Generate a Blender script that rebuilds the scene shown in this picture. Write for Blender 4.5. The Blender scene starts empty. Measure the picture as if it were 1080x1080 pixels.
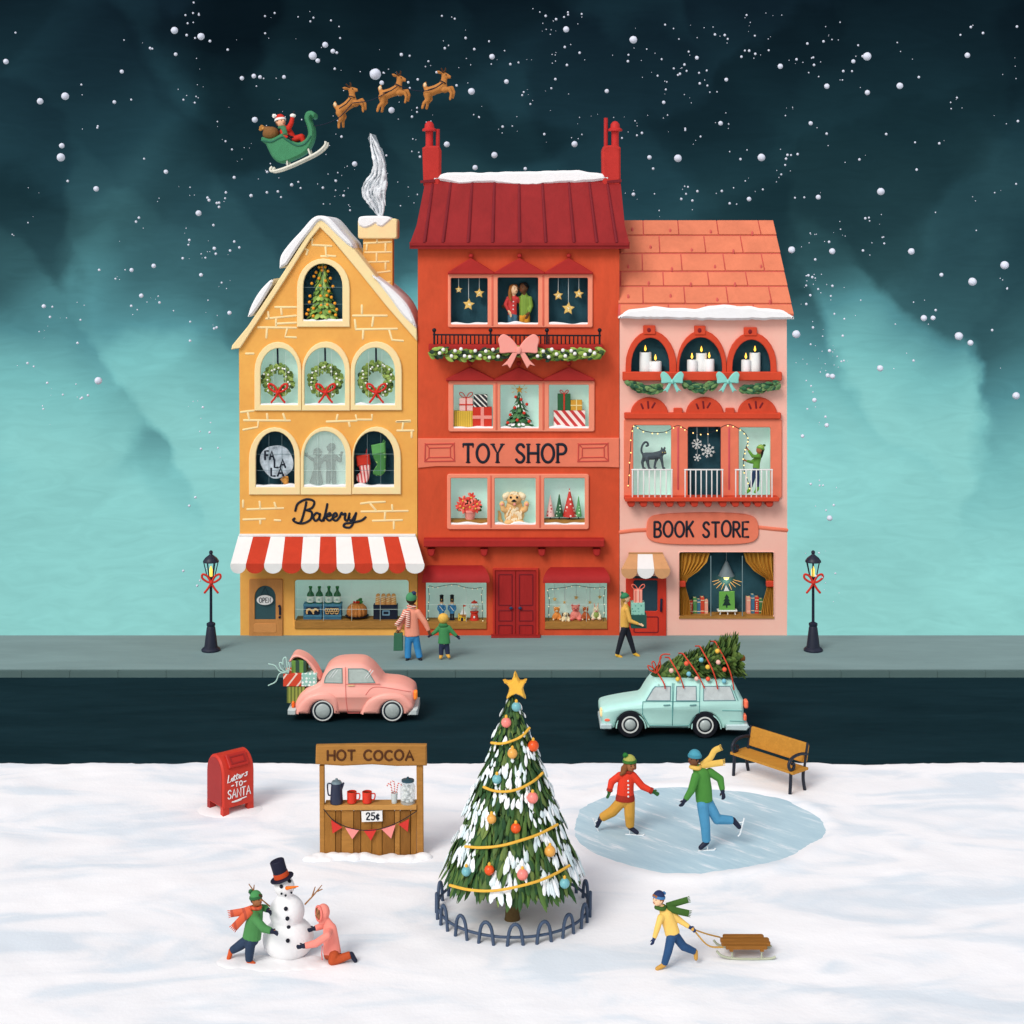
import bpy, bmesh, math, random
from mathutils import Vector, Matrix, noise as mnoise
from mathutils.geometry import tessellate_polygon
random.seed(11)
rad = math.radians
PI = math.pi
# ---------------------------------------------------------------- camera, sky, sun, exposure
SC = bpy.context.scene
COL = SC.collection
FPX = 1620.0          # focal length in units of a 1080 wide picture
CAM_D = 40.0          # metres from the camera to the shop fronts (y = 0)
CAM_H = 10.2
HORIZON = 257.0
EXPOSURE = 0.06
GAIN = 2.0 ** EXPOSURE
cd = bpy.data.cameras.new('camera')
cam = bpy.data.objects.new('camera', cd)
COL.objects.link(cam)
cam.location = (0, -CAM_D, CAM_H)
cam.rotation_euler = (rad(90), 0, 0)
cd.sensor_width = 36
cd.lens = 36 * FPX / 1080
cd.shift_y = -(540 - HORIZON) / 1080
cd.clip_end = 2000
cd.clip_start = 0.1
SC.camera = cam
SC.view_settings.view_transform = 'Standard'
SC.view_settings.look = 'None'
SC.view_settings.exposure = EXPOSURE
SC.view_settings.gamma = 1
SC.view_settings.use_curve_mapping = False
SC.render.engine = 'CYCLES'
SC.cycles.max_bounces = 6
SC.cycles.transparent_max_bounces = 24
def s2l(c):
	c = c / 255.0
	return c / 12.92 if c <= 0.04045 else ((c + 0.055) / 1.055) ** 2.4
def lin(rgb, k=1.0):
	return tuple(s2l(v) * k for v in rgb)
sd = bpy.data.lights.new('sun', 'SUN')
sd.energy = 1.7
sd.angle = rad(24)
sd.color = (1.0, 0.98, 0.945)
sun = bpy.data.objects.new('sun', sd)
COL.objects.link(sun)
sun.location = (-10, -20, 30)
sun.rotation_euler = (rad(48), 0, rad(-34))
def make_world():
	w = bpy.data.worlds.new('World')
	SC.world = w
	w.use_nodes = True
	nt = w.node_tree
	N, L = nt.nodes, nt.links
	N.clear()
	out = N.new('ShaderNodeOutputWorld')
	tc = N.new('ShaderNodeTexCoord')
	sep = N.new('ShaderNodeSeparateXYZ')
	L.new(tc.outputs['Generated'], sep.inputs[0])
	def noise(scale, mapping, detail, dist):
		mp = N.new('ShaderNodeMapping')
		mp.inputs['Scale'].default_value = mapping
		mp.inputs['Rotation'].default_value = (0, rad(22), 0)
		L.new(tc.outputs['Generated'], mp.inputs[0])
		n = N.new('ShaderNodeTexNoise')
		n.inputs['Scale'].default_value = scale
		n.inputs['Detail'].default_value = detail
		n.inputs['Roughness'].default_value = 0.55
		n.inputs['Distortion'].default_value = dist
		L.new(mp.outputs[0], n.inputs['Vector'])
		return n.outputs['Fac']
	def math_(op, a, b):
		m = N.new('ShaderNodeMath'); m.operation = op
		for i, v in enumerate((a, b)):
			if isinstance(v, (int, float)): m.inputs[i].default_value = v
			else: L.new(v, m.inputs[i])
		return m.outputs[0]
	def strokes(scale, ang, stretch, warp):
		"""broad brush-like patches of tone: warped, stretched cells"""
		m0 = N.new('ShaderNodeMapping'); m0.inputs['Rotation'].default_value = (0, rad(ang), 0)
		L.new(tc.outputs['Generated'], m0.inputs[0])
		wn = N.new('ShaderNodeTexNoise'); wn.inputs['Scale'].default_value = 14; wn.inputs['Detail'].default_value = 5
		L.new(tc.outputs['Generated'], wn.inputs['Vector'])
		sc = N.new('ShaderNodeVectorMath'); sc.operation = 'SCALE'; sc.inputs['Scale'].default_value = warp
		L.new(wn.outputs['Color'], sc.inputs[0])
		ad = N.new('ShaderNodeVectorMath'); ad.operation = 'ADD'
		L.new(m0.outputs[0], ad.inputs[0]); L.new(sc.outputs[0], ad.inputs[1])
		m1 = N.new('ShaderNodeMapping'); m1.inputs['Scale'].default_value = (stretch, 0.3, 1)
		L.new(ad.outputs[0], m1.inputs[0])
		v = N.new('ShaderNodeTexVoronoi'); v.feature = 'SMOOTH_F1'; v.inputs['Scale'].default_value = scale; v.inputs['Smoothness'].default_value = 0.22
		L.new(m1.outputs[0], v.inputs['Vector'])
		bw = N.new('ShaderNodeRGBToBW'); L.new(v.outputs['Color'], bw.inputs[0])
		return bw.outputs[0]
	n1 = noise(5.0, (1.0, 1, 1.1), 2.0, 0.8)
	s1 = strokes(12.0, 24, 0.42, 0.075)
	s2 = strokes(15.0, -60, 0.42, 0.07)
	n3 = noise(80.0, (0.35, 1, 1.6), 5.0, 1.5)
	h = math_('ADD', sep.outputs['Z'], math_('MULTIPLY', math_('SUBTRACT', n1, 0.5), 0.16))
	h = math_('ADD', h, math_('MULTIPLY', math_('SUBTRACT', s2, 0.5), 0.10))
	mr = N.new('ShaderNodeMapRange')
	mr.inputs['From Min'].default_value = -0.26
	mr.inputs['From Max'].default_value = 0.16
	L.new(h, mr.inputs['Value'])
	ramp = N.new('ShaderNodeValToRGB')
	stops = [(0.0, (146, 211, 206)), (0.26, (140, 206, 203)), (0.35, (122, 190, 190)), (0.43, (86, 145, 152)),
			 (0.51, (58, 100, 107)), (0.61, (43, 77, 85)), (0.74, (31, 60, 69)), (0.87, (22, 44, 53)), (1.0, (14, 29, 38))]
	el = ramp.color_ramp.elements
	el[0].position, el[0].color = stops[0][0], (*lin(stops[0][1]), 1)
	el[1].position, el[1].color = stops[-1][0], (*lin(stops[-1][1]), 1)
	for p, c in stops[1:-1]:
		e = el.new(p); e.color = (*lin(c), 1)
	L.new(mr.outputs[0], ramp.inputs[0])
	hsv = N.new('ShaderNodeHueSaturation')
	L.new(ramp.outputs[0], hsv.inputs['Color'])
	# the strokes show in the dark upper sky, the low sky is even
	amp = N.new('ShaderNodeMapRange'); amp.inputs['From Min'].default_value = 0.3; amp.inputs['From Max'].default_value = 0.55
	amp.inputs['To Min'].default_value = 0.12; amp.inputs['To Max'].default_value = 1.05
	L.new(mr.outputs[0], amp.inputs['Value'])
	val = math_('ADD', 1.0, math_('MULTIPLY', math_('SUBTRACT', s1, 0.5), amp.outputs[0]))
	val = math_('MULTIPLY', val, math_('ADD', 0.86, math_('MULTIPLY', n3, 0.28)))
	L.new(val, hsv.inputs['Value'])
	night = N.new('ShaderNodeBackground')
	night.inputs['Strength'].default_value = 1.0 / GAIN
	L.new(hsv.outputs[0], night.inputs['Color'])
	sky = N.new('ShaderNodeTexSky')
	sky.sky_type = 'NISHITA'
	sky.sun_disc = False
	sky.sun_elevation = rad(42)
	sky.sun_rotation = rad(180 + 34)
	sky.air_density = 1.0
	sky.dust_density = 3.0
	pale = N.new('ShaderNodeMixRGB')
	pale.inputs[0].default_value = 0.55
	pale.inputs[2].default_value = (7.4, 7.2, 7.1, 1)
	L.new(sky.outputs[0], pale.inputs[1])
	fill_sky = N.new('ShaderNodeBackground')  # out-of-view pale sky, added as soft fill from behind and above the camera
	fill_sky.inputs['Strength'].default_value = 0.12
	L.new(pale.outputs[0], fill_sky.inputs['Color'])
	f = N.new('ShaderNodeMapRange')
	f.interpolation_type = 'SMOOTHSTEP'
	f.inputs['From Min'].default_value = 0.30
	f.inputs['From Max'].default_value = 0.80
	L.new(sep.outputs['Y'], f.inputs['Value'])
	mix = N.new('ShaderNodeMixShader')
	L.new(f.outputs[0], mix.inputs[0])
	L.new(fill_sky.outputs[0], mix.inputs[1])
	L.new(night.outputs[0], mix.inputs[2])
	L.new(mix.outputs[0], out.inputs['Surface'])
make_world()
# ---------------------------------------------------------------- picture units to metres
def W(px, py, Y, dy=0.0):
	"""point of the vertical plane y = Y seen at (px, py), moved dy metres in depth"""
	d = CAM_D + Y
	return Vector(((px - 540) * d / FPX, Y + dy, CAM_H - (py - HORIZON) * d / FPX))
def WD(px, py, Y, dy=0.0):
	return W(px, py, Y + dy)
def M_(px, Y):
	return px * (CAM_D + Y) / FPX
def gy(py, z=0.0):
	return (CAM_H - z) * FPX / (py - HORIZON) - CAM_D
def zoomed(pts, x0, y0, k):
	return [(x0 + p[0] / k, y0 + p[1] / k) for p in pts]
# ---------------------------------------------------------------- materials
_mats = {}
def paint(rgb, rough=0.72, var=0.09, sc=2.2, bump=0.0, stretch=(1, 1, 1), spec=0.3, fine=True):
	key = ('p', tuple(rgb), rough, var, sc, bump, stretch, spec)
	if key in _mats: return _mats[key]
	m = bpy.data.materials.new('paint_%02x%02x%02x' % tuple(int(v) for v in rgb))
	m.use_nodes = True
	nt = m.node_tree; N, L = nt.nodes, nt.links
	b = N['Principled BSDF']
	b.inputs['Roughness'].default_value = rough
	b.inputs['Specular IOR Level'].default_value = spec * 0.7
	tc = N.new('ShaderNodeTexCoord')
	mp = N.new('ShaderNodeMapping'); mp.inputs['Scale'].default_value = stretch
	L.new(tc.outputs['Object'], mp.inputs[0])
	n1 = N.new('ShaderNodeTexNoise')
	n1.inputs['Scale'].default_value = sc; n1.inputs['Detail'].default_value = 5; n1.inputs['Distortion'].default_value = 1.0
	L.new(mp.outputs[0], n1.inputs['Vector'])
	n2 = N.new('ShaderNodeTexNoise')
	n2.inputs['Scale'].default_value = sc * 9; n2.inputs['Detail'].default_value = 3
	L.new(mp.outputs[0], n2.inputs['Vector'])
	ad = N.new('ShaderNodeMath'); ad.operation = 'MULTIPLY_ADD'
	L.new(n2.outputs['Fac'], ad.inputs[0]); ad.inputs[1].default_value = 0.35
	L.new(n1.outputs['Fac'], ad.inputs[2])
	mr = N.new('ShaderNodeMapRange')
	mr.inputs['From Min'].default_value = 0.38; mr.inputs['From Max'].default_value = 0.98
	L.new(ad.outputs[0], mr.inputs['Value'])
	mx = N.new('ShaderNodeMixRGB')
	c = lin(rgb)
	mx.inputs[1].default_value = (*[v * (1 - var) for v in c], 1)
	mx.inputs[2].default_value = (*[min(0.86, v * (1 + var) + 0.01 * var) for v in c], 1)
	L.new(mr.outputs[0], mx.inputs[0])
	L.new(mx.outputs[0], b.inputs['Base Color'])
	if bump:
		bp = N.new('ShaderNodeBump'); bp.inputs['Strength'].default_value = bump; bp.inputs['Distance'].default_value = 0.05
		L.new(ad.outputs[0], bp.inputs['Height'])
		L.new(bp.outputs[0], b.inputs['Normal'])
	_mats[key] = m
	return m
def leafy(cols, rough=0.7):
	"""each leaf takes one of several greens"""
	key = ('l', tuple(cols))
	if key in _mats: return _mats[key]
	m = bpy.data.materials.new('leaves')
	m.use_nodes = True
	nt = m.node_tree; N, L = nt.nodes, nt.links
	b = N['Principled BSDF']; b.inputs['Roughness'].default_value = rough
	b.inputs['Specular IOR Level'].default_value = 0.25
	g = N.new('ShaderNodeNewGeometry')
	r = N.new('ShaderNodeValToRGB')
	r.color_ramp.interpolation = 'LINEAR'
	el = r.color_ramp.elements
	n = len(cols)
	el[0].color = (*lin(cols[0]), 1); el[1].color = (*lin(cols[-1]), 1)
	for i in range(1, n - 1):
		e = el.new(i / (n - 1)); e.color = (*lin(cols[i]), 1)
	L.new(g.outputs['Random Per Island'], r.inputs[0])
	L.new(r.outputs[0], b.inputs['Base Color'])
	_mats[key] = m
	return m
def striped(c1, c2, angle=0.0, period=0.2, duty=0.5, soft=0.02, axis='XZ', rough=0.65):
	"""stripes across the x-z face of a thing"""
	key = ('s', tuple(c1), tuple(c2), angle, period, duty, axis)
	if key in _mats: return _mats[key]
	m = bpy.data.materials.new('stripes')
	m.use_nodes = True
	nt = m.node_tree; N, L = nt.nodes, nt.links
	b = N['Principled BSDF']; b.inputs['Roughness'].default_value = rough
	tc = N.new('ShaderNodeTexCoord'); sp = N.new('ShaderNodeSeparateXYZ')
	L.new(tc.outputs['Object'], sp.inputs[0])
	a = rad(angle)
	def mt(op, x, y):
		n = N.new('ShaderNodeMath'); n.operation = op
		for i, v in enumerate((x, y)):
			if isinstance(v, (int, float)): n.inputs[i].default_value = v
			else: L.new(v, n.inputs[i])
		return n.outputs[0]
	u = mt('ADD', sp.outputs['X'], mt('MULTIPLY', sp.outputs['Y'], 0.6))
	t = mt('ADD', mt('MULTIPLY', u, math.cos(a) / period), mt('MULTIPLY', sp.outputs['Z'], math.sin(a) / period))
	t = mt('ADD', t, 100.13)
	fr = mt('FRACT', t, 0)
	gt = mt('GREATER_THAN', fr, duty)
	mx = N.new('ShaderNodeMixRGB')
	mx.inputs[1].default_value = (*lin(c1), 1); mx.inputs[2].default_value = (*lin(c2), 1)
	L.new(gt, mx.inputs[0]); L.new(mx.outputs[0], b.inputs['Base Color'])
	_mats[key] = m
	return m
def dotted(c1, c2, scale=9.0, size=0.32):
	key = ('d', tuple(c1), tuple(c2), scale, size)
	if key in _mats: return _mats[key]
	m = bpy.data.materials.new('dots')
	m.use_nodes = True
	nt = m.node_tree; N, L = nt.nodes, nt.links
	b = N['Principled BSDF']; b.inputs['Roughness'].default_value = 0.65
	tc = N.new('ShaderNodeTexCoord')
	v = N.new('ShaderNodeTexVoronoi'); v.inputs['Scale'].default_value = scale; v.inputs['Randomness'].default_value = 0.35
	L.new(tc.outputs['Object'], v.inputs['Vector'])
	lt = N.new('ShaderNodeMath'); lt.operation = 'LESS_THAN'; lt.inputs[1].default_value = size
	L.new(v.outputs['Distance'], lt.inputs[0])
	mx = N.new('ShaderNodeMixRGB')
	mx.inputs[1].default_value = (*lin(c1), 1); mx.inputs[2].default_value = (*lin(c2), 1)
	L.new(lt.outputs[0], mx.inputs[0]); L.new(mx.outputs[0], b.inputs['Base Color'])
	_mats[key] = m
	return m
def glow(rgb, strength):
	key = ('g', tuple(rgb), strength)
	if key in _mats: return _mats[key]
	m = bpy.data.materials.new('light_source')
	m.use_nodes = True
	b = m.node_tree.nodes['Principled BSDF']
	b.inputs['Base Color'].default_value = (*lin(rgb), 1)
	b.inputs['Emission Color'].default_value = (*lin(rgb), 1)
	b.inputs['Emission Strength'].default_value = strength
	_mats[key] = m
	return m
def clear_glass():
	key = 'clear'
	if key in _mats: return _mats[key]
	m = bpy.data.materials.new('clear_glass')
	m.use_nodes = True
	nt = m.node_tree; nt.nodes.clear()
	o = nt.nodes.new('ShaderNodeOutputMaterial'); t = nt.nodes.new('ShaderNodeBsdfTransparent')
	t.inputs['Color'].default_value = (0.98, 0.99, 0.985, 1)
	nt.links.new(t.outputs[0], o.inputs['Surface'])
	_mats[key] = m
	return m
def misty(rgb, alpha, rough=0.6, noise_scale=0.0):
	"""partly see-through (frosted glass, smoke)"""
	key = ('m', tuple(rgb), alpha, noise_scale)
	if key in _mats: return _mats[key]
	m = bpy.data.materials.new('misty')
	m.use_nodes = True
	nt = m.node_tree; N, L = nt.nodes, nt.links
	b = N['Principled BSDF']
	b.inputs['Base Color'].default_value = (*lin(rgb), 1)
	b.inputs['Roughness'].default_value = rough
	b.inputs['Alpha'].default_value = alpha
	if noise_scale:
		tc = N.new('ShaderNodeTexCoord'); n = N.new('ShaderNodeTexNoise'); n.inputs['Scale'].default_value = noise_scale
		n.inputs['Detail'].default_value = 4
		L.new(tc.outputs['Object'], n.inputs['Vector'])
		mr = N.new('ShaderNodeMapRange'); mr.inputs['From Min'].default_value = 0.35; mr.inputs['From Max'].default_value = 0.65
		mr.inputs['To Min'].default_value = alpha * 0.35; mr.inputs['To Max'].default_value = min(1, alpha * 1.4)
		L.new(n.outputs['Fac'], mr.inputs['Value']); L.new(mr.outputs[0], b.inputs['Alpha'])
	_mats[key] = m
	return m
# ---------------------------------------------------------------- mesh building
def cr(pts, n=6, closed=False):
	"""smooth curve through points (Catmull-Rom); points are tuples or Vectors"""
	P = [Vector(p) if len(p) == 3 else Vector((p[0], p[1], 0)) for p in pts]
	two = len(pts[0]) == 2
	out = []
	m = len(P)
	for i in range(m if closed else m - 1):
		p0 = P[(i - 1) % m] if closed or i > 0 else P[0] * 2 - P[1]
		p1 = P[i]; p2 = P[(i + 1) % m]
		p3 = P[(i + 2) % m] if closed or i + 2 < m else P[-1] * 2 - P[-2]
		for k in range(n):
			t = k / n
			out.append(0.5 * ((2 * p1) + (p2 - p0) * t + (2 * p0 - 5 * p1 + 4 * p2 - p3) * t * t + (3 * p1 - p0 - 3 * p2 + p3) * t ** 3))
	if not closed: out.append(P[-1])
	return [(v.x, v.y) for v in out] if two else out
def area2(lp):
	return sum(lp[i][0] * lp[(i + 1) % len(lp)][1] - lp[(i + 1) % len(lp)][0] * lp[i][1] for i in range(len(lp))) / 2
def inset(lp, d):
	"""move a closed loop inwards by d (outwards when d < 0)"""
	s = 1 if area2(lp) > 0 else -1
	n = len(lp); out = []
	for i in range(n):
		a = Vector(lp[i - 1]); b = Vector(lp[i]); c = Vector(lp[(i + 1) % n])
		e1 = (b - a); e2 = (c - b)
		if e1.length < 1e-9 or e2.length < 1e-9:
			out.append((b.x, b.y)); continue
		e1.normalize(); e2.normalize()
		n1 = Vector((-e1.y, e1.x)) * s; n2 = Vector((-e2.y, e2.x)) * s
		nn = n1 + n2
		if nn.length < 1e-6: nn = n1.copy()
		nn.normalize()
		k = d / max(0.5, nn.dot(n1))
		out.append((b.x + nn.x * k, b.y + nn.y * k))
	return out
def arc(cx, cy, rx, ry, a0, a1, n=12):
	return [(cx + rx * math.cos(rad(a0 + (a1 - a0) * i / n)), cy + ry * math.sin(rad(a0 + (a1 - a0) * i / n))) for i in range(n + 1)]
def rect(x0, y0, x1, y1):
	return [(x0, y0), (x1, y0), (x1, y1), (x0, y1)]
def rrect(x0, y0, x1, y1, r, n=4):
	return arc(x0 + r, y0 + r, r, r, 180, 270, n) + arc(x1 - r, y0 + r, r, r, 270, 360, n) + arc(x1 - r, y1 - r, r, r, 0, 90, n) + arc(x0 + r, y1 - r, r, r, 90, 180, n)
def ell(cx, cy, rx, ry, n=24):
	return [(cx + rx * math.cos(2 * PI * i / n), cy + ry * math.sin(2 * PI * i / n)) for i in range(n)]
def arch(x0, top, x1, bot, rise=None, n=14, power=2.0):
	"""a round-headed opening, picture units (y down)"""
	cx, rx = (x0 + x1) / 2, (x1 - x0) / 2
	rise = rise or rx
	pts = []
	for i in range(n + 1):
		a = PI - PI * i / n
		c, s = math.cos(a), math.sin(a)
		pts.append((cx + rx * math.copysign(abs(c) ** (2 / power), c), top + rise - rise * abs(s) ** (2 / power)))
	return pts + [(x1, bot), (x0, bot)]
def star(cx, cy, r, k=0.45, n=5, rot=0.0):
	out = []
	for i in range(2 * n):
		a = -PI / 2 + rot + PI * i / n
		q = r if i % 2 == 0 else r * k
		out.append((cx + q * math.cos(a), cy + q * math.sin(a)))
	return out
class MB:
	def __init__(s):
		s.v = []; s.f = []; s.mi = []; s.m = 0
	def add(s, vs, fs, m=None):
		o = len(s.v)
		s.v += [Vector(v) for v in vs]
		mm = s.m if m is None else m
		for f in fs:
			s.f.append(tuple(i + o for i in f)); s.mi.append(mm)
		return s
	def slab(s, loops, to3, depth, b=0.0, rings=None, m=None, back=True):
		"""a plate: loops of (a, b) with holes, to3(a, b, t) gives the point t metres behind the front"""
		if rings is None:
			rings = [(b, 0.0), (0.0, b * 1.0), (0.0, depth)] if b > 0 else [(0.0, 0.0), (0.0, depth)]
		vs = []; fs = []
		starts = []
		for li, lp in enumerate(loops):
			if abs(area2(lp)) < 1e-12: continue
			per = []
			for (d, t) in rings:
				ring = inset(lp, d if li == 0 else -d) if d else lp
				per.append(len(vs)); vs += [to3(p[0], p[1], t) for p in ring]
			n = len(lp)
			for k in range(len(rings) - 1):
				for i in range(n):
					j = (i + 1) % n
					fs.append((per[k] + i, per[k] + j, per[k + 1] + j, per[k + 1] + i))
			starts.append((per, n))
		for which in ((0, -1) if back else (0,)):
			d = rings[which][0]
			polys = [[Vector((p[0], p[1], 0)) for p in (inset(lp, d if li == 0 else -d) if d else lp)] for li, lp in enumerate(loops)]
			idx = []
			for (per, n) in starts: idx += [per[which] + i for i in range(n)]
			for t in tessellate_polygon(polys):
				if len(set(t)) == 3: fs.append(tuple(idx[i] for i in t))
		return s.add(vs, fs, m)
	def plate(s, loops, Y, depth, b=0.0, m=None, rings=None, plane=None):
		"""plate with its outline given in the picture at plane y = Y"""
		if loops and not isinstance(loops[0][0], (tuple, list)): loops = [loops]
		pl = Y if plane is None else plane
		k = FPX / (CAM_D + pl)
		def to3(a, c, t):
			p = W(a, c, pl); p.y = Y + t; return p
		if b: bb = b
		r = rings
		if r is None:
			r = [(b * k, 0.0), (0.0, b), (0.0, depth)] if b else None
		else:
			r = [(q[0] * k, q[1]) for q in r]
		return s.slab(loops, to3, depth, 0.0, r, m)
	def boxpx(s, x0, y0, x1, y1, Y, depth, b=0.0, m=None):
		return s.plate([rect(x0, y0, x1, y1)], Y, depth, b, m)
	def box(s, c, size, rot=None, m=None):
		c = Vector(c); x, y, z = (q / 2 for q in size)
		vs = [Vector((a * x, b * y, d * z)) for a in (-1, 1) for b in (-1, 1) for d in (-1, 1)]
		if rot: vs = [rot @ v for v in vs]
		return s.add([c + v for v in vs], [(0, 1, 3, 2), (4, 6, 7, 5), (0, 4, 5, 1), (2, 3, 7, 6), (0, 2, 6, 4), (1, 5, 7, 3)], m)
	def sweep(s, pts, sec, normal=None, m=None, closed=False, scale=None):
		"""sweep a section (list of (side, normal) offsets) along points"""
		P = [Vector(p) for p in pts]; n = len(P); k = len(sec)
		vs = []
		up = Vector(normal) if normal is not None else None
		last = None
		for i in range(n):
			a = P[i - 1] if (i > 0 or closed) else P[i]; c = P[(i + 1) % n] if (i < n - 1 or closed) else P[i]
			t = (c - a)
			if t.length < 1e-9: t = Vector((0, 0, 1))
			t.normalize()
			if up is not None:
				sd = t.cross(up)
				if sd.length < 1e-6: sd = last or Vector((1, 0, 0))
				sd.normalize(); nn = sd.cross(t)
			else:
				if last is None:
					q = Vector((0, 0, 1)) if abs(t.z) < 0.9 else Vector((1, 0, 0))
					sd = t.cross(q).normalized()
				else:
					sd = (last - t * last.dot(t))
					sd = sd.normalized() if sd.length > 1e-6 else t.orthogonal().normalized()
				nn = sd.cross(t)
			last = sd
			w = scale[i] if scale else 1.0
			vs += [P[i] + sd * (u * w) + nn * (v * w) for u, v in sec]
		fs = []
		for i in range(n if closed else n - 1):
			i2 = (i + 1) % n
			for j in range(k):
				j2 = (j + 1) % k
				fs.append((i * k + j, i * k + j2, i2 * k + j2, i2 * k + j))
		if not closed:
			fs.append(tuple(range(k))[::-1]); fs.append(tuple((n - 1) * k + j for j in range(k)))
		return s.add(vs, fs, m)
	def tube(s, pts, r, n=8, m=None, closed=False, flat=1.0, normal=None):
		sc = None
		if isinstance(r, (list, tuple)):
			sc = list(r); r = 1.0
		sec = [(r * math.cos(2 * PI * i / n), r * flat * math.sin(2 * PI * i / n)) for i in range(n)]
		return s.sweep(pts, sec, normal, m, closed, sc)
	def strokes(s, lines, Y, w, thick=0.012, m=None, to3=None, normal=(0, -1, 0), n=6, taper=False):
		"""painted lines of width w (picture units at plane Y, or metres with to3)"""
		for ln in lines:
			if to3 is None: P = [W(a, c, Y) for a, c in ln]; ww = M_(w, Y) / 2
			else: P = [to3(a, c) for a, c in ln]; ww = w / 2
			Q = [P[0]]
			for p in P[1:]:
				if (p - Q[-1]).length > 1e-4: Q.append(p)
			if len(Q) < 2: continue
			d0 = (Q[0] - Q[1]).normalized() * ww * 0.6; d1 = (Q[-1] - Q[-2]).normalized() * ww * 0.6
			Q = [Q[0] + d0] + Q + [Q[-1] + d1]
			scl = [0.55] + [1.0] * (len(Q) - 2) + [0.55]
			if taper: scl = [0.4 + 0.6 * math.sin(PI * (i + 0.5) / len(Q)) for i in range(len(Q))]
			sec = [(ww * math.cos(2 * PI * i / n), thick * math.sin(2 * PI * i / n)) for i in range(n)]
			s.sweep(Q, sec, normal, m, False, scl)
		return s
	def ell(s, c, r, rot=None, seg=14, rings=9, m=None):
		c = Vector(c)
		if not isinstance(r, (tuple, list)): r = (r, r, r)
		vs = [Vector((0, 0, r[2]))]
		for i in range(1, rings):
			a = PI * i / rings
			for j in range(seg):
				b = 2 * PI * j / seg
				vs.append(Vector((r[0] * math.sin(a) * math.cos(b), r[1] * math.sin(a) * math.sin(b), r[2] * math.cos(a))))
		vs.append(Vector((0, 0, -r[2])))
		fs = []
		for j in range(seg): fs.append((0, 1 + j, 1 + (j + 1) % seg))
		for i in range(rings - 2):
			for j in range(seg):
				a = 1 + i * seg + j; b = 1 + i * seg + (j + 1) % seg
				fs.append((a, a + seg, b + seg, b))
		e = len(vs) - 1; o = 1 + (rings - 2) * seg
		for j in range(seg): fs.append((e, o + (j + 1) % seg, o + j))
		if rot: vs = [rot @ v for v in vs]
		return s.add([c + v for v in vs], fs, m)
	def lathe(s, base, prof, n=20, rot=None, m=None, sy=1.0):
		base = Vector(base); vs = []; fs = []
		for r, z in prof:
			for j in range(n):
				a = 2 * PI * j / n
				vs.append(Vector((r * math.cos(a), r * sy * math.sin(a), z)))
		for i in range(len(prof) - 1):
			for j in range(n):
				j2 = (j + 1) % n
				fs.append((i * n + j, i * n + j2, (i + 1) * n + j2, (i + 1) * n + j))
		fs.append(tuple(range(n))[::-1]); fs.append(tuple((len(prof) - 1) * n + j for j in range(n)))
		if rot: vs = [rot @ v for v in vs]
		return s.add([base + v for v in vs], fs, m)
	def capsule(s, a, ra, b, rb, n=12, sy=1.0, flat=False, m=None):
		a, b = Vector(a), Vector(b); ax = b - a; Lg = ax.length
		if Lg < 1e-6: return s.ell(a, (ra, ra * sy, ra), m=m)
		prof = [(ra * math.cos(q), -ra * math.sin(q)) for q in (1.45, 1.1, 0.75, 0.4)] + [(ra, 0), (rb, Lg)]
		if not flat: prof += [(rb * math.cos(q), Lg + rb * math.sin(q)) for q in (0.4, 0.75, 1.1, 1.45)]
		q = Vector((0, 0, 1)).rotation_difference(ax.normalized()).to_matrix()
		o = len(s.v)
		s.lathe((0, 0, 0), prof, n, q, m)
		for i in range(o, len(s.v)):
			v = s.v[i]
			if sy != 1.0:
				t = max(-0.2, min(1.2, v.dot(ax) / (Lg * Lg)))
				yc = ax.y * t
				v = Vector((v.x, yc + (v.y - yc) * sy, v.z))
			s.v[i] = v + a
		return s
	def chain(s, pts, n=12, sy=1.0, flat=False, m=None):
		for i in range(len(pts) - 1):
			(a, ra), (b, rb) = pts[i], pts[i + 1]
			s.capsule(a, ra, b, rb, n, sy, flat and i == len(pts) - 2, m)
		return s
	def spindle(s, a, b, w, t=None, normal=None, m=None, mid=0.55, k=6):
		"""a closed leaf or needle bundle from a to b"""
		a, b = Vector(a), Vector(b); ax = b - a
		if ax.length < 1e-6: return s
		q = ax.normalized()
		nr = Vector(normal) if normal is not None else Vector((0, -1, 0))
		sd = q.cross(nr)
		if sd.length < 1e-4: sd = q.orthogonal()
		sd.normalize(); nn = sd.cross(q)
		t = w * 0.35 if t is None else t
		vs = [a]
		for f, q_ in ((mid * .35, .62), (mid, 1.0), (mid + (1 - mid) * .6, .72)):
			c = a + ax * f
			vs += [c + sd * (w * q_ * math.cos(2 * PI * i / k)) + nn * (t * q_ * math.sin(2 * PI * i / k)) for i in range(k)]
		vs.append(b)
		fs = []
		for i in range(k):
			j = (i + 1) % k
			fs += [(0, 1 + j, 1 + i), (3 * k + 1, 2 * k + 1 + i, 2 * k + 1 + j)]
			fs += [(1 + i, 1 + j, k + 1 + j, k + 1 + i), (k + 1 + i, k + 1 + j, 2 * k + 1 + j, 2 * k + 1 + i)]
		return s.add(vs, fs, m)
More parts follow.
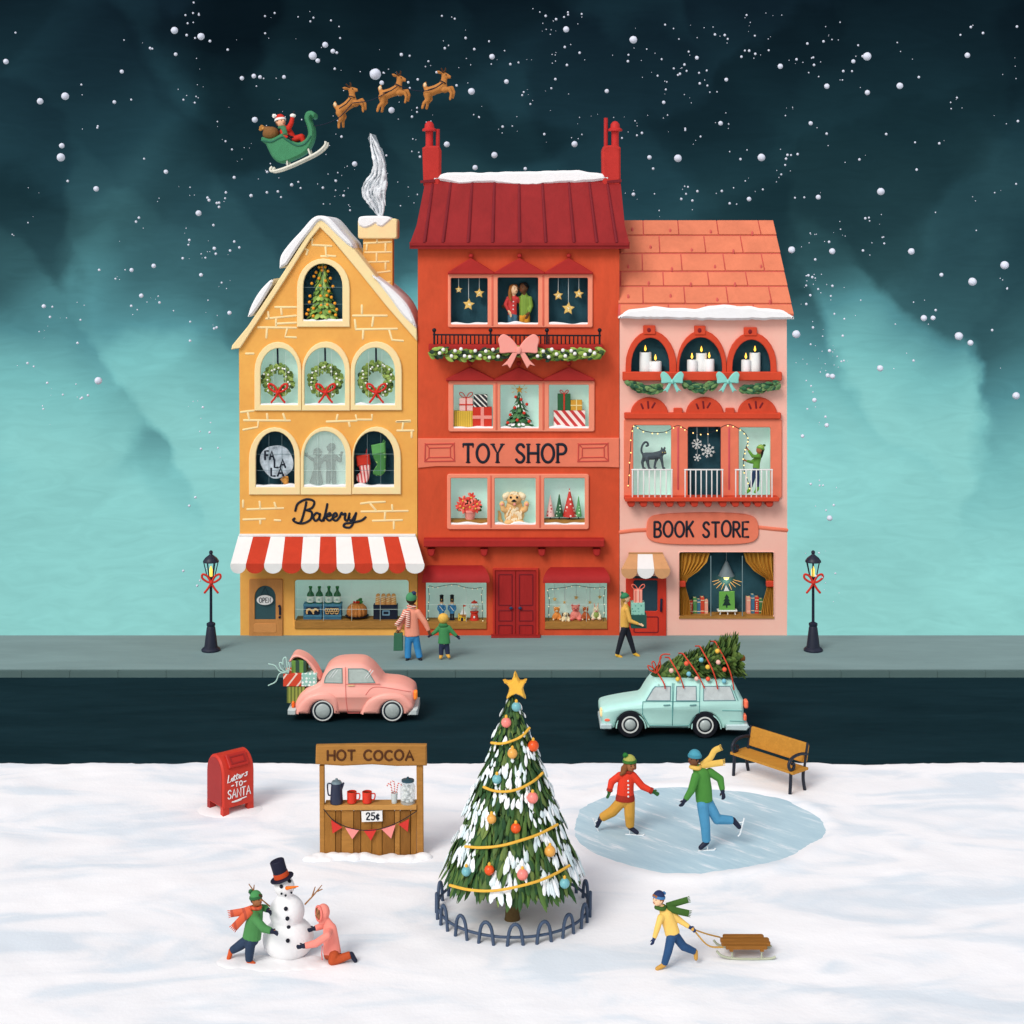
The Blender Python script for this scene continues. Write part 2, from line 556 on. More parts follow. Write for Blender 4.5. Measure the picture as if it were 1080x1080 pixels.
def organic(mb, voxel=0.014, smooth=4):
	"""one continuous skin over overlapping pieces"""
	me = bpy.data.meshes.new('tmp'); me.from_pydata([v[:] for v in mb.v], [], mb.f); me.update()
	bm = bmesh.new(); bm.from_mesh(me); bmesh.ops.recalc_face_normals(bm, faces=bm.faces); bm.to_mesh(me); bm.free()
	ob = bpy.data.objects.new('tmp', me); COL.objects.link(ob)
	r = ob.modifiers.new('r', 'REMESH'); r.mode = 'VOXEL'; r.voxel_size = voxel
	sm = ob.modifiers.new('s', 'SMOOTH'); sm.iterations = smooth; sm.factor = 0.5
	bpy.context.view_layer.update()
	dg = bpy.context.evaluated_depsgraph_get()
	res = bpy.data.meshes.new_from_object(ob.evaluated_get(dg))
	bpy.data.objects.remove(ob); bpy.data.meshes.remove(me)
	out = MB()
	out.add([v.co.copy() for v in res.vertices], [tuple(p.vertices) for p in res.polygons])
	bpy.data.meshes.remove(res)
	return out
BASE = {}
def mesh_obj(name, mb, mats, base, smooth=38):
	me = bpy.data.meshes.new(name)
	me.from_pydata([(v - base)[:] for v in mb.v], [], mb.f)
	mats = mats if isinstance(mats, (list, tuple)) else [mats]
	for m in mats: me.materials.append(m)
	if len(mats) > 1:
		for p, i in zip(me.polygons, mb.mi): p.material_index = min(i, len(mats) - 1)
	me.validate()
	bm = bmesh.new(); bm.from_mesh(me)
	bmesh.ops.recalc_face_normals(bm, faces=bm.faces)
	bm.to_mesh(me); bm.free()
	if smooth:
		me.polygons.foreach_set('use_smooth', [True] * len(me.polygons))
		me.set_sharp_from_angle(angle=rad(smooth))
	me.update()
	o = bpy.data.objects.new(name, me)
	COL.objects.link(o)
	return o
def tag(o, label, cat, group=None, kind=None):
	if label: o['label'] = label
	if cat: o['category'] = cat
	if group: o['group'] = group
	if kind: o['kind'] = kind
	return o
def thing(name, label, cat, base, group=None):
	o = bpy.data.objects.new(name, None)
	o.empty_display_size = 0.2
	COL.objects.link(o)
	o.location = base
	tag(o, label, cat, group)
	BASE[o.name] = Vector(base)
	return o
def part(name, mb, mats, parent, smooth=38, label=None):
	base = BASE[parent.name]
	o = mesh_obj(name, mb, mats, base, smooth)
	o.parent = parent
	BASE[o.name] = base
	if label: o['label'] = label
	return o
def single(name, mb, mats, label, cat, base, group=None, smooth=38, kind=None):
	base = Vector(base)
	o = mesh_obj(name, mb, mats, base, smooth)
	o.location = base
	BASE[o.name] = base
	return tag(o, label, cat, group, kind)
def structure(name, mb, mats, smooth=38):
	o = mesh_obj(name, mb, mats, Vector((0, 0, 0)), smooth)
	o['kind'] = 'structure'
	return o
def dup(root, loc, label=None):
	def cp(o, par):
		c = o.copy(); COL.objects.link(c)
		c.parent = par
		for ch in [q for q in o.children]: cp(ch, c)
		return c
	r = cp(root, None)
	r.location = loc
	if label: r['label'] = label
	BASE[r.name] = Vector(loc)
	return r
def rotz(a): return Matrix.Rotation(rad(a), 3, 'Z')
# ---------------------------------------------------------------- brush lettering
def glyphs():
	A = arc
	return {
		'A': (0.72, [[(0, 0), (.36, 1), (.72, 0)], [(.13, .36), (.59, .36)]]),
		'B': (0.58, [[(0, 0), (0, 1)], [(0, 1)] + A(.26, .76, .27, .24, 90, -90, 8) + [(0, .52)], [(.26, .52)] + A(.28, .26, .3, .26, 90, -90, 8) + [(0, 0)]]),
		'C': (0.7, [A(.4, .5, .4, .5, 48, 312, 16)]),
		'E': (0.52, [[(.52, 1), (0, 1), (0, 0), (.52, 0)], [(0, .52), (.42, .52)]]),
		'F': (0.5, [[(.5, 1), (0, 1), (0, 0)], [(0, .52), (.42, .52)]]),
		'H': (0.66, [[(0, 0), (0, 1)], [(.66, 0), (.66, 1)], [(0, .5), (.66, .5)]]),
		'K': (0.6, [[(0, 0), (0, 1)], [(.58, 1), (0, .42)], [(.2, .6), (.6, 0)]]),
		'L': (0.48, [[(0, 1), (0, 0), (.48, 0)]]),
		'N': (0.66, [[(0, 0), (0, 1), (.66, 0), (.66, 1)]]),
		'O': (0.8, [A(.4, .5, .4, .5, 90, 450, 22)]),
		'P': (0.56, [[(0, 0), (0, 1)], [(0, 1)] + A(.27, .73, .29, .27, 90, -90, 9) + [(0, .46)]]),
		'R': (0.6, [[(0, 0), (0, 1)], [(0, 1)] + A(.27, .75, .27, .25, 90, -90, 9) + [(0, .5)], [(.22, .5), (.6, 0)]]),
		'S': (0.56, [cr([(.53, .84), (.4, .98), (.17, .97), (.04, .78), (.17, .58), (.4, .45), (.54, .25), (.4, .03), (.15, .02), (0, .17)], 4)]),
		'T': (0.66, [[(0, 1), (.66, 1)], [(.33, 1), (.33, 0)]]),
		'Y': (0.66, [[(0, 1), (.33, .48), (.66, 1)], [(.33, .48), (.33, 0)]]),
		'2': (0.56, [cr([(.03, .76), (.12, .95), (.34, 1.0), (.52, .85), (.46, .6), (.2, .28), (.02, .02)], 4) + [(.56, 0)]]),
		'5': (0.54, [[(.5, 1), (.1, 1), (.06, .55)] + cr([(.06, .55), (.28, .64), (.5, .5), (.52, .24), (.36, .02), (.12, .02), (0, .14)], 4)]),
		'\u00a2': (0.5, [A(.28, .42, .26, .3, 45, 315, 12), [(.28, .86), (.28, -.04)]]),
		'-': (0.3, [[(0, .5), (.3, .5)]]),
		' ': (0.4, []),
	}
GL = glyphs()
def text_lines(txt, x0, y0, x1, y1, gap=0.2, serif=False, up=False, shear=0.0, jit=0.0):
	"""strokes of a word fitted into a box; y0 is the top line, y1 the foot (y down unless up)"""
	tw = sum(GL[c][0] for c in txt) + gap * (len(txt) - 1)
	k = (x1 - x0) / tw
	x = 0.0; out = []; ser = []
	rr = random.Random(3)
	for c in txt:
		w, ls = GL[c]
		j = rr.uniform(-jit, jit)
		for ln in ls:
			out.append([(x0 + (x + p[0] + shear * p[1]) * k, y1 + (p[1] * (1 + j) + j) * (y0 - y1)) for p in ln])
			if serif and len(ln) < 6:
				for e, o in ((ln[0], ln[1]), (ln[-1], ln[-2])):
					vert = abs(e[1] - o[1]) > 0.3
					if vert and (e[1] in (0, 1)):
						ser.append([(x0 + (x + e[0] - .13) * k, y1 + e[1] * (y0 - y1)), (x0 + (x + e[0] + .13) * k, y1 + e[1] * (y0 - y1))])
					elif not vert and c in 'T' :
						ser.append([(x0 + (x + e[0]) * k, y1 + e[1] * (y0 - y1)), (x0 + (x + e[0]) * k, y1 + (e[1] - .16) * (y0 - y1))])
		x += w + gap
	return (out, ser) if serif else out
# ---------------------------------------------------------------- colours
SNOW = paint((243, 243, 246), 0.85, 0.03, 1.3, 0.25)
SNOW_DARKER = paint((228, 231, 236), 0.85, 0.05, 3, 0.3)
CREAM = paint((253, 219, 164), 0.7, 0.05, 2)
BAKERY = paint((240, 170, 84), 0.75, 0.12, 0.9, 0.15)
TOYWALL = paint((203, 77, 44), 0.72, 0.16, 0.8, 0.15, (1.6, 1, 0.7))
TOYROOF = paint((142, 30, 31), 0.6, 0.16, 1.1, 0.1, (1.5, 1, 0.6))
DARKRED = paint((166, 38, 34), 0.65, 0.1, 2)
MAROON = paint((118, 26, 34), 0.65, 0.1, 2)
CORAL = paint((238, 140, 112), 0.7, 0.06, 2)
CORALSIGN = paint((228, 122, 94), 0.7, 0.07, 2)
PINKWALL = paint((246, 184, 168), 0.75, 0.06, 0.9, 0.12)
TILE = paint((214, 122, 90), 0.7, 0.13, 1.2, 0.1)
TILELINE = paint((203, 92, 86), 0.75, 0.08, 2)
REDTRIM = paint((205, 70, 42), 0.68, 0.1, 2)
AQUA = paint((194, 221, 212), 0.8, 0.07, 1.3)
_b = AQUA.node_tree.nodes['Principled BSDF']          # the lit rooms behind the panes
_b.inputs['Emission Color'].default_value = (*lin((200, 226, 218)), 1); _b.inputs['Emission Strength'].default_value = 0.19
NIGHT = paint((44, 78, 90), 0.85, 0.2, 1.6, spec=0.1)
NAVY = paint((24, 32, 52), 0.6, 0.12, 4)
INK = paint((22, 30, 44), 0.6, 0.1, 4)
BLACK = paint((20, 24, 34), 0.45, 0.15, 4)
WHITE = paint((229, 229, 228), 0.65, 0.03, 3)
RED = paint((206, 52, 36), 0.6, 0.1, 4)
PINK = paint((248, 158, 146), 0.62, 0.06, 3)
GOLD = paint((226, 170, 72), 0.6, 0.1, 4)
WOOD = paint((160, 113, 52), 0.75, 0.2, 3, 0.2, (1, 1, 4))
GREEN = paint((62, 122, 66), 0.7, 0.12, 4)
SKIN_DARK = paint((112, 72, 48), 0.6, 0.05, 6)
SKIN_MID = paint((160, 104, 66), 0.6, 0.05, 6)
SKIN_LIGHT = paint((244, 196, 156), 0.6, 0.04, 6)
GLASS = clear_glass()
# ---------------------------------------------------------------- the ground
POND = (733.0, 873.0)
PY_ = gy(873)
PX_ = W(733, 873, PY_).x
PRX, PRY = 124 / FPX * (CAM_D + PY_), 0
PRY = (gy(919) - gy(831)) / -2.0
PCY = (gy(919) + gy(831)) / 2.0
EDGE_Y = gy(801)
def pond_r(x, y):
	a = math.atan2((y - PCY) / PRY, (x - PX_) / PRX)
	r = math.hypot((x - PX_) / PRX, (y - PCY) / PRY)
	return r / (1 + 0.045 * math.sin(2 * a + 0.6) + 0.035 * math.sin(3 * a + 1.0) + 0.014 * math.sin(7 * a + 2))
def snow_z(x, y):
	n = mnoise.noise(Vector((x * 0.55, y * 0.55, 0))) * 0.028 + mnoise.noise(Vector((x * 1.9, y * 1.9, 3))) * 0.014
	n += mnoise.noise(Vector((x * 7, y * 7, 3))) * 0.006
	d = pond_r(x, y)
	k = max(0.0, min(1.0, (d - 0.9) / 0.22))
	rim = 0.034 * math.exp(-((d - 1.12) / 0.1) ** 2)
	if .84 < d < 1.2: n += (mnoise.noise(Vector((x * 3.1, y * 3.1, 11))) + .6 * mnoise.noise(Vector((x * 8, y * 8, 4)))) * .034 * max(0, 1 - abs(d - 1.0) / .18)
	return n * k * (.45 if d < 1.3 else .45 + .55 * min(1, (d - 1.3) / .4)) + rim * k - 0.03 * (1 - k) * (1 - k)
def build_ground():
	xs = []
	x = -60.0
	while x < 60:
		xs.append(x); x += 0.09 if -10.5 < x < 10.5 else (0.5 if abs(x) < 20 else 4.0)
	xs.append(60.0)
	ys = [EDGE_Y]
	y = EDGE_Y - 0.03
	while y > -38:
		ys.append(y); y -= 0.06 if y > EDGE_Y - 0.4 else (0.09 if y > -20.5 else 1.0)
	mb = MB(); n = len(xs)
	for j, y in enumerate(ys):
		for x in xs:
			yy = y
			w = 0.10 * mnoise.noise(Vector((x * 0.8, 1.7, 0))) + 0.05 * mnoise.noise(Vector((x * 3.1, 5, 0)))+ 0.03 * mnoise.noise(Vector((x * 9.0, 8, 0)))
			e = EDGE_Y - y
			yy = y + w * max(0, 1 - e / 1.0)
			z = snow_z(x, yy)
			if e < 0.25: z = -0.22 + (z + 0.22) * math.sqrt(max(0, 1 - (1 - e / 0.25) ** 2))
			mb.v.append(Vector((x, yy, z)))
	for j in range(len(ys) - 1):
		for i in range(n - 1):
			mb.f.append((j * n + i, j * n + i + 1, (j + 1) * n + i + 1, (j + 1) * n + i)); mb.mi.append(0)
	m = bpy.data.materials.new('snow')
	m.use_nodes = True
	nt = m.node_tree; N, L = nt.nodes, nt.links
	b = N['Principled BSDF']; b.inputs['Roughness'].default_value = 0.8; b.inputs['Specular IOR Level'].default_value = 0.25
	tc = N.new('ShaderNodeTexCoord')
	mp = N.new('ShaderNodeMapping'); mp.inputs['Scale'].default_value = (0.35, 0.8, 1)
	L.new(tc.outputs['Object'], mp.inputs[0])
	n1 = N.new('ShaderNodeTexNoise'); n1.inputs['Scale'].default_value = 1.1; n1.inputs['Detail'].default_value = 4; n1.inputs['Distortion'].default_value = 1.2
	L.new(mp.outputs[0], n1.inputs['Vector'])
	rp = N.new('ShaderNodeValToRGB'); e = rp.color_ramp.elements
	e[0].position = 0.36; e[0].color = (*lin((224, 233, 241)), 1)
	e[1].position = 0.62; e[1].color = (*lin((250, 250, 252)), 1)
	q = e.new(0.5); q.color = (*lin((245, 246, 249)), 1)
	L.new(n1.outputs['Fac'], rp.inputs[0]); L.new(rp.outputs[0], b.inputs['Base Color'])
	n2 = N.new('ShaderNodeTexNoise'); n2.inputs['Scale'].default_value = 14; n2.inputs['Detail'].default_value = 6
	L.new(tc.outputs['Object'], n2.inputs['Vector'])
	bp = N.new('ShaderNodeBump'); bp.inputs['Strength'].default_value = 0.16; bp.inputs['Distance'].default_value = 0.03
	L.new(n2.outputs['Fac'], bp.inputs['Height']); L.new(bp.outputs[0], b.inputs['Normal'])
	structure('ground', mb, m, 0)
	bpy.data.objects['ground'].data.polygons.foreach_set('use_smooth', [True] * len(mb.f))
def build_streets():
	road_m = paint((17, 42, 49), 0.95, 0.25, 0.55, 0.25, (0.35, 1.6, 1), 0.05)
	pave_m = paint((124, 150, 150), 0.9, 0.12, 0.6, 0.15, (0.35, 1.6, 1))
	kerb_m = paint((84, 108, 107), 0.8, 0.1, 0.9, 0.1, (0.4, 1, 1))
	ky = gy(708)
	mb = MB()
	mb.add([(-60, EDGE_Y - 0.8, -0.15), (60, EDGE_Y - 0.8, -0.15), (60, ky + 0.1, -0.15), (-60, ky + 0.1, -0.15)], [(0, 1, 2, 3)])
	structure('road', mb, road_m, 0)
	xl, xr = W(262, 670, 0).x, W(820, 670, 0).x
	lp = [(-60, ky + 0.14), (60, ky + 0.14), (60, 0.0), (xr, 0.0), (xr, 2.6), (xl, 2.6), (xl, 0.0), (-60, 0.0)]
	mb = MB().slab([lp], lambda a, c, t: Vector((a, c, -t)), 0.8)
	structure('pavement', mb, pave_m, 0)
	mb = MB()
	x = -60.0
	rr = random.Random(5)
	while x < 60:       # kerb stones
		w = 1.15
		mb.box((x + w / 2, ky + 0.07, -0.11 + 0.003), (w - 0.008, 0.138, 0.22))
		x += w
	structure('kerb', mb, kerb_m, 0)
def build_pond():
	mb = MB()
	n = 72
	vs = [(PX_, PCY, 0.006)]
	for k in (0.5, 1.0):
		for i in range(n):
			a = 2 * PI * i / n
			q = (1 + 0.035 * math.sin(2 * a + 0.6) + 0.025 * math.sin(3 * a + 1.0)) * k * 1.13
			vs.append((PX_ + PRX * q * math.cos(a), PCY + PRY * q * math.sin(a), 0.006))
	fs = [(0, 1 + i, 1 + (i + 1) % n) for i in range(n)] + [(1 + i, 1 + n + i, 1 + n + (i + 1) % n, 1 + (i + 1) % n) for i in range(n)]
	mb.add(vs, fs)
	m = bpy.data.materials.new('ice')
	m.use_nodes = True
	nt = m.node_tree; N, L = nt.nodes, nt.links
	b = N['Principled BSDF']; b.inputs['Roughness'].default_value = 0.5; b.inputs['Specular IOR Level'].default_value = 0.12
	tc = N.new('ShaderNodeTexCoord')
	m0 = N.new('ShaderNodeMapping'); m0.inputs['Rotation'].default_value = (0, 0, rad(46))
	L.new(tc.outputs['Object'], m0.inputs[0])
	mp = N.new('ShaderNodeMapping'); mp.inputs['Scale'].default_value = (0.3, 1.6, 1)
	L.new(m0.outputs[0], mp.inputs[0])
	n1 = N.new('ShaderNodeTexNoise'); n1.inputs['Scale'].default_value = 2.6; n1.inputs['Detail'].default_value = 7; n1.inputs['Roughness'].default_value = 0.7
	L.new(mp.outputs[0], n1.inputs['Vector'])
	rp = N.new('ShaderNodeValToRGB'); e = rp.color_ramp.elements
	e[0].position = 0.35; e[0].color = (*lin((172, 203, 217)), 1)
	e[1].position = 0.65; e[1].color = (*lin((232, 240, 246)), 1)
	q = e.new(0.55); q.color = (*lin((188, 215, 226)), 1)
	L.new(n1.outputs['Fac'], rp.inputs[0]); L.new(rp.outputs[0], b.inputs['Base Color'])
	structure('ice', mb, m, 0)
build_ground(); build_streets(); build_pond()
# ---------------------------------------------------------------- building helpers
def lumpy(top, bot, n=40, amp=2.0, seed=0, low_amp=None):
	"""a snow outline in picture units: top and bottom are lists of points left to right"""
	def samp(pl, t):
		xs = [p[0] for p in pl]; x = xs[0] + (xs[-1] - xs[0]) * t
		for a, b in zip(pl, pl[1:]):
			if a[0] <= x <= b[0]:
				k = (x - a[0]) / max(1e-6, b[0] - a[0]); return (x, a[1] + (b[1] - a[1]) * k)
		return pl[-1]
	low_amp = amp if low_amp is None else low_amp
	T = []; B = []
	for i in range(n + 1):
		t = i / n
		e = min(1, 6 * t, 6 * (1 - t))
		x, y = samp(top, t); T.append((x, y + e * amp * mnoise.noise(Vector((x * 0.07, seed, 1)))))
		x, y = samp(bot, t); B.append((x, y + e * low_amp * (mnoise.noise(Vector((x * 0.09, seed, 7))) + 0.5 * mnoise.noise(Vector((x * 0.25, seed, 9))))))
	return T + B[::-1]
def sill_snow(x0, x1, y, h, Y, seed, depth=0.16):
	mb = MB()
	lp = lumpy([(x0, y - h), (x1, y - h)], [(x0, y + 0.6), (x1, y + 0.6)], 26, h * 1.5, seed, 0.4)
	mb.plate([lp], Y, depth, 0.02)
	return mb
def niche(loop, Y0, Y1):
	"""the inside of a window: reveals and back"""
	mb = MB(); n = len(loop)
	vs = [W(p[0], p[1], 0, Y0) for p in loop] + [W(p[0], p[1], 0, Y1) for p in loop]
	mb.add(vs, [(i, (i + 1) % n, n + (i + 1) % n, n + i) for i in range(n)])
	mb.add([vs[n + i] for i in range(n)], [tuple(range(n))])
	return mb
def window(house, outer, inners, backs, frame_mat, depth=0.36, bars=None, snow=True, snow_h=2.0, seed=0, name='window', front=-0.06, bar_w=0.36, mats_glass=None, frame_b=0.015):
	"""frame > pane, niche, glazing bars, snow; outlines in picture units on the shop fronts"""
	fr = part(name, MB().plate([outer] + inners, front, 0.075, frame_b, plane=0), frame_mat, house)
	for k, lp in enumerate(inners):
		big = inset(lp, -0.8)
		part('niche', niche(big, 0.012, depth), backs[k], fr, 0)
		part('pane', MB().plate([big], 0.03, 0.008, plane=0), (mats_glass[k] if mats_glass else GLASS), fr, 0)
		x0, x1 = min(p[0] for p in lp), max(p[0] for p in lp); y0, y1 = min(p[1] for p in lp), max(p[1] for p in lp)
		if bars:
			mb = MB(); cols, rows = bars
			for i in range(1, cols + 1):
				x = x0 + (x1 - x0) * i / (cols + 1)
				ys = [p[1] for p in lp]; top = y0 + (y1 - y0) * (0.03 if cols == 1 else 0.06)
				mb.strokes([[(x, top), (x, y1)]], 0.018, bar_w, 0.008)
			for i in range(1, rows + 1):
				y = y0 + (y1 - y0) * (0.12 + 0.88 * i / (rows + 1))
				mb.strokes([[(x0, y), (x1, y)]], 0.022, bar_w, 0.008)
			part('glazing_bar', mb, paint((118, 142, 148) if backs[k] == NIGHT else (214, 232, 226), 0.7, 0.03), fr, 0)
		if snow:
			part('snow', sill_snow(x0 - 0.5, x1 + 0.5, y1 + 0.4, snow_h, -0.045, seed + k * 3.3), SNOW, fr)
	return fr
# ================================================================ BAKERY
def zb(pts): return zoomed(pts, 240, 220, 4.695)
def zc(pts): return zoomed(pts, 240, 430, 4.152)
def build_bakery():
	h = thing('bakery', 'yellow brick bakery with steep snowy gable and red striped awning', 'shop building', W(346, 670, 0))
	attic = arch(320, 278, 361.4, 338.5, 24)
	row1 = [arch(275, 367, 314.5, 427, 24), arch(321.4, 366.5, 364, 427, 25), arch(374.6, 366.5, 416.8, 427, 25)]
	row2 = [arch(270, 454.8, 311, 513.5, 27), arch(320.7, 454.5, 364.8, 513.5, 27), arch(373.2, 454.5, 415.8, 513.5, 27)]
	shop = rrect(311, 611.5, 431, 655.5, 3)
	wall = [(253.5, 674), (252, 366), (338, 239), (440, 359), (440.2, 674)]
	mb = MB()
	mb.plate([wall] + [inset(l, -0.9) for l in [attic] + row1 + row2 + [shop]], 0.0, 0.2)
	for x0, x1 in ((252.3, 256), (436, 439.9)):       # side walls
		a, b = W(x0, 370, 0), W(x1, 674, 0)
		mb.box(((a.x + b.x) / 2, 1.2, (a.z + b.z) / 2), (abs(b.x - a.x), 2.0, abs(a.z - b.z)))
	mb.plate([[(x + 0.01, y) for x, y in wall]], 2.2, 0.12, plane=0)
	part('wall', mb, BAKERY, h)
	# barge boards and roof
	outer = [(244.5, 368.5), (245.5, 364), (262, 344), (290, 302), (322, 252), (335, 233.5), (339, 231.7), (345, 236), (372, 260.5), (395, 289), (414, 316.5), (439.6, 346), (440.3, 358.5)]
	inner = [(440, 359.5), (408, 323), (380, 288), (350, 252), (338, 240), (328, 252), (303, 292), (275, 335), (254, 367)]
	rf = part('roof', MB().plate([outer + inner], -0.10, 2.5, 0.02, plane=0), CREAM, h)
	lp = cr([(295.5, 283), (297, 270), (306, 257), (318, 244), (330, 230.5), (339, 227.5), (349, 231), (362, 246), (371, 256), (373, 262)], 4) + cr([(366, 257.5), (352, 244), (343, 235), (337, 233), (330, 241), (316, 259), (303, 279)], 4)
	part('snow', MB().plate([lp], -0.16, 2.45, 0.05, plane=0), SNOW, rf)
	lp = cr([(262, 334), (266, 322), (274, 308), (284, 297), (289, 294)], 4) + cr([(287, 301), (277, 318), (268, 331), (264, 334)], 4)
	part('snow', MB().plate([lp], -0.16, 2.45, 0.05, plane=0), SNOW, rf)
	lp = cr([(393, 289), (401, 295), (414, 305), (428, 319), (436, 334), (439.5, 346)], 4) + cr([(435, 342), (424, 331), (411, 313), (400, 299)], 4)
	part('snow', MB().plate([lp], -0.16, 2.45, 0.05, plane=0), SNOW, rf)
	# painted brick courses
	br = MB()
	L = [[(420, 150), (418, 180), (515, 185)], [(385, 200), (398, 205), (390, 228)], [(485, 190), (488, 232), (535, 236)], [(462, 236), (500, 236)],
		 [(235, 488), (340, 488)], [(200, 510), (205, 545)], [(265, 495), (268, 525)], [(190, 545), (240, 540), (340, 530)], [(240, 545), (240, 585)], [(240, 570), (340, 565)], [(150, 588), (340, 590)], [(195, 592), (192, 640)], [(295, 595), (285, 635), (340, 638)],
		 [(665, 478), (665, 520)], [(620, 530), (790, 530)], [(630, 550), (635, 595)], [(635, 598), (840, 595)], [(722, 535), (716, 582)], [(672, 602), (670, 645)], [(800, 600), (815, 650), (870, 655)], [(90, 718), (130, 718)],
		 [(65, 1008), (130, 1000)], [(100, 1010), (108, 1045)], [(80, 1048), (310, 1050)], [(195, 1015), (198, 1045)], [(275, 1015), (285, 1045)], [(490, 1055), (640, 1050)], [(545, 1020), (540, 1045)], [(635, 1022), (640, 1045), (715, 1045), (715, 1020)], [(600, 1055), (605, 1078)], [(835, 1055), (905, 1050)]]
	br.strokes([zb(l) for l in L], -0.004, 2.3, 0.012)
	L2 = [[(135, 58), (132, 85), (68, 97)], [(740, 62), (800, 60)], [(770, 62), (765, 95)], [(742, 100), (815, 100)], [(806, 105), (806, 130)],
		  [(68, 405), (68, 435)], [(85, 445), (245, 440)], [(140, 410), (143, 442)], [(205, 415), (212, 438)], [(68, 490), (165, 487)], [(143, 492), (143, 508)], [(205, 492), (232, 494)],
		  [(583, 420), (620, 415), (690, 412)], [(625, 420), (650, 450)], [(585, 455), (790, 452)], [(720, 425), (722, 450)], [(690, 458), (688, 490)], [(635, 495), (765, 492)], [(728, 498), (728, 530)]]
	br.strokes([zc(l) for l in L2], -0.004, 2.2, 0.012)
	part('brick_trim', br, CREAM, h)
	# windows
	window(h, arch(313.5, 272.5, 369, 344.8, 31) , [attic], [NIGHT], CREAM, 0.36, (1, 2), True, 2.2, 1)
	outs = [arch(268.7, 360.4, 318.2, 433, 31), arch(318.8, 360, 369.2, 433, 31), arch(370, 360, 424, 432.5, 31)]
	for k in range(3):
		window(h, outs[k], [row1[k]], [AQUA], CREAM, 0.36, (2, 0), True, 1.6, 5 + k, front=-0.06 - 0.004 * k)
	outs = [arch(262.9, 450.5, 316.9, 521.5, 33), arch(317.4, 450, 371, 521.5, 33), arch(371.6, 449.8, 423, 521, 33)]
	frost = misty((214, 230, 224), 0.22)
	for k in range(3):
		window(h, outs[k], [row2[k]], [NIGHT if k != 1 else AQUA], CREAM, 0.36, (2, 2), True, 2.4, 9 + k, front=-0.06 - 0.004 * k,
			   mats_glass=[frost if k == 1 else GLASS])
	w = window(h, rrect(309.8, 610.3, 432.2, 663.5, 3), [shop], [AQUA], BAKERY, 0.55, (3, 2), False, front=-0.02)
	part('counter', MB().boxpx(310.8, 655.3, 431.4, 663.2, -0.05, 0.59, 0.01), WOOD, w)
	# sign lettering in script
	S = [[(345, 412), (338, 445), (322, 498), (306, 506)], [(296, 452), (308, 420), (345, 401), (378, 410), (372, 436), (346, 449)],
		 [(346, 449), (368, 458), (364, 488), (332, 506), (302, 503), (287, 492), (294, 484)],
		 [(402, 466), (388, 461), (375, 478), (384, 495), (400, 484), (405, 464)], [(405, 464), (402, 486), (414, 495), (424, 478)],
		 [(420, 495), (430, 455), (437, 421)], [(427, 478), (446, 461), (450, 471), (430, 479), (444, 494), (458, 486)],
		 [(458, 484), (478, 472), (473, 461), (462, 470), (462, 488), (476, 494), (490, 480)], [(490, 480), (499, 460), (504, 468), (516, 464), (513, 486), (522, 494), (534, 478)],
		 [(534, 462), (530, 484), (542, 494), (556, 474), (563, 460)], [(563, 460), (552, 500), (536, 524), (510, 521), (514, 508), (545, 503), (585, 494), (605, 479)]]
	part('lettering', MB().strokes([cr(zc(l), 7) for l in S], -0.012, 2.5, 0.02), INK, h, 60)
	# awning
	n = 11
	tops = [zc([(x, 0)])[0][0] for x in (48, 113, 190, 253, 332, 407, 475, 541, 614, 681, 748, 825)]
	bots = [zc([(x, 0)])[0][0] for x in (12, 80, 160, 238, 322, 400, 478, 556, 635, 706, 780, 862)]
	Yo = -0.85
	aw = thing_awning = part('awning', MB().boxpx(252, 563.4, 438.3, 566.2, -0.06, 0.07, 0.01), WHITE, h)
	for i in range(n):
		mb = MB()
		a, b = W(tops[i], 565, 0, -0.02), W(tops[i + 1], 565, 0, -0.02)
		c, d = W(bots[i + 1], 595.5, Yo), W(bots[i], 595.5, Yo)
		off = Vector((0, 0.02, -0.03))
		mb.add([a, b, c, d, a + off, b + off, c + off, d + off], [(0, 1, 2, 3), (4, 5, 6, 7), (0, 1, 5, 4), (1, 2, 6, 5), (2, 3, 7, 6), (3, 0, 4, 7)])
		x0, x1 = bots[i], bots[i + 1]
		lp = [(x0, 594.6), (x1, 594.6)] + arc((x0 + x1) / 2, 597, (x1 - x0) / 2, 8.0, 0, 180, 10)
		mb.plate([lp], Yo - 0.004, 0.03)
		part('stripe', mb, WHITE if i % 2 == 0 else paint((192, 58, 34), 0.75, 0.12, 2), aw, 20)
	for (pt, pb) in ((tops[0], bots[0]), (tops[-1], bots[-1])):      # the brackets under the cloth
		a = W(pt, 597, 0, 0.0); b = W(pb, 596, Yo + 0.04); b.x = a.x + (b.x - a.x) * 0.6
		part('bracket', MB().tube([a, b], 0.012, 6), BLACK, aw)
	# door
	dr = part('door', MB().plate([rrect(263, 610.3, 298.4, 672, 1.5), arch(269, 617.4, 291, 653, 12)], -0.05, 0.07, 0.012, plane=0), paint((196, 134, 74), 0.7, 0.16, 2, 0.1, (2, 1, 0.6)), h)
	part('window', MB().plate([inset(arch(269, 617.4, 291, 653, 12), -0.6)], -0.015, 0.02, plane=0), paint((52, 84, 90), 0.25, 0.15, 2, spec=0.5), dr)
	part('panel', MB().plate([rrect(268, 657, 292, 667, 2)], -0.062, 0.02, 0.01, plane=0), paint((212, 146, 84), 0.7, 0.1, 3), dr)
	mb = MB().strokes([[(295.3, 640.5), (295.3, 648)], [(295.3, 650.5), (294.6, 651.5)]], -0.07, 2.4, 0.03); mb.ell(W(295, 638.6, 0, -0.07), 0.035)
	part('handle', mb, NAVY, dr)
	# chimney
	Yc = 0.95
	ch = part('chimney', MB().plate([[(383, 251), (413.8, 251), (413.8, 335), (383, 335)]], Yc, 0.6), paint((236, 172, 88), 0.75, 0.12, 1.4), h)
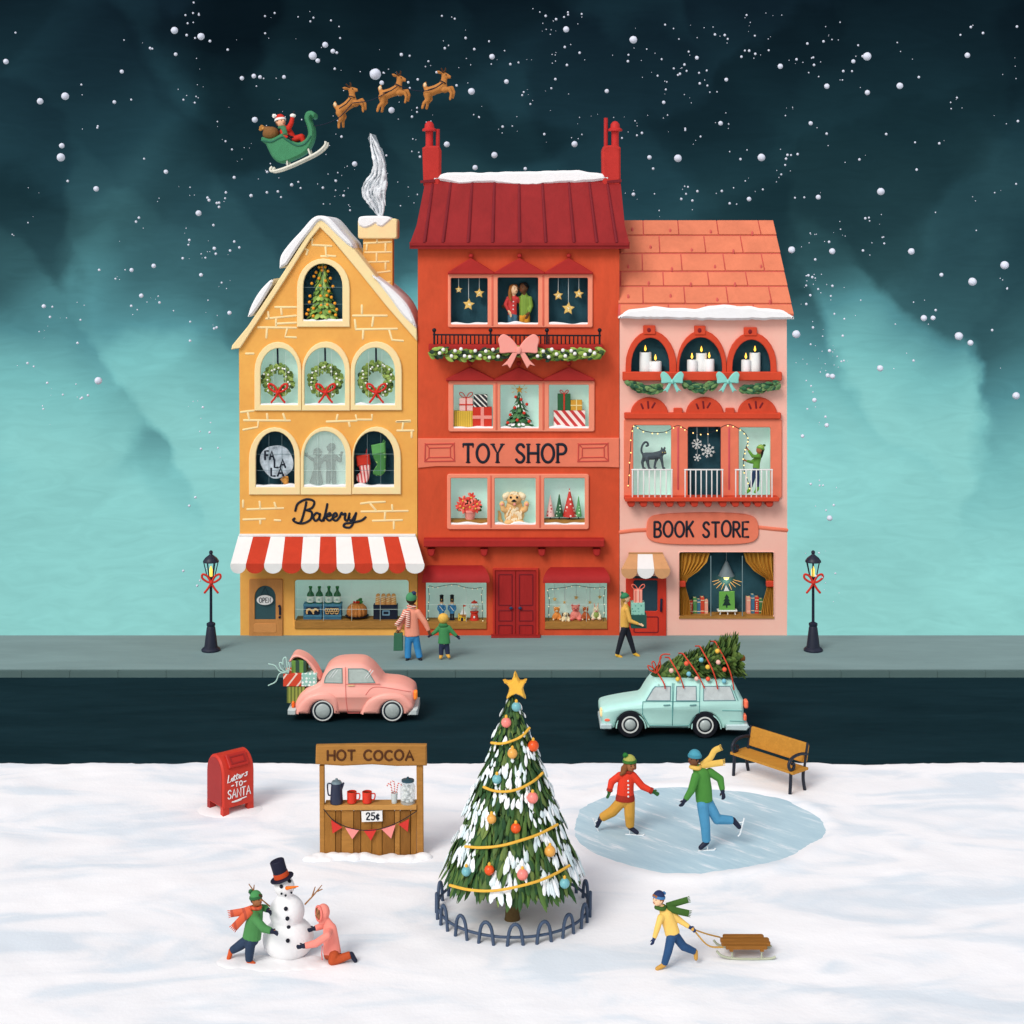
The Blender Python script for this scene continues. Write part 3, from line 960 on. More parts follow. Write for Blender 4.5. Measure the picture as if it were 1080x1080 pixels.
	part('cap', MB().plate([rrect(377.5, 230.5, 419, 252, 3)], Yc - 0.09, 0.78, 0.03), CREAM, ch)
	lp = cr([(377.5, 233), (380, 228.5), (395, 227.6), (409, 228.3), (413, 231)], 4) + cr([(408, 235.5), (403, 239), (398, 238), (396, 235.5), (391, 238.5), (384, 240.5), (378.5, 238)], 4)
	part('snow', MB().plate([lp], Yc - 0.13, 0.84, 0.04), SNOW, ch)
	L = [[(675, 172), (810, 165)], [(740, 150), (740, 170)], [(690, 178), (688, 205)], [(782, 172), (782, 208)], [(680, 217), (810, 215)], [(738, 220), (738, 262)], [(690, 268), (690, 300)], [(800, 262), (680, 266)], [(782, 265), (782, 300)],
		 [(672, 305), (735, 318), (805, 310)], [(742, 320), (740, 352)], [(760, 368), (805, 362)], [(768, 370), (766, 392)], [(800, 365), (798, 412)]]
	part('brick_trim', MB().strokes([zb(l) for l in L], Yc - 0.004, 2.0, 0.012), CREAM, ch)
	return h
build_bakery()
# ================================================================ TOY SHOP
def zt(pts): return zoomed(pts, 430, 120, 4.0)
def zu(pts): return zoomed(pts, 430, 370, 4.5)
def zv(pts): return zoomed(pts, 430, 550, 4.5)
def build_toy():
	h = thing('toy_shop', 'tall red toy shop with ribbed roof and two chimneys between the bakery and book store', 'shop building', W(546, 670, 0))
	r1 = [rrect(475.6, 293.2, 514.4, 342, 1.5), rrect(525, 292.6, 567.6, 342, 1.5), rrect(578.8, 293, 620, 342, 1.5)]
	r2 = [rrect(478.4, 405.6, 520, 451.5, 1), rrect(527.8, 405.6, 568.2, 451.5, 1), rrect(579, 405.6, 621, 451.5, 1)]
	r3 = [rrect(475.6, 504, 514, 553, 1), rrect(521.8, 504, 565, 553, 1), rrect(574, 504, 616.7, 553, 1)]
	s1, s2 = rrect(449.2, 614.5, 513, 656, .6), rrect(575, 614.5, 640.2, 656, .6)
	wall = [(440.7, 674), (440.7, 255), (653.2, 255), (653.2, 674)]
	mb = MB().plate([wall] + [inset(l, -0.9) for l in r1 + r2 + r3 + [s1, s2]], 0.0, 0.2)
	for x0, x1 in ((440.9, 445), (649, 653)):
		a, b = W(x0, 255, 0), W(x1, 674, 0)
		mb.box(((a.x + b.x) / 2, 1.6, (a.z + b.z) / 2), (abs(b.x - a.x), 2.8, abs(a.z - b.z)))
	mb.plate([[(441.2, 674), (441.2, 255), (652.8, 255), (652.8, 674)]], 3.0, 0.12, plane=0)
	part('wall', mb, TOYWALL, h)
	# roof: front slope, ridge, back
	Ye, Yr = -0.28, 1.15
	e0, e1 = W(432, 257.5, Ye), W(664, 257.5, Ye)
	g0, g1 = W(449.5, 187, Yr), W(654, 187, Yr)
	b0, b1 = Vector((e0.x + 0.1, 2.9, e0.z)), Vector((e1.x - 0.1, 2.9, e1.z))
	dn = Vector((0, 0.02, -0.12))
	mb = MB()
	mid0, mid1 = e0.lerp(g0, 0.30) + Vector((0.05, 0, -0.04)), e1.lerp(g1, 0.30) + Vector((-0.05, 0, -0.04))   # slight flare at the eaves
	vs = [e0, e1, mid1, mid0, g1, g0, b0, b1, e0 + dn, e1 + dn, b0 + dn, b1 + dn]
	mb.add(vs, [(0, 1, 2, 3), (3, 2, 4, 5), (5, 4, 7, 6), (0, 3, 5, 6), (1, 7, 4, 2), (0, 8, 9, 1), (8, 10, 11, 9), (0, 6, 10, 8), (1, 9, 11, 7), (6, 7, 11, 10)])
	rf = part('roof', mb, TOYROOF, h, 10)
	ribs = MB()
	bx = [70, 148, 255, 358, 472, 583, 702, 798, 882]; tx = [107, 182, 272, 366, 470, 568, 680, 766, 842]
	for a, b in zip(bx, tx):
		pa, pb = 430 + a / 4, 430 + b / 4
		p0 = W(pa, 256.5, Ye, -0.01); p2 = W(pb, 193, Yr - 0.1)
		k = 0.30
		p1 = Vector((p0.x + (p2.x - p0.x) * k, e0.y + (g0.y - e0.y) * k - 0.01, mid0.z))
		ribs.tube([p0, p1, p2], 0.042, 8)
	part('seam', ribs, MAROON, rf)
	part('eave', MB().plate([[(431.6, 255.3), (664.4, 255.3), (663.2, 259.4), (432.6, 259.4)]], Ye - 0.02, 0.05, 0.012), TOYROOF, rf)
	lp = lumpy([(455.5, 187.5), (470, 182), (520, 181.5), (590, 180), (610, 179.5), (635, 183), (643.5, 187)], [(455.5, 190), (470, 191), (485, 195), (500, 193), (520, 193), (545, 195.5), (560, 196.5), (590, 193), (620, 192), (643.5, 189)], 46, 1.4, 3)
	part('snow', MB().plate([lp], Yr - 0.16, 0.5, 0.06), SNOW, rf)
	# chimneys with their pots
	for side in (0, 1):
		Y = 1.0
		if side == 0: st = [(446.5, 196), (445.3, 156), (449.5, 153.5), (463, 153.8), (464.8, 158), (464.3, 196)]
		else: st = [(635.6, 196), (635.2, 158), (637, 153.8), (649, 152.5), (654.6, 155.5), (654.6, 196)]
		ch = part('chimney', MB().plate([st], Y, 0.55, 0.05), paint((184, 46, 40), 0.65, 0.14, 2), h)
		cx = 452.3 if side == 0 else 649.4
		bottom = W(cx, 155, Y, 0.25)
		prof = [(0.115, 0), (0.10, 0.08), (0.10, 0.40), (0.11, 0.43), (0.19, 0.44), (0.19, 0.49), (0.13, 0.53), (0.12, 0.62), (0.07, 0.69), (0.01, 0.71)]
		part('chimney_pot', MB().lathe(bottom, prof, 16), RED if False else paint((190, 44, 42), 0.6, 0.1, 3), ch)
		if side == 0: px, top = 461.3, 135.5
		else: px, top = 639.6, 123.6
		a = W(px, 156, Y, 0.25); b = W(px, top, Y, 0.25)
		part('pipe', MB().tube([a, b], [0.055, 0.055], 10), paint((176, 40, 40), 0.6, 0.1, 3), ch)
		part('flashing', MB().plate([[(cx - 9, 190.5), (cx + 6, 189), (cx + 6, 192), (cx - 9, 193)]], Y - 0.03, 0.2), MAROON, ch)
	# upper windows
	def pediments(y0, y1, spans, ball_y):
		for (a, b) in spans:
			m = (a + b) / 2
			lp = cr([(a, y1 - 2.2), ((a + m) / 2, y0 + (y1 - y0) * 0.45), (m, y0 + 1)], 4)[:-1] + cr([(m, y0 + 1), ((b + m) / 2, y0 + (y1 - y0) * 0.45), (b, y1 - 2.2)], 4) + [(b, y1), (a, y1)]
			mb = MB().plate([lp], -0.16, 0.17, 0.02, plane=0)
			mb.ell(W(m, ball_y, 0, -0.1), 0.065)
			part('pediment', mb, DARKRED, h)
	pediments(271, 289.2, [(472.6, 521.4), (521.6, 574.4), (574.6, 625)], 269.8)
	window(h, rrect(472.5, 288.6, 625, 345.2, 2), r1, [NIGHT] * 3, CORAL, 0.36, None, True, 2.0, 20)
	pediments(385.5, 401.4, [(470.7, 521.2), (521.4, 573), (573.2, 626.8)], 383)
	window(h, rrect(473, 401, 627, 455, 2.5), r2, [AQUA] * 3, CORAL, 0.36, None, True, 1.6, 24)
	window(h, rrect(471.6, 499.6, 621, 558, 2.5), r3, [AQUA] * 3, CORAL, 0.36, None, True, 1.8, 28)
	part('mullion', MB().strokes([[(519.4, 291), (519.4, 343)], [(573, 291), (573, 343)], [(523.6, 404), (523.6, 453)], [(573.2, 404), (573.2, 453)], [(517.7, 502), (517.7, 556)], [(569.5, 502), (569.5, 556)]], -0.062, 2.2, 0.01), paint((214, 104, 82), 0.7, 0.06), h)
	# balcony
	bl = part('balcony', MB().boxpx(452, 363.5, 636, 369.5, -0.42, 0.44, 0.015), DARKRED, h)
	rail = MB()
	Y = -0.36
	rail.strokes([[(457, 353), (633.5, 354)]], Y, 1.7, 0.02)
	x = 461.5
	while x < 630:
		rail.strokes([[(x, 353.5), (x, 362.5)]], Y, 1.5, 0.014); x += 4.35
	part('railing', rail, BLACK, bl)
	for x in (458, 517.4, 576.8, 632.4):
		mb = MB().tube([W(x, 364, Y), W(x, 349, Y)], 0.026, 8); mb.ell(W(x, 348.2, Y), 0.055)
		part('post', mb, BLACK, bl)
	# sign band
	sg = part('sign_board', MB().plate([[(440.9, 462.2), (652.9, 461.6), (652.9, 493), (640, 492.4), (460, 491.6), (441, 493.4)]], -0.05, 0.06, 0.012, plane=0), CORALSIGN, h)
	for (x0, x1) in ((447.6, 480), (609, 642)):
		a = [(x0 + .5, 467.6), (x1 - .5, 467), (x1, 486.5), (x0, 487)]
		fr = [a, inset(a, 1.2)]
		mb = MB().plate(fr, -0.066, 0.02, 0.004, plane=0)
		q = inset(a, 4.2); mb.plate([q, inset(q, 1.0)], -0.066, 0.02, 0.004, plane=0)
		mb.strokes([[a[i], q[i]] for i in range(4)], -0.056, 0.9, 0.01)
		part('panel', mb, paint((196, 74, 66), 0.7, 0.08, 3), sg)
	ln, ser = text_lines('TOY SHOP', 488.5, 468.6, 597, 487.6, 0.26, serif=True)
	mb = MB().strokes(ln, -0.056, 3.0, 0.018); mb.strokes(ser, -0.055, 1.5, 0.016)
	part('lettering', mb, INK, sg, 60)
	# ledge and shop front
	lg = part('ledge', MB().boxpx(446.8, 569.2, 637.6, 577.2, -0.3, 0.32, 0.02), DARKRED, h)
	for x in (455.2, 510.7, 571.3, 629):
		part('bracket', MB().plate([[(x - 4, 577.4), (x + 4, 577.4), (x + 3.4, 583), (x + 1.5, 585), (x - 1.5, 585), (x - 3.4, 583)]], -0.22, 0.23, 0.02, plane=0), DARKRED, lg)
	def hood(x0, x1, xa, xb, yt, yb):
		a, b = W(xa, yt, 0, -0.02), W(xb, yt, 0, -0.02)
		c, d = W(x1, yb - 1.5, -0.5), W(x0, yb - 1.5, -0.5)
		c2, d2 = W(x1, yb, -0.5), W(x0, yb, -0.5)
		pts = [a, b]
		# a convex cloth: three bands
		rows = []
		for k in range(6):
			t = k / 5
			y = -0.02 + (-0.48) * math.sin(t * PI / 2); zf = 1 - math.cos(t * PI / 2)
			z = a.z + (c.z - a.z) * (zf * 0.8 + t * 0.2)
			rows.append([Vector((a.x + (d.x - a.x) * math.sin(t * PI / 2), y, z)), Vector((b.x + (c.x - b.x) * math.sin(t * PI / 2), y, z))])
		rows.append([d2, c2])
		mb = MB(); vs = []
		for r in rows: vs += r
		n = len(rows)
		fs = [(2 * k, 2 * k + 1, 2 * k + 3, 2 * k + 2) for k in range(n - 1)]
		# cheeks to the wall
		w0, w1 = Vector((rows[0][0].x + .02, -0.02, d2.z)), Vector((rows[0][1].x - .02, -0.02, d2.z))
		vs += [w0, w1]
		fs += [tuple([2 * k for k in range(n)] + [2 * n]), tuple([2 * k + 1 for k in range(n)] + [2 * n + 1])]
		mb.add(vs, fs)
		part('awning', mb, paint((160, 34, 34), 0.7, 0.1, 2), h, 30)
	hood(445.3, 516.5, 451, 508.5, 596, 614.6)
	hood(572.6, 643.6, 580.5, 636.5, 598, 615)
	for lp, oc in ((s1, rect(448, 613.6, 514, 664)), (s2, rect(574, 613.6, 641, 664))):
		w = window(h, oc, [lp], [AQUA], TOYWALL, 0.45, (2, 1), False, front=-0.02)
		part('counter', MB().boxpx(min(p[0] for p in lp) - .2, 656, max(p[0] for p in lp) + .2, 663.6, -0.04, 0.48, 0.01), WOOD, w)
	# double door
	part('door_frame', MB().plate([[(519.8, 599), (568, 599), (568, 673), (565.6, 673), (565.6, 601.2), (522.2, 601.2), (522.2, 673), (519.8, 673)]], -0.07, 0.09, 0.01, plane=0), paint((184, 48, 36), 0.65, 0.1, 3), h)
	for k, (x0, x1) in enumerate(((522.4, 543.6), (544.2, 565.4))):
		dr = part('door', MB().boxpx(x0, 601.4, x1, 672.5, -0.04, 0.05, 0.006), paint((160, 34, 33), 0.62, 0.12, 3, 0.1, (3, 1, 0.5)), h)
		a, b = x0 + 3, x1 - 3
		for (y0, y1) in ((605, 638.5), (643, 655), (658.5, 669.5)):
			o = rrect(a, y0, b, y1, 1.0)
			part('panel', MB().plate([o, inset(o, 1.1)], -0.052, 0.02, 0.005, plane=0), MAROON, dr)
		hx = 539 if k == 0 else 548.5
		part('handle', MB().ell(W(hx, 640.6, 0, -0.08), (0.05, 0.035, 0.04)), paint((38, 62, 92), 0.4, 0.1), dr)
	part('door_step', MB().boxpx(518, 671.4, 570, 674.2, -0.28, 0.27, 0.01), paint((150, 36, 34), 0.7, 0.1), h)
	return h
build_toy()
# ================================================================ BOOK STORE
def zk(pts): return zoomed(pts, 640, 220, 4.32)
def zl(pts): return zoomed(pts, 640, 400, 4.32)
def zm(pts): return zoomed(pts, 640, 530, 4.32)
def build_books():
	h = thing('book_store', 'pale pink book store with coral tiled roof and white railed balcony doors', 'shop building', W(741, 670, 0))
	r1 = [arch(665.5, 356, 706, 393, 30), arch(716, 355.5, 761.5, 393, 31), arch(772, 358, 812.5, 393, 29)]
	r2 = [rrect(667.8, 448.3, 707.8, 525, 2), rrect(725.2, 450, 760.2, 525, 2), rrect(779, 450.5, 812.5, 525, 2)]
	sw = rrect(716.5, 582.5, 816.2, 650.5, 2)
	wall = [(653.6, 674), (653.6, 335), (829.8, 335), (830.4, 600), (830, 674)]
	mb = MB().plate([wall] + [inset(l, -0.9) for l in r1 + r2 + [sw]], 0.0, 0.2)
	for x0, x1 in ((653.8, 658), (825.5, 829.6)):
		a, b = W(x0, 335, 0), W(x1, 674, 0)
		mb.box(((a.x + b.x) / 2, 1.5, (a.z + b.z) / 2), (abs(b.x - a.x), 2.6, abs(a.z - b.z)))
	mb.plate([[(654.1, 674), (654.1, 335), (829.4, 335), (829.4, 674)]], 2.8, 0.12, plane=0)
	part('wall', mb, PINKWALL, h)
	# tiled roof
	Ye, Yr = -0.22, 1.5
	def P(px, t, up=0.0):
		"""point on the front slope: px at the eave and ridge blended, t up the slope"""
		py = 333 + (232.7 - 333) * t
		Y = Ye + (Yr - Ye) * t
		p = W(px, py, Y)
		return p + Vector((0, -0.6, 0.8)) * up
	def edge(t): return 652.0 + 1.5 * t, 837 + (815 - 837) * t
	mb = MB()
	a, b, c, d = P(652.2, 0), P(837, 0), P(815.5, 1), P(654, 1)
	e, f = Vector((a.x, 2.9, a.z)), Vector((b.x - .1, 2.9, b.z))
	mb.add([a, b, c, d, e, f], [(0, 1, 2, 3), (3, 2, 5, 4), (0, 3, 4), (1, 5, 2), (0, 4, 5, 1)])
	rf = part('roof', mb, TILELINE, h, 0)
	rows = [0.0, 0.115, 0.30, 0.455, 0.645, 0.835, 1.0]
	tl = MB(); rr = random.Random(8)
	for r in range(6):
		t0, t1 = rows[r] + 0.006, rows[r + 1] - 0.006
		l0, r0_ = edge(t0); l1, r1_ = edge(t1)
		cuts = [0.0] + [((i + (0.55 if r % 2 else 0.08)) / 4.0) for i in range(0, 5)] + [1.0]
		cuts = sorted(set(min(1, max(0, q + (rr.uniform(-.02, .02) if 0 < q < 1 else 0))) for q in cuts))
		for q0, q1 in zip(cuts, cuts[1:]):
			if q1 - q0 < 0.03: continue
			g0 = 0.0035 if q0 > 0 else 0; g1 = 0.0035 if q1 < 1 else 0
			x = lambda q, l, rgt: l + (rgt - l) * q
			lo, hi = 0.055 + rr.uniform(-.006, .006), 0.03
			v = [P(x(q0 + g0, l0, r0_), t0, lo), P(x(q1 - g1, l0, r0_), t0, lo), P(x(q1 - g1, l1, r1_), t1, hi), P(x(q0 + g0, l1, r1_), t1, hi)]
			wv = [P(x(q0 + g0, l0, r0_), t0, -.01), P(x(q1 - g1, l0, r0_), t0, -.01), P(x(q1 - g1, l1, r1_), t1, -.01), P(x(q0 + g0, l1, r1_), t1, -.01)]
			tl.add(v + wv, [(0, 1, 2, 3), (0, 1, 5, 4), (1, 2, 6, 5), (2, 3, 7, 6), (3, 0, 4, 7)])
	part('tiles', tl, TILE, rf, 0)
	nicks = MB()
	for px, py in zk([(116, 105), (288, 110), (473, 115), (662, 122), (199, 185), (386, 200), (576, 205), (98, 275), (296, 285), (492, 275), (702, 275), (190, 350), (382, 355), (583, 355), (97, 410), (290, 408), (502, 425), (742, 435)]):
		t = (333 - py) / (333 - 232.7)
		p = P(px, t, 0.062); nicks.ell(p, (0.028, 0.02, 0.07))
	part('nib', nicks, TILELINE, rf)
	lp = lumpy([(652.6, 334), (662, 327), (690, 323.5), (720, 325.5), (735, 326), (750, 322.5), (775, 322), (800, 325), (825, 326.5), (837.8, 334.5)], [(652.6, 336), (700, 336.6), (760, 338), (837.8, 336.8)], 50, 1.5, 6, 1.4)
	part('snow', MB().plate([lp], Ye - 0.07, 0.55, 0.06), SNOW, rf)
	# arched candle windows
	outs = [arch(659.7, 348.6, 713.2, 393.3, 37), arch(713.6, 348.2, 765.8, 393.3, 37), arch(766.2, 350.4, 818.6, 393.3, 35)]
	for k in range(3):
		window(h, outs[k][:-2] + [(outs[k][-2][0], 398), (outs[k][-1][0], 398)], [r1[k]], [NIGHT], REDTRIM, 0.3, None, False, front=-0.08 - 0.004 * k)
	ks = MB()
	for k, (x0, y0, x1, y1) in enumerate(((678.2, 343, 691, 351.5), (732, 343.4, 743.7, 352), (784.2, 345, 797.8, 353))):
		mb = MB().plate([rrect(x0, y0, x1, y1 + 1, 1)], -0.115, 0.12, 0.015, plane=0)
		mb2 = MB().ell(W((x0 + x1) / 2 - .6, (y0 + y1) / 2 + .5, 0, -0.118), (0.05, 0.015, 0.06))
		kk = part('keystone', mb, REDTRIM, h); part('boss', mb2, MAROON, kk)
	part('sill', MB().plate([rrect(656.4, 391.8, 823.8, 401, 1.2)], -0.16, 0.17, 0.02, plane=0), REDTRIM, h)
	# french windows
	for k, (x0, x1, yt) in enumerate(((665, 704.4, 418.8), (723.3, 762.7, 418.5), (777.8, 819, 418.5))):
		lp = arch(x0, yt, x1, 436.4, 17.5, 14)
		mb = MB().plate([lp], -0.09, 0.1, 0.02, plane=0)
		fan = part('fanlight', mb, REDTRIM, h)
		cx = (x0 + x1) / 2
		part('ray', MB().strokes([[(cx - 8.5, 426), (cx - 6.5, 431)], [(cx - 1.5, 423.5), (cx - .8, 430.5)], [(cx + 6, 425), (cx + 3, 430)]], -0.092, 2.0, 0.012), MAROON, fan)
	part('cornice', MB().plate([rrect(658.2, 434.8, 823, 441.4, 1)], -0.14, 0.15, 0.02, plane=0), REDTRIM, h)
	cb = MB()
	for x in (714.8, 769.6): cb.plate([rrect(x - 4.6, 430, x + 4.6, 436, 1)], -0.125, 0.13, 0.015, plane=0)
	part('corbel', cb, REDTRIM, h)
	window(h, rrect(658, 441.2, 824.3, 525.6, 3), r2, [AQUA, NIGHT, AQUA], CORALSIGN, 0.36, None, False)
	part('mullion', MB().strokes([[(715.2, 451), (715.2, 516)], [(769, 451), (769, 516)]], -0.066, 2.0, 0.012), paint((206, 86, 92), 0.7, 0.06), h)
	bl = part('balcony', MB().plate([rrect(659.2, 524.8, 822.2, 529.2, 1)], -0.42, 0.44, 0.015, plane=-0.42), REDTRIM, h)
	for x in zl([(x, 0) for x in (112, 168, 230, 288, 343, 400, 462, 530, 587, 640, 690, 742)]):
		part('corbel', MB().plate([[(x[0] - 4, 529), (x[0] + 4, 529), (x[0] + 3.6, 533), (x[0] + 2, 534.8), (x[0] - 2, 534.8), (x[0] - 3.6, 533)]], -0.36, 0.37, 0.015), paint((190, 58, 38), 0.7, 0.1, 3), bl)
	for x0, x1 in ((666.4, 709.2), (722, 762.6), (775.4, 814.8)):
		Y = -0.36
		mb = MB(); mb.strokes([[(x0, 495.4), (x1, 495.4)]], Y, 1.5, 0.016)
		n = 7
		for i in range(n + 1):
			x = x0 + .6 + (x1 - x0 - 1.2) * i / n
			mb.strokes([[(x, 496), (x, 525)]], Y, 1.3, 0.014)
		part('railing', mb, WHITE, bl)
	# sign
	sg = part('sign_board', MB().plate([cr([(681.8, 557), (685, 546), (698, 542), (735, 540.3), (775, 541), (795, 545), (799.8, 557), (797, 569), (780, 573.5), (735, 574.2), (700, 573), (684, 568)], 5, True)], -0.06, 0.07, 0.015, plane=0), CORALSIGN, h)
	part('lettering', MB().strokes(text_lines('BOOK STORE', 690.3, 550, 789.4, 566, 0.24, jit=0.03), -0.066, 2.5, 0.018), INK, sg, 60)
	part('band', MB().strokes([[(653.9, 561.4), (668, 559.6), (683, 559)], [(798, 556), (812, 557.6), (830, 559.3)]], 0.0, 4.2, 0.03), CORALSIGN, h, 60)
	# shop window and door
	w = window(h, rrect(715.4, 581.4, 817.3, 652.6, 2), [sw], [NIGHT], PINKWALL, 0.5, (2, 0), False, front=-0.02, bar_w=0.9)
	part('counter', MB().boxpx(716.2, 650.3, 816.5, 652.6, -0.03, 0.52), WOOD, w)
	dr = part('door', MB().plate([rect(660, 610, 702.6, 672.5), rrect(668, 607.5 + 4, 693.4, 644.2, 2)], -0.05, 0.07, 0.01, plane=0), paint((196, 52, 34), 0.65, 0.12, 3, 0.1, (2, 1, 0.6)), h)
	part('window', MB().plate([rrect(667.4, 607.5, 694, 644.8, 2)], -0.015, 0.02, plane=0), paint((40, 66, 78), 0.25, 0.2, 1.5, spec=0.5), dr)
	o = rrect(668, 649.5, 694.5, 667, 2)
	part('panel', MB().plate([o, inset(o, 1.1)], -0.062, 0.02, 0.005, plane=0), MAROON, dr)
	part('handle', MB().strokes([[(697.6, 632), (697.2, 644.5)]], -0.08, 2.4, 0.03), NAVY, dr)
	aw = part('awning', MB().boxpx(663, 582.8, 699, 584.6, -0.04, 0.05), paint((176, 130, 86), 0.7, 0.1), h)
	tans = paint((202, 150, 104), 0.75, 0.1, 3)
	for i, (a, b, c, d) in enumerate(((663.8, 672.6, 655.2, 672.2), (672.6, 688, 672.2, 690), (688, 699.2, 690, 706.8))):
		mb = MB(); Yo = -0.5
		v = [W(a, 583.6, 0, -0.02), W(b, 583.6, 0, -0.02), W(d, 600.5, Yo), W(c, 600.5, Yo)]
		off = Vector((0, 0.02, -0.03))
		mb.add(v + [q + off for q in v], [(0, 1, 2, 3), (4, 5, 6, 7), (0, 1, 5, 4), (1, 2, 6, 5), (2, 3, 7, 6), (3, 0, 4, 7)])
		mb.plate([[(c, 600), (d, 600)] + arc((c + d) / 2, 602, (d - c) / 2, 8.4, 0, 180, 10)], Yo - 0.004, 0.03)
		part('stripe', mb, WHITE if i == 1 else tans, aw, 20)
	return h
build_books()
# ================================================================ things in the windows
# ---- people
def hand(mb, wrist, d, side, L, curl=0.35, mitten=False):
	"""palm, four fingers of different lengths and a thumb leaving the side of the palm"""
	d = Vector(d).normalized(); side = Vector(side); side = (side - d * side.dot(d)).normalized()
	nr = d.cross(side).normalized()
	wrist = Vector(wrist)
	w = L * 0.21
	mb.capsule(wrist - d * L * 0.1, L * 0.13, wrist + d * L * 0.12, L * 0.17, 8)
	for s in (-0.75, -0.25, 0.25, 0.75):
		mb.capsule(wrist + d * L * 0.1 + side * w * s * 0.7, L * 0.10, wrist + d * L * 0.48 + side * w * s, L * 0.10, 8)
	for s, l in zip((-0.86, -0.29, 0.29, 0.86), (0.36, 0.45, 0.48, 0.42)):
		a = wrist + d * L * 0.48 + side * w * s
		b = a + (d * 0.9 + nr * curl * 0.5 + side * s * 0.12).normalized() * L * l * 0.55
		c = b + (d * 0.7 + nr * curl + side * s * 0.1).normalized() * L * l * 0.45
		r = L * (0.085 if mitten else 0.068)
		mb.capsule(a, r * 1.1, b, r, 8); mb.capsule(b, r, c, r * 0.85, 8)
	a = wrist + d * L * 0.16 + side * w * 0.8
	b = a + (d * 0.6 + side * 0.85 + nr * 0.2).normalized() * L * 0.24
	c = b + (d * 0.95 + side * 0.3 + nr * 0.3).normalized() * L * 0.2
	mb.capsule(a, L * 0.1, b, L * 0.085, 8); mb.capsule(b, L * 0.085, c, L * 0.065, 8)
def person(label, Y, head, torso, arms, legs, skin, top, bottom, shoe=None, yaw=0.0, tilt=0.0, glove=None, hat=None, hair=None, scarf=None,
		   hip_r=None, base=None, sy=0.72, eyes=True, group=None, hem=True, voxel=None, cuff=None, hand_len=None, lean=0.0, face_dark=None):
	"""all points are picture units (x, y, metres in depth, radius in picture units) at plane y = Y"""
	k = (CAM_D + Y) / FPX
	def P(p): return W(p[0], p[1], Y, p[2])
	hx, hy, hz, hr = head
	hr *= k
	hc = P(head)
	tilt -= 16        # chins up a little
	fwd = Vector((math.sin(rad(yaw)) * math.cos(rad(tilt)), -math.cos(rad(yaw)) * math.cos(rad(tilt)), -math.sin(rad(tilt))))
	rgt = Vector((math.cos(rad(yaw)), math.sin(rad(yaw)), 0))
	upv = fwd.cross(rgt)
	if lean:
		q = Matrix.Rotation(rad(lean), 3, Vector((0, 1, 0)))
		fwd, rgt, upv = q @ fwd, q @ rgt, q @ upv
	R = Matrix((rgt, -fwd, upv)).transposed()      # local x right, -y forward, z up
	def H(x, y, z): return hc + (rgt * x + fwd * y + upv * z) * hr
	if base is None:
		zs = [P(l[-1]) for l in legs]
		low = min(zs, key=lambda v: v.z)
		base = (low.x, low.y, low.z)
	t = thing('person', label, 'person', base, group)
	vx = voxel or max(0.008, 0.55 * k)
	# body
	b = MB()
	b.ell(hc, (hr * 0.86, hr * 0.94, hr * 1.08), R)
	b.ell(H(0, 0.28, -0.42), (hr * 0.58, hr * 0.6, hr * 0.6), R)
	b.capsule(H(0, 0.9, 0.12), hr * 0.09, H(0, 1.06, -0.16), hr * 0.15, 8)
	for s in (-1, 1): b.ell(H(0.86 * s, -0.05, -0.05), (hr * 0.12, hr * 0.2, hr * 0.26), R)
	nk = P(torso[0])
	b.capsule(H(0, -0.1, -0.5), hr * 0.42, nk, hr * 0.45, 10)
	tor = [(P(p), p[3] * k * 0.8) for p in torso]
	b.chain(tor, 12, sy)
	for a in arms:
		b.chain([(P(p), p[3] * k * 0.72) for p in a], 8)
	for l in legs:
		b.chain([(P(p), p[3] * k * 0.72) for p in l[:3]], 8)
		b.capsule(tor[-1][0], tor[-1][1] * 0.8, P(l[0]), l[0][3] * k * 0.7, 8)
	hl = (hand_len or hr * 1.5 / k) * k
	hands = []
	for a in arms:
		w, e = P(a[-1]), P(a[-2])
		d = (w - e).normalized()
		sd = Vector((0, 0, 1)) if abs(d.z) < 0.75 else (fwd if abs(fwd.x) > 0.3 else Vector((1 if w.x < nk.x else -1, 0, 0)))
		hands.append((w, d, sd, a[-1][3] * k))
		hand(b, w, d, sd, hl * (0.9 if glove else 1.0))
	part('body', organic(b, vx, 3), skin, t, 60)
	# clothes
	c = MB()
	tt = [(P(p), p[3] * k) for p in torso]
	c.chain(tt, 14, sy, flat=hem)
	for a in arms:
		pts = [(P(p), p[3] * k) for p in a]
		c.chain(pts[:-1] + [(pts[-2][0].lerp(pts[-1][0], 0.9), pts[-1][1])], 10, 1.0, True)
		up = min(tt, key=lambda q: (q[0] - pts[0][0]).length)
		c.capsule(up[0].lerp(pts[0][0], 0.3), pts[0][1], pts[0][0], pts[0][1], 10)
	jk = part('jacket', organic(c, vx * 1.15, 3), top, t, 60)
	if cuff:
		for a in arms:
			w, e = P(a[-1]), P(a[-2])
			part('cuff', MB().capsule(w.lerp(e, 0.16), a[-1][3] * k * 1.18, w.lerp(e, 0.02), a[-1][3] * k * 1.18, 10, flat=True), cuff, jk)
		p0, p1 = tt[-2][0], tt[-1][0]
		part('hem', MB().capsule(p1.lerp(p0, 0.16), tt[-1][1] * 1.06, p1.lerp(p0, -0.03), tt[-1][1] * 1.06, 14, sy, True), cuff, jk)
	if legs and bottom:
		c = MB()
		hp = tor[-1][0]
		c.capsule(tt[-1][0].lerp(tt[-2][0], 0.35), tt[-1][1] * 0.86, tt[-1][0], tt[-1][1] * 0.84, 12, sy)
		for l in legs:
			pts = [(P(p), p[3] * k) for p in l[:3]]
			c.capsule(tt[-1][0], tt[-1][1] * 0.72, pts[0][0], pts[0][1], 10, 0.9)
			c.chain(pts, 10, 1.0, True)
		part('trousers', organic(c, vx * 1.15, 3), bottom, t, 60)
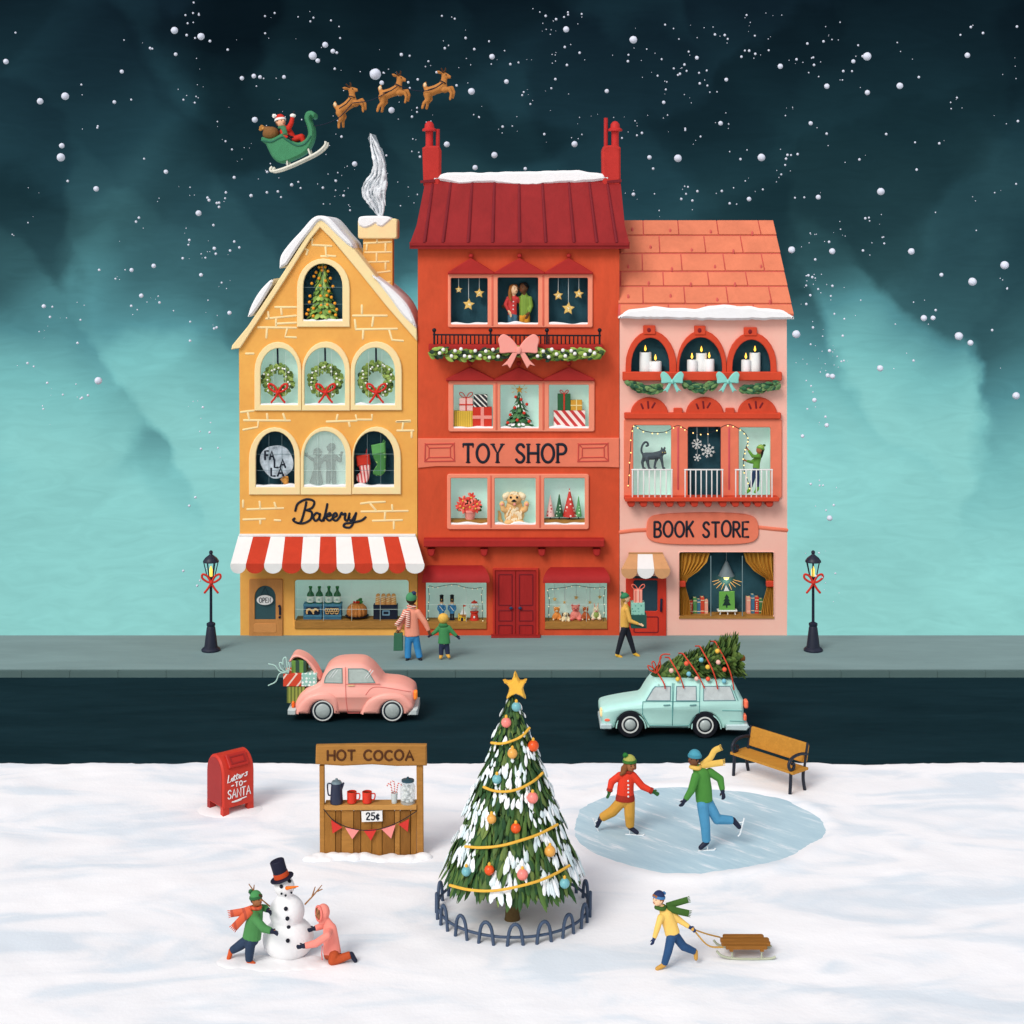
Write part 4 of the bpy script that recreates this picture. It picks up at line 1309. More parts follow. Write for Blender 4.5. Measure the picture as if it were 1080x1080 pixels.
	if shoe:
		for l in legs:
			if len(l) < 4: continue
			c = MB(); a, q = P(l[2]), P(l[3])
			r = l[3][3] * k * 1.2
			leg_d = (P(l[2]) - P(l[1])).normalized()
			c.capsule(a - leg_d * r * 0.9, max(r * 1.05, l[2][3] * k * .92), a + leg_d * r * 0.2, r * 1.05, 10)
			heel = a + leg_d * r * 0.35
			c.capsule(heel, r * 0.95, q, r * 0.8, 10)
			part('boot', organic(c, vx, 2), shoe, t, 60)
	if glove:
		for (w, d, sd, wr) in hands:
			c = MB(); hand(c, w - d * hl * 0.06, d, sd, hl * 1.06, 0.35, True); c.capsule(w - d * hl * .5, max(hl * .24, wr * .92), w, max(hl * .2, wr * .8), 10)
			part('mitten', organic(c, max(0.006, vx * 0.7), 2), glove, t, 60)
	if eyes:
		for s in (-1, 1):
			part('eye', MB().ell(H(0.33 * s, 0.84, 0.05), (hr * 0.085, hr * 0.06, hr * 0.11), R, 8, 6), BLACK, t)
			part('eyebrow', MB().tube([H(0.2 * s, 0.88, 0.26), H(0.34 * s, 0.86, 0.32), H(0.48 * s, 0.78, 0.26)], hr * 0.04, 6), hair or BLACK, t)
		part('mouth', MB().tube([H(-0.22, 0.86, -0.48), H(0, 0.92, -0.56), H(0.22, 0.86, -0.48)], hr * 0.05, 6), paint((150, 56, 48), 0.6), t)
	ctx = dict(t=t, H=H, R=R, hr=hr, P=P, k=k, fwd=fwd, rgt=rgt, up=upv, neck=nk, vx=vx)
	return ctx
def knit_hat(c, mat, brim=None, pom=None, tipdir=(0, -0.2, 1.0), pom_r=0.34, brim_z=0.25, tall=1.0):
	brim_z += .16
	t, H, R, hr = c['t'], c['H'], c['R'], c['hr']
	mb = MB()
	prof = []
	for i in range(9):
		a = (PI / 2) * i / 8
		prof.append((hr * 1.02 * math.cos(a), hr * tall * math.sin(a)))
	prof[-1] = (0.01 * hr, prof[-1][1])
	mb.lathe(H(0, -0.1, brim_z - 0.05), prof, 18, R)
	h = part('hat', mb, mat, t, 60)
	if brim:
		m2 = MB(); prof = [(hr * 0.98, -0.22 * hr), (hr * 1.1, -0.2 * hr), (hr * 1.13, 0), (hr * 1.08, 0.2 * hr), (hr * 0.98, 0.22 * hr)]
		m2.lathe(H(0, -0.1, brim_z), prof, 18, R)
		part('brim', m2, brim, h, 60)
	if pom:
		d = Vector(tipdir)
		p = H(d.x * 1.0, d.y - 0.1, brim_z - 0.05 + d.z * tall + pom_r * 0.4)
		m3 = MB(); rr = random.Random(2)
		m3.ell(p, hr * pom_r * 0.85)
		for i in range(40):
			v = Vector((rr.gauss(0, 1), rr.gauss(0, 1), rr.gauss(0, 1))).normalized()
			m3.spindle(p + v * hr * pom_r * 0.5, p + v * hr * pom_r * 1.15, hr * pom_r * 0.2)
		part('pompom', m3, pom, h)
	return h
def hair_cap(c, mat, extra=(), z=0.16, back=-0.18, r=1.0):
	"""hair on the skull plus strands: lists of local head points with radii"""
	H, R, hr = c['H'], c['R'], c['hr']
	mb = MB()
	mb.ell(H(0, back, z), (hr * 0.98 * r, hr * 0.92 * r, hr * 0.98 * r), R)
	for st in extra:
		mb.chain([(H(p[0], p[1], p[2]), p[3] * hr) for p in st], 10)
	return part('hair', organic(mb, c['vx'], 2), mat, c['t'], 60)
def neck_scarf(c, mat, tails, fringe=None, r=0.62, thick=0.24, drop=-1.02):
	"""tails: list of point lists in picture units (x, y, depth) with width in picture units"""
	H, hr, P, k = c['H'], c['hr'], c['P'], c['k']
	mb = MB()
	ring = []
	ce = c['neck'].lerp(H(0, -.05, -1.15), 0.35)
	for i in range(18):
		a = 2 * PI * i / 18
		ring.append(ce + Vector((math.cos(a) * hr * r, math.sin(a) * hr * r * 0.9, math.sin(a * 2) * hr * 0.05)))
	mb.tube(ring, hr * thick, 8, closed=True)
	s = part('scarf', mb, mat, c['t'], 60)
	for pts, w in tails:
		m = MB()
		Q = cr([P(p) for p in pts], 5)
		sec = [(w * k / 2 * math.cos(2 * PI * i / 8), 0.022 * math.sin(2 * PI * i / 8)) for i in range(8)]
		m.sweep(Q, sec, (0, -1, 0.2))
		e, d = Q[-1], (Q[-1] - Q[-2]).normalized()
		sd = d.cross(Vector((0, -1, 0))).normalized()
		for i in range(5):
			o = sd * (w * k * (i - 2) / 5.0)
			m.spindle(e + o - d * 0.01, e + o * 1.25 + d * w * k * 0.45, w * k * 0.07)
		part('scarf_end', m, mat, s, 60)
	return s
# ---- small builders
def conifer(name, label, cat, base, h, r, greens, tiers, per, group=None, trunk=True, r_top=0.06, blade=0.5, snowm=None, trunk_h=0.06, seed=1, trunk_r=0.06, sag=0.75, yscale=1.0, width=0.85):
	"""tapered trunk, tiers of drooping boughs"""
	t = thing(name, label, cat, base, group)
	base = Vector(base); rr = random.Random(seed)
	if trunk:
		part('trunk', MB().lathe(base, [(trunk_r * r, 0), (trunk_r * r * 0.9, trunk_h * h), (trunk_r * r * 0.4, h * 0.9)], 10), paint((92, 66, 36), 0.8, 0.2, 4), t)
	mb = MB(); sn = MB()
	h0 = trunk_h * h
	for i in range(tiers):
		q = i / (tiers - 1)
		z = h0 + (h - h0) * (0.05 + 0.93 * q)
		R_ = r * ((1 - q) * (1 - r_top) + r_top)
		n = max(5, int(per * (0.35 + 0.65 * (1 - q))))
		for j in range(n):
			a = 2 * PI * (j + rr.random() * 0.8) / n + i
			L = R_ * rr.uniform(0.9, 1.1)
			st = Vector((math.cos(a) * L * 0.2, math.sin(a) * L * 0.2 * yscale, z + 0.75 * (h / tiers)))
			en = Vector((math.cos(a) * L, math.sin(a) * L * yscale, z - (h / tiers) * sag * rr.uniform(0.6, 1.2)))
			nr = Vector((math.cos(a), math.sin(a), 0.9))
			mb.spindle(base + st, base + en, width * R_ * rr.uniform(0.18, 0.28), None, nr, mid=0.7)
			if snowm and rr.random() < snowm:
				mid = st.lerp(en, 0.42); o = Vector((math.cos(a), math.sin(a), 1.0)).normalized() * R_ * 0.055
				sn.spindle(base + mid + o, base + st.lerp(en, rr.uniform(0.84, 0.97)) + o, width * R_ * rr.uniform(0.10, 0.19), R_ * 0.04, nr, mid=0.6)
	cr_ = part('crown', mb, leafy(greens), t, 50)
	if snowm: part('snow', sn, SNOW, cr_, 50)
	return t
def gift(label, x0, y0, x1, y1, Y, depth, mat, ribbon=None, rw=2.2, bow=None, group=None, bow_h=4, horiz=True, lid=None, name='gift_box', plane=None):
	base = W((x0 + x1) / 2, y1, Y, depth / 2)
	t = thing(name, label, 'gift', base, group)
	part('box', MB().boxpx(x0, y0, x1, y1, Y, depth, 0.008), mat, t)
	if ribbon:
		mb = MB(); cx = (x0 + x1) / 2
		mb.boxpx(cx - rw / 2, y0 - 0.35, cx + rw / 2, y1 - 0.1, Y - 0.008, depth + 0.016)
		if horiz:
			cy = (y0 + y1) / 2
			mb.boxpx(x0 - .25, cy - rw / 2, x1 + .25, cy + rw / 2, Y - 0.011, depth + 0.022)
		part('ribbon', mb, ribbon, t)
	if bow:
		cx = (x0 + x1) / 2
		part('bow', ribbon_bow(cx, y0 - 0.3, bow_h, Y + depth / 2, 0.9), bow, t, 60)
	return t
def ribbon_bow(cx, cy, s, Y, lw=1.0, tails=False, n=2):
	"""loops standing on (cx, cy), picture units"""
	mb = MB()
	for sx in (-1, 1):
		lp = cr([(cx, cy), (cx + sx * s * .45, cy - s * .75), (cx + sx * s * .95, cy - s * .95), (cx + sx * s * 1.0, cy - s * .55), (cx + sx * s * .5, cy - s * .15), (cx, cy)], 5)
		mb.strokes([lp], Y, lw, 0.02)
		if n > 2:
			lp = cr([(cx, cy), (cx + sx * s * .15, cy - s * .9), (cx + sx * s * .45, cy - s * 1.3), (cx + sx * s * .55, cy - s * .9), (cx, cy)], 5)
			mb.strokes([lp], Y - 0.01, lw, 0.02)
		if tails:
			mb.strokes([cr([(cx, cy), (cx + sx * s * .35, cy + s * .6), (cx + sx * s * .75, cy + s * 1.1)], 5)], Y, lw, 0.02)
	mb.ell(W(cx, cy, Y - 0.012), (M_(lw * .8, Y), 0.03, M_(lw * .8, Y)))
	return mb
def fat_bow(cx, cy, w, h, Y, depth=0.05):
	"""a wide cloth bow: two puffed loops, knot and notched tails"""
	mb = MB(); a = w / 2
	for s in (-1, 1):
		lp = [(cx, cy - h * .06), (cx + s * a * .35, cy - h * .34), (cx + s * a * .75, cy - h * .47), (cx + s * a * 1.0, cy - h * .33), (cx + s * a * .93, cy - h * .1), (cx + s * a * .9, cy + h * .08), (cx + s * a * .45, cy + h * .07), (cx, cy + h * .06)]
		mb.plate([cr(lp, 4, True)], Y - 0.03, depth, 0.02)
		tl = [(cx, cy), (cx + s * a * .28, cy + h * .05), (cx + s * a * .55, cy + h * .3), (cx + s * a * .82, cy + h * .46), (cx + s * a * .56, cy + h * .42), (cx + s * a * .42, cy + h * .53), (cx + s * a * .22, cy + h * .3), (cx + s * a * .06, cy + h * .1)]
		mb.plate([tl], Y - 0.012, depth * .6, 0.012)
	mb.ell(W(cx, cy, Y - 0.045), (M_(w * .07, Y), 0.03, M_(h * .11, Y)))
	return mb
GREENS_BRIGHT = ((72, 104, 42), (128, 158, 66), (164, 186, 92), (110, 146, 60))
GREENS_DARK = ((20, 52, 34), (36, 78, 44), (62, 104, 52), (44, 86, 52), (86, 122, 60))
GREENS_TREE = ((26, 62, 38), (52, 90, 44), (84, 114, 52), (38, 76, 46), (116, 136, 70))
BERRY = paint((250, 247, 238), 0.5, 0.02)
def garland_swag(mb, pts, r, n, seed=0, L=0.2, w=0.05):
	rr = random.Random(seed)
	m = len(pts)
	for i in range(n):
		f = (i + rr.random()) / n * (m - 1)
		a = int(min(m - 2, f)); p = pts[a].lerp(pts[a + 1], f - a)
		d = (pts[a + 1] - pts[a]).normalized()
		th = rr.uniform(0, 2 * PI)
		o = Vector((0, math.cos(th), math.sin(th)))
		s = -1 if f > (m - 1) / 2 else 1
		q = p + o * r * rr.uniform(0.2, 0.7)
		mb.spindle(q, q + d * s * L * rr.uniform(.6, 1.1) + o * r * rr.uniform(.35, .9), w * rr.uniform(.7, 1.1), None, (0, -1, 0.2))
# ---------------------------------------------------------------- bakery windows
def bakery_things():
	# tree with oranges in the attic
	Y = 0.22
	b = W(340.3, 338, Y)
	h = M_(58.5, Y); r = M_(17.2, Y)
	t = conifer('christmas_tree', 'small Christmas tree hung with orange baubles in the attic window', 'tree', b, h, r, ((78, 118, 54), (132, 166, 78), (176, 204, 110)), 9, 22, None, True, 0.28, yscale=0.7, seed=4, sag=0.9)
	dots = [(470, 290), (486, 288), (455, 290), (470, 305), (500, 310), (440, 315), (430, 335), (488, 357), (455, 345), (512, 345), (420, 370), (462, 382), (525, 385), (505, 408), (412, 432), (465, 432), (495, 430), (518, 438), (410, 462), (535, 468), (498, 475), (468, 478), (430, 492), (405, 500), (465, 512), (545, 498), (510, 510), (398, 520), (540, 525), (430, 530), (495, 535)]
	for p in zb(dots):
		z = W(p[0], p[1], Y).z
		q = max(0.05, 1 - (z - b.z) / h)
		part('bauble', MB().ell(W(p[0], p[1], Y, -r * .7 * (q * .72 + .25) * 0.8), M_(1.7, Y), seg=10, rings=7), paint((244, 158, 44), 0.4, 0.05), t)
	# three wreaths
	for k, (x, y, R_, desc) in enumerate(((293.2, 401, 17, 'nearest the gable corner beside the sky'), (343.3, 401, 18, 'in the middle one of three arched windows'), (397, 400, 19, 'in the arched window beside the red toy shop'))):
		Yw = 0.14
		t = thing('wreath', 'green berry wreath with red bow ' + desc, 'wreath', W(x, y, Yw), 'wreaths in the bakery windows')
		mb = MB(); rr = random.Random(40 + k)
		for i in range(190):
			a = 2 * PI * i / 190; q = rr.uniform(0.5, 0.97); z = rr.uniform(-.05, .03)
			c = (x + R_ * q * math.cos(a), y + R_ * q * math.sin(a))
			a2 = a + rr.uniform(0.22, 0.36); q2 = min(1.04, q + rr.uniform(-.12, .16))
			c2 = (x + R_ * q2 * math.cos(a2), y + R_ * q2 * math.sin(a2))
			mb.spindle(W(c[0], c[1], Yw, z), W(c2[0], c2[1], Yw, z - .02), M_(2.3, Yw))
		part('foliage', mb, leafy(((48, 66, 34), (120, 142, 66), (160, 180, 96), (96, 124, 60))), t, 50)
		for i in range(20):
			a = 2 * PI * i / 20 + rr.uniform(-.15, .15); q = rr.uniform(.56, .95)
			part('berry', MB().ell(W(x + R_ * q * math.cos(a), y + R_ * q * math.sin(a), Yw, -.085), M_(1.15, Yw), seg=8, rings=6), BERRY, t)
		part('hanger', MB().strokes([[(x - .5, 367.5), (x - .2, 384.5)]], Yw, 2.0, 0.012), NAVY, t)
		part('bow', ribbon_bow(x, 414, 9.5, Yw - 0.12, 2.2, True), paint((206, 46, 36), 0.6), t, 60)
	# writing on the misted window, the hand that writes it
	t = thing('misted_glass', 'round misted patch on dark pane with FA LA LA written in it', 'writing', W(291, 487, 0.026))
	part('mist', MB().plate([cr([(292 + 17.5 * math.cos(a / 14 * 2 * PI) * random.uniform(.92, 1.06), 486.5 + 18 * math.sin(a / 14 * 2 * PI) * random.uniform(.93, 1.05)) for a in range(14)], 4, True)], 0.022, 0.006), misty((206, 220, 230), 0.62, 0.8, 4.0), t, 0)
	S = text_lines('FA', 279.5, 475.6, 289, 484.6, .22) + text_lines('LA', 289.5, 484.8, 301, 493, .26) + text_lines('LA', 286, 493.8, 299, 502, .3)
	part('lettering', MB().strokes(S, 0.016, 2.0, 0.006), INK, t, 60)
	t = thing('person', 'person behind dark pane, only a fingertip hand raised to write', 'person', W(301, 512, 0.2))
	mb = MB()
	w = W(301.5, 509, 0.12)
	mb.capsule(W(303.5, 516, 0.2), 0.085, w, 0.07, 10)
	mb.ell(W(300.8, 506, 0.11), (0.095, 0.05, 0.09))
	for i, (dx, L) in enumerate(((-2.2, 1.2), (-1.0, 4.6), (1.2, 1.4), (2.6, 1.0))):
		a = W(300.6 + dx, 504.4, 0.09); q = W(300.6 + dx * 1.02, 504.2 - L, 0.06 if L > 3 else 0.055)
		mb.capsule(a, 0.03, q, 0.026, 8)
	mb.capsule(W(298.6, 508, 0.1), 0.03, W(296.6, 505.4, 0.08), 0.026, 8)
	part('body', organic(mb, 0.009, 2), paint((214, 148, 70), 0.6), t, 60)
	# dancers behind frosted glass
	grey = paint((104, 122, 118), 0.8, 0.08); grey2 = paint((96, 114, 112), 0.8, 0.08)
	Yd = 0.3
	c = person('dancing woman in full skirt, a grey silhouette behind frosted glass', Yd, (335.5, 477, 0, 4.4), [(335, 483, 0, 3.0), (335, 488, 0, 4.6), (334.6, 494, 0, 3.6), (334, 502, 0, 5.6), (333.5, 510, 0, 7.6)],
		   [[(331, 485, 0, 1.9), (327.5, 483, -.03, 1.7), (325, 481, -.05, 1.4)], [(339, 485, 0, 1.9), (342, 484.5, -.04, 1.7), (345, 485, -.05, 1.4)]], [[(332, 510, 0, 2), (332, 512, 0, 1.8), (332, 513.5, 0, 1.6)], [(336, 510, 0, 2), (336, 512, 0, 1.8), (336, 513.5, 0, 1.6)]], grey, grey, grey, None, yaw=70, eyes=False, sy=0.6)
	hair_cap(c, grey, [[(0, -.9, .1, .35), (0, -1.2, -.1, .3)]])
	c = person('dancing man in a suit, a grey silhouette behind frosted glass', Yd, (349, 472, 0.02, 4.4), [(349, 478, 0, 3.0), (349, 483, 0, 5.6), (349, 490, 0, 5.0), (349, 496, 0, 4.8)],
		   [[(344, 481.5, 0, 2.2), (340.5, 485, -.05, 1.9), (338.5, 489, -.06, 1.5)], [(354, 481.5, 0, 2.2), (359, 486, -.03, 1.9), (360, 481, -.06, 1.5)]], [[(346.8, 497, 0, 3), (346.2, 505, 0, 2.6), (345.8, 513, 0, 2.2)], [(351.5, 497, 0, 3), (352.2, 505, 0, 2.6), (353, 513, 0, 2.2)]], grey2, grey2, grey2, None, yaw=-70, eyes=False, sy=0.6)
	hair_cap(c, grey2, [])
	# stockings
	Ys = 0.14
	def stocking(label, lp_cuff, lp_leg, m1, m2, top):
		t = thing('stocking', label, 'stocking', W(lp_cuff[0][0], lp_cuff[0][1], Ys), 'stockings hung in the bakery window')
		part('cuff', MB().plate([lp_cuff], Ys - 0.045, 0.1, 0.025), m1, t)
		part('leg', MB().plate([cr(lp_leg, 4, True)], Ys - 0.03, 0.08, 0.025), m2, t)
		part('loop', MB().strokes([top], Ys, 1.0, 0.012), m1, t)
	stocking('white stocking with thin red stripes and a red cuff', zc([(562, 212), (620, 205), (626, 250), (568, 258)]), zc([(576, 252), (620, 246), (622, 290), (612, 325), (585, 332), (564, 318), (566, 296), (580, 282)]), RED, striped((246, 200, 196), (214, 70, 70), 8, 0.085, 0.55), zc([(606, 207), (610, 180), (612, 205)]))
	stocking('green leaf-patterned stocking with a plain green cuff', zc([(628, 165), (690, 153), (692, 196), (634, 210)]), zc([(640, 206), (690, 194), (692, 240), (690, 280), (668, 299), (638, 292), (640, 272), (654, 250), (642, 228)]), paint((98, 164, 92), 0.7), dotted((64, 130, 62), (150, 196, 110), 9, 0.36), zc([(678, 158), (684, 140), (690, 148), (686, 160)]))
	# shop window: bottles on crates, pudding, bread basket
	Yb = 0.3
	fl = W(0, 655.3, 0, 0).z
	def on_counter(Y, p): return p
	crate_m = paint((58, 108, 140), 0.7, 0.12, 3)
	for k, (x0, x1, lab, pat) in enumerate(((320, 339.4, 'blue crate labelled with croissants', 0), (340.6, 359.8, 'blue crate labelled with pretzels', 1))):
		Y = 0.15
		t = thing('crate', lab + ' on the bakery counter', 'crate', W((x0 + x1) / 2, 655.3, Y), 'blue crates on the bakery counter')
		part('box', MB().plate([[(x0, 637.6), (x1, 637.6), (x1, 655.3), (x0, 655.3)]], Y, 0.28, 0.01), crate_m, t)
		part('slat', MB().boxpx(x0 - .2, 637.2, x1 + .2, 639.6, Y - 0.012, 0.3, 0.004), paint((76, 130, 156), 0.7), t)
		part('band', MB().boxpx(x0 - .2, 649, x1 + .2, 650.6, Y - 0.010, 0.29, 0.004), paint((76, 130, 156), 0.7), t)
		mb = MB(); cx = (x0 + x1) / 2
		part('label', MB().plate([rrect(x0 + 2, 640.4, x1 - 2, 648.4, 2)], Y - 0.006, 0.01), NAVY, t)
		tan = paint((236, 190, 132), 0.7)
		if pat == 0:
			for ox in (-3.6, 3.2): mb.strokes([arc(cx + ox, 645.6, 2.6, 3.0, 150, 330, 8)], Y - 0.012, 2.3, 0.01, taper=True)
			mb.strokes([[(cx - 1, 643), (cx + .6, 647)]], Y - .012, 1.6, .01)
		else:
			for ox in (-5, 0, 4.8):
				mb.strokes([ell(cx + ox - 1, 643.4, 1.5, 1.7, 9) + [(cx + ox + .5, 643.4)], ell(cx + ox + 1.2, 643.6, 1.4, 1.7, 9), arc(cx + ox, 646.2, 1.7, 1.3, 180, 0, 6)], Y - 0.012, 0.9, 0.01)
		part('picture', mb, tan, t, 60)
	glassg = paint((30, 104, 62), 0.2, 0.12, 4, spec=0.6)
	first = None
	for k, (x, d) in enumerate(((326.8, 'above the croissant crate, closest to the door'), (336.2, 'above the croissant crate, next to the pretzel crate'), (346.3, 'above the pretzel crate, next to the croissant crate'), (355.2, 'above the pretzel crate, closest to the pudding'))):
		Y = 0.28
		b0 = W(x, 637.6, 0.15, 0.13)
		loc = Vector((b0.x, b0.y, b0.z + 0.003))
		lab = 'green glass bottle with round pale label ' + d
		if first is None:
			t = thing('bottle', lab, 'bottle', loc, 'green bottles on the crates')
			s = M_(1, 0.28)
			part('body', MB().lathe(loc, [(3.6 * s, 0), (3.9 * s, .6 * s), (3.9 * s, 8.5 * s), (3.4 * s, 10.5 * s), (1.5 * s, 13 * s), (1.35 * s, 15.5 * s), (1.7 * s, 15.8 * s), (1.7 * s, 16.6 * s)], 16), glassg, t)
			part('label', MB().lathe(loc, [(3.93 * s, 1.6 * s), (4.02 * s, 1.7 * s), (4.02 * s, 7.8 * s), (3.93 * s, 7.9 * s)], 16), paint((226, 240, 226), 0.6), t)
			part('emblem', MB().ell(loc + Vector((0, -4.0 * s, 4.6 * s)), (1.3 * s, .25 * s, 1.3 * s)), paint((170, 204, 190), 0.6), t)
			part('cap', MB().lathe(loc + Vector((0, 0, 16.3 * s)), [(1.75 * s, 0), (1.9 * s, .3 * s), (1.9 * s, 1.4 * s), (1.4 * s, 1.8 * s)], 12), paint((52, 128, 70), 0.4), t)
			first = t
		else: dup(first, loc, lab)
	Y = 0.35
	cx = 376.5
	zc_ = W(cx, 655.0, 0, 0).z
	loc = Vector((W(cx, 650, Y).x, Y, zc_ + 0.0))
	t = thing('plate', 'dark oval cake plate under the ribbed pudding', 'plate', loc)
	part('dish', MB().lathe(loc, [(0.13, 0.002), (0.15, 0.02), (0.30, 0.05), (0.315, 0.065), (0.29, 0.062), (0.12, 0.04)], 24), NAVY, t)
	l2 = loc + Vector((0, 0, 0.052))
	t = thing('pudding', 'golden ribbed pudding cake topped with holly and red berries', 'cake', l2)
	mb = MB(); n = 14; prof = [(0.22, 0), (0.265, 0.05), (0.27, 0.13), (0.24, 0.23), (0.16, 0.31), (0.05, 0.335)]
	m = 84; vs = []
	for r_, z in prof:
		for j in range(m):
			a = 2 * PI * j / m; rr_ = r_ * (0.9 + 0.13 * abs(math.sin(n * a / 2)))
			vs.append(l2 + Vector((rr_ * math.cos(a), rr_ * math.sin(a), z)))
	fs = [(i * m + j, i * m + (j + 1) % m, (i + 1) * m + (j + 1) % m, (i + 1) * m + j) for i in range(len(prof) - 1) for j in range(m)]
	fs += [tuple(range(m)), tuple((len(prof) - 1) * m + j for j in range(m))]
	mb.add(vs, fs); part('cake', mb, paint((196, 124, 62), 0.6, 0.14, 6), t, 60)
	top = l2 + Vector((0, 0, 0.34))
	mb = MB()
	for dx, dz in ((0.17, 0.05), (0.14, 0.14), (0.05, 0.10)): mb.spindle(top, top + Vector((dx, -.06, dz)), 0.05)
	part('holly', mb, leafy(((30, 92, 50), (60, 128, 62))), t)
	mb = MB()
	for dx in (-0.07, -0.01, 0.05): mb.ell(top + Vector((dx, -0.05, 0.03)), 0.03, seg=10)
	part('berries', mb, RED, t)
	Y = 0.15
	t = thing('bread_basket', 'navy box basket with a pale tag on the bakery counter', 'basket', W(406, 655.3, Y))
	o = [(393.6, 638), (419.2, 638), (418.4, 655.3), (394.4, 655.3)]
	part('box', MB().plate([o], Y, 0.02, 0.004), NAVY, t)
	mb = MB(); mb.plate([o], Y + 0.26, 0.02); mb.boxpx(394, 653.9, 418.8, 655.3, Y + 0.021, 0.238)
	for x in (393.8, 418.2): mb.boxpx(x, 638.2, x + .8, 653.8, Y + 0.021, 0.238)
	part('side', mb, paint((36, 48, 72), 0.7), t)
	part('tag', MB().plate([rrect(403.2, 643.8, 411, 649.2, .6), rrect(404.4, 645, 409.8, 648, .4)], Y - 0.008, 0.012), paint((120, 160, 186), 0.6), t)
	first = None
	for k, (x, a, d) in enumerate(((398.4, -3, 'at the end nearest the pudding'), (404, 2, 'second from the pudding'), (409.5, -2, 'third from the pudding'), (414.8, 4, 'at the end nearest the toy shop'))):
		loc = W(x, 653.5, Y, 0.12)
		lab = 'crusty scored baguette in the navy basket, ' + d
		if first is None:
			t = thing('baguette', lab, 'bread', loc, 'baguettes in the bread basket')
			mb = MB(); mb.capsule(loc, 0.06, loc + Vector((0, 0, 0.40)), 0.082, 12); mb.capsule(loc + Vector((0, 0, 0.36)), 0.082, loc + Vector((0, 0, 0.60)), 0.06, 12)
			part('loaf', organic(mb, 0.015, 2), paint((222, 160, 96), 0.7, 0.12, 8), t, 60)
			mb = MB()
			for i in range(5):
				z = 0.36 + i * 0.055
				mb.tube([loc + Vector((-0.05, -0.05, z - .02)), loc + Vector((0.0, -0.068, z + .0)), loc + Vector((0.05, -0.045, z + .02))], 0.011, 6)
			part('score', mb, paint((250, 220, 170), 0.7), t)
			first = t
		else: dup(first, loc, lab)
	# OPEN sign on the door
	Yd = -0.09
	t = thing('open_sign', 'white oval OPEN sign hanging on the bakery door', 'sign', W(279.3, 633, Yd))
	part('plaque', MB().plate([ell(279.3, 633, 8.7, 5.2)], Yd, 0.025, 0.006), WHITE, t)
	part('lettering', MB().strokes(text_lines('OPEN', 273.4, 630.6, 285.2, 635.6, 0.3), Yd - 0.003, .75, 0.006), INK, t, 60)
	part('cord', MB().strokes([[(274.5, 629), (279.6, 619)], [(284, 629), (279.6, 619)]], Yd + 0.012, 0.5, 0.006), INK, t)
bakery_things()
# ---------------------------------------------------------------- toy shop windows
def hung_star(label, x, y, r, top, Y, sparkle=True, string=True, mat=None):
	t = thing('hanging_star', label, 'star ornament', W(x, y, Y), 'stars in the toy shop windows')
	part('star', MB().plate([star(x, y, r, 0.5, rot=random.uniform(-.15, .15))], Y - 0.02, 0.05, 0.015), mat or paint((238, 192, 108), 0.5, 0.1), t)
	if sparkle:
		mb = MB()
		for i in range(10):
			a = random.uniform(0, 2 * PI); q = random.uniform(0, .5) * r
			mb.ell(W(x + q * math.cos(a), y + q * math.sin(a), Y - 0.022), M_(.42, Y), seg=6, rings=5)
		part('glitter', mb, paint((255, 246, 222), 0.5, 0.02), t)
	if string: part('string', MB().strokes([[(x, top), (x, y - r + .5)]], Y, 0.6, 0.006), paint((206, 214, 214), 0.6), t)
	return t
def wall_gift(*a, **k): return gift(*a, **k)
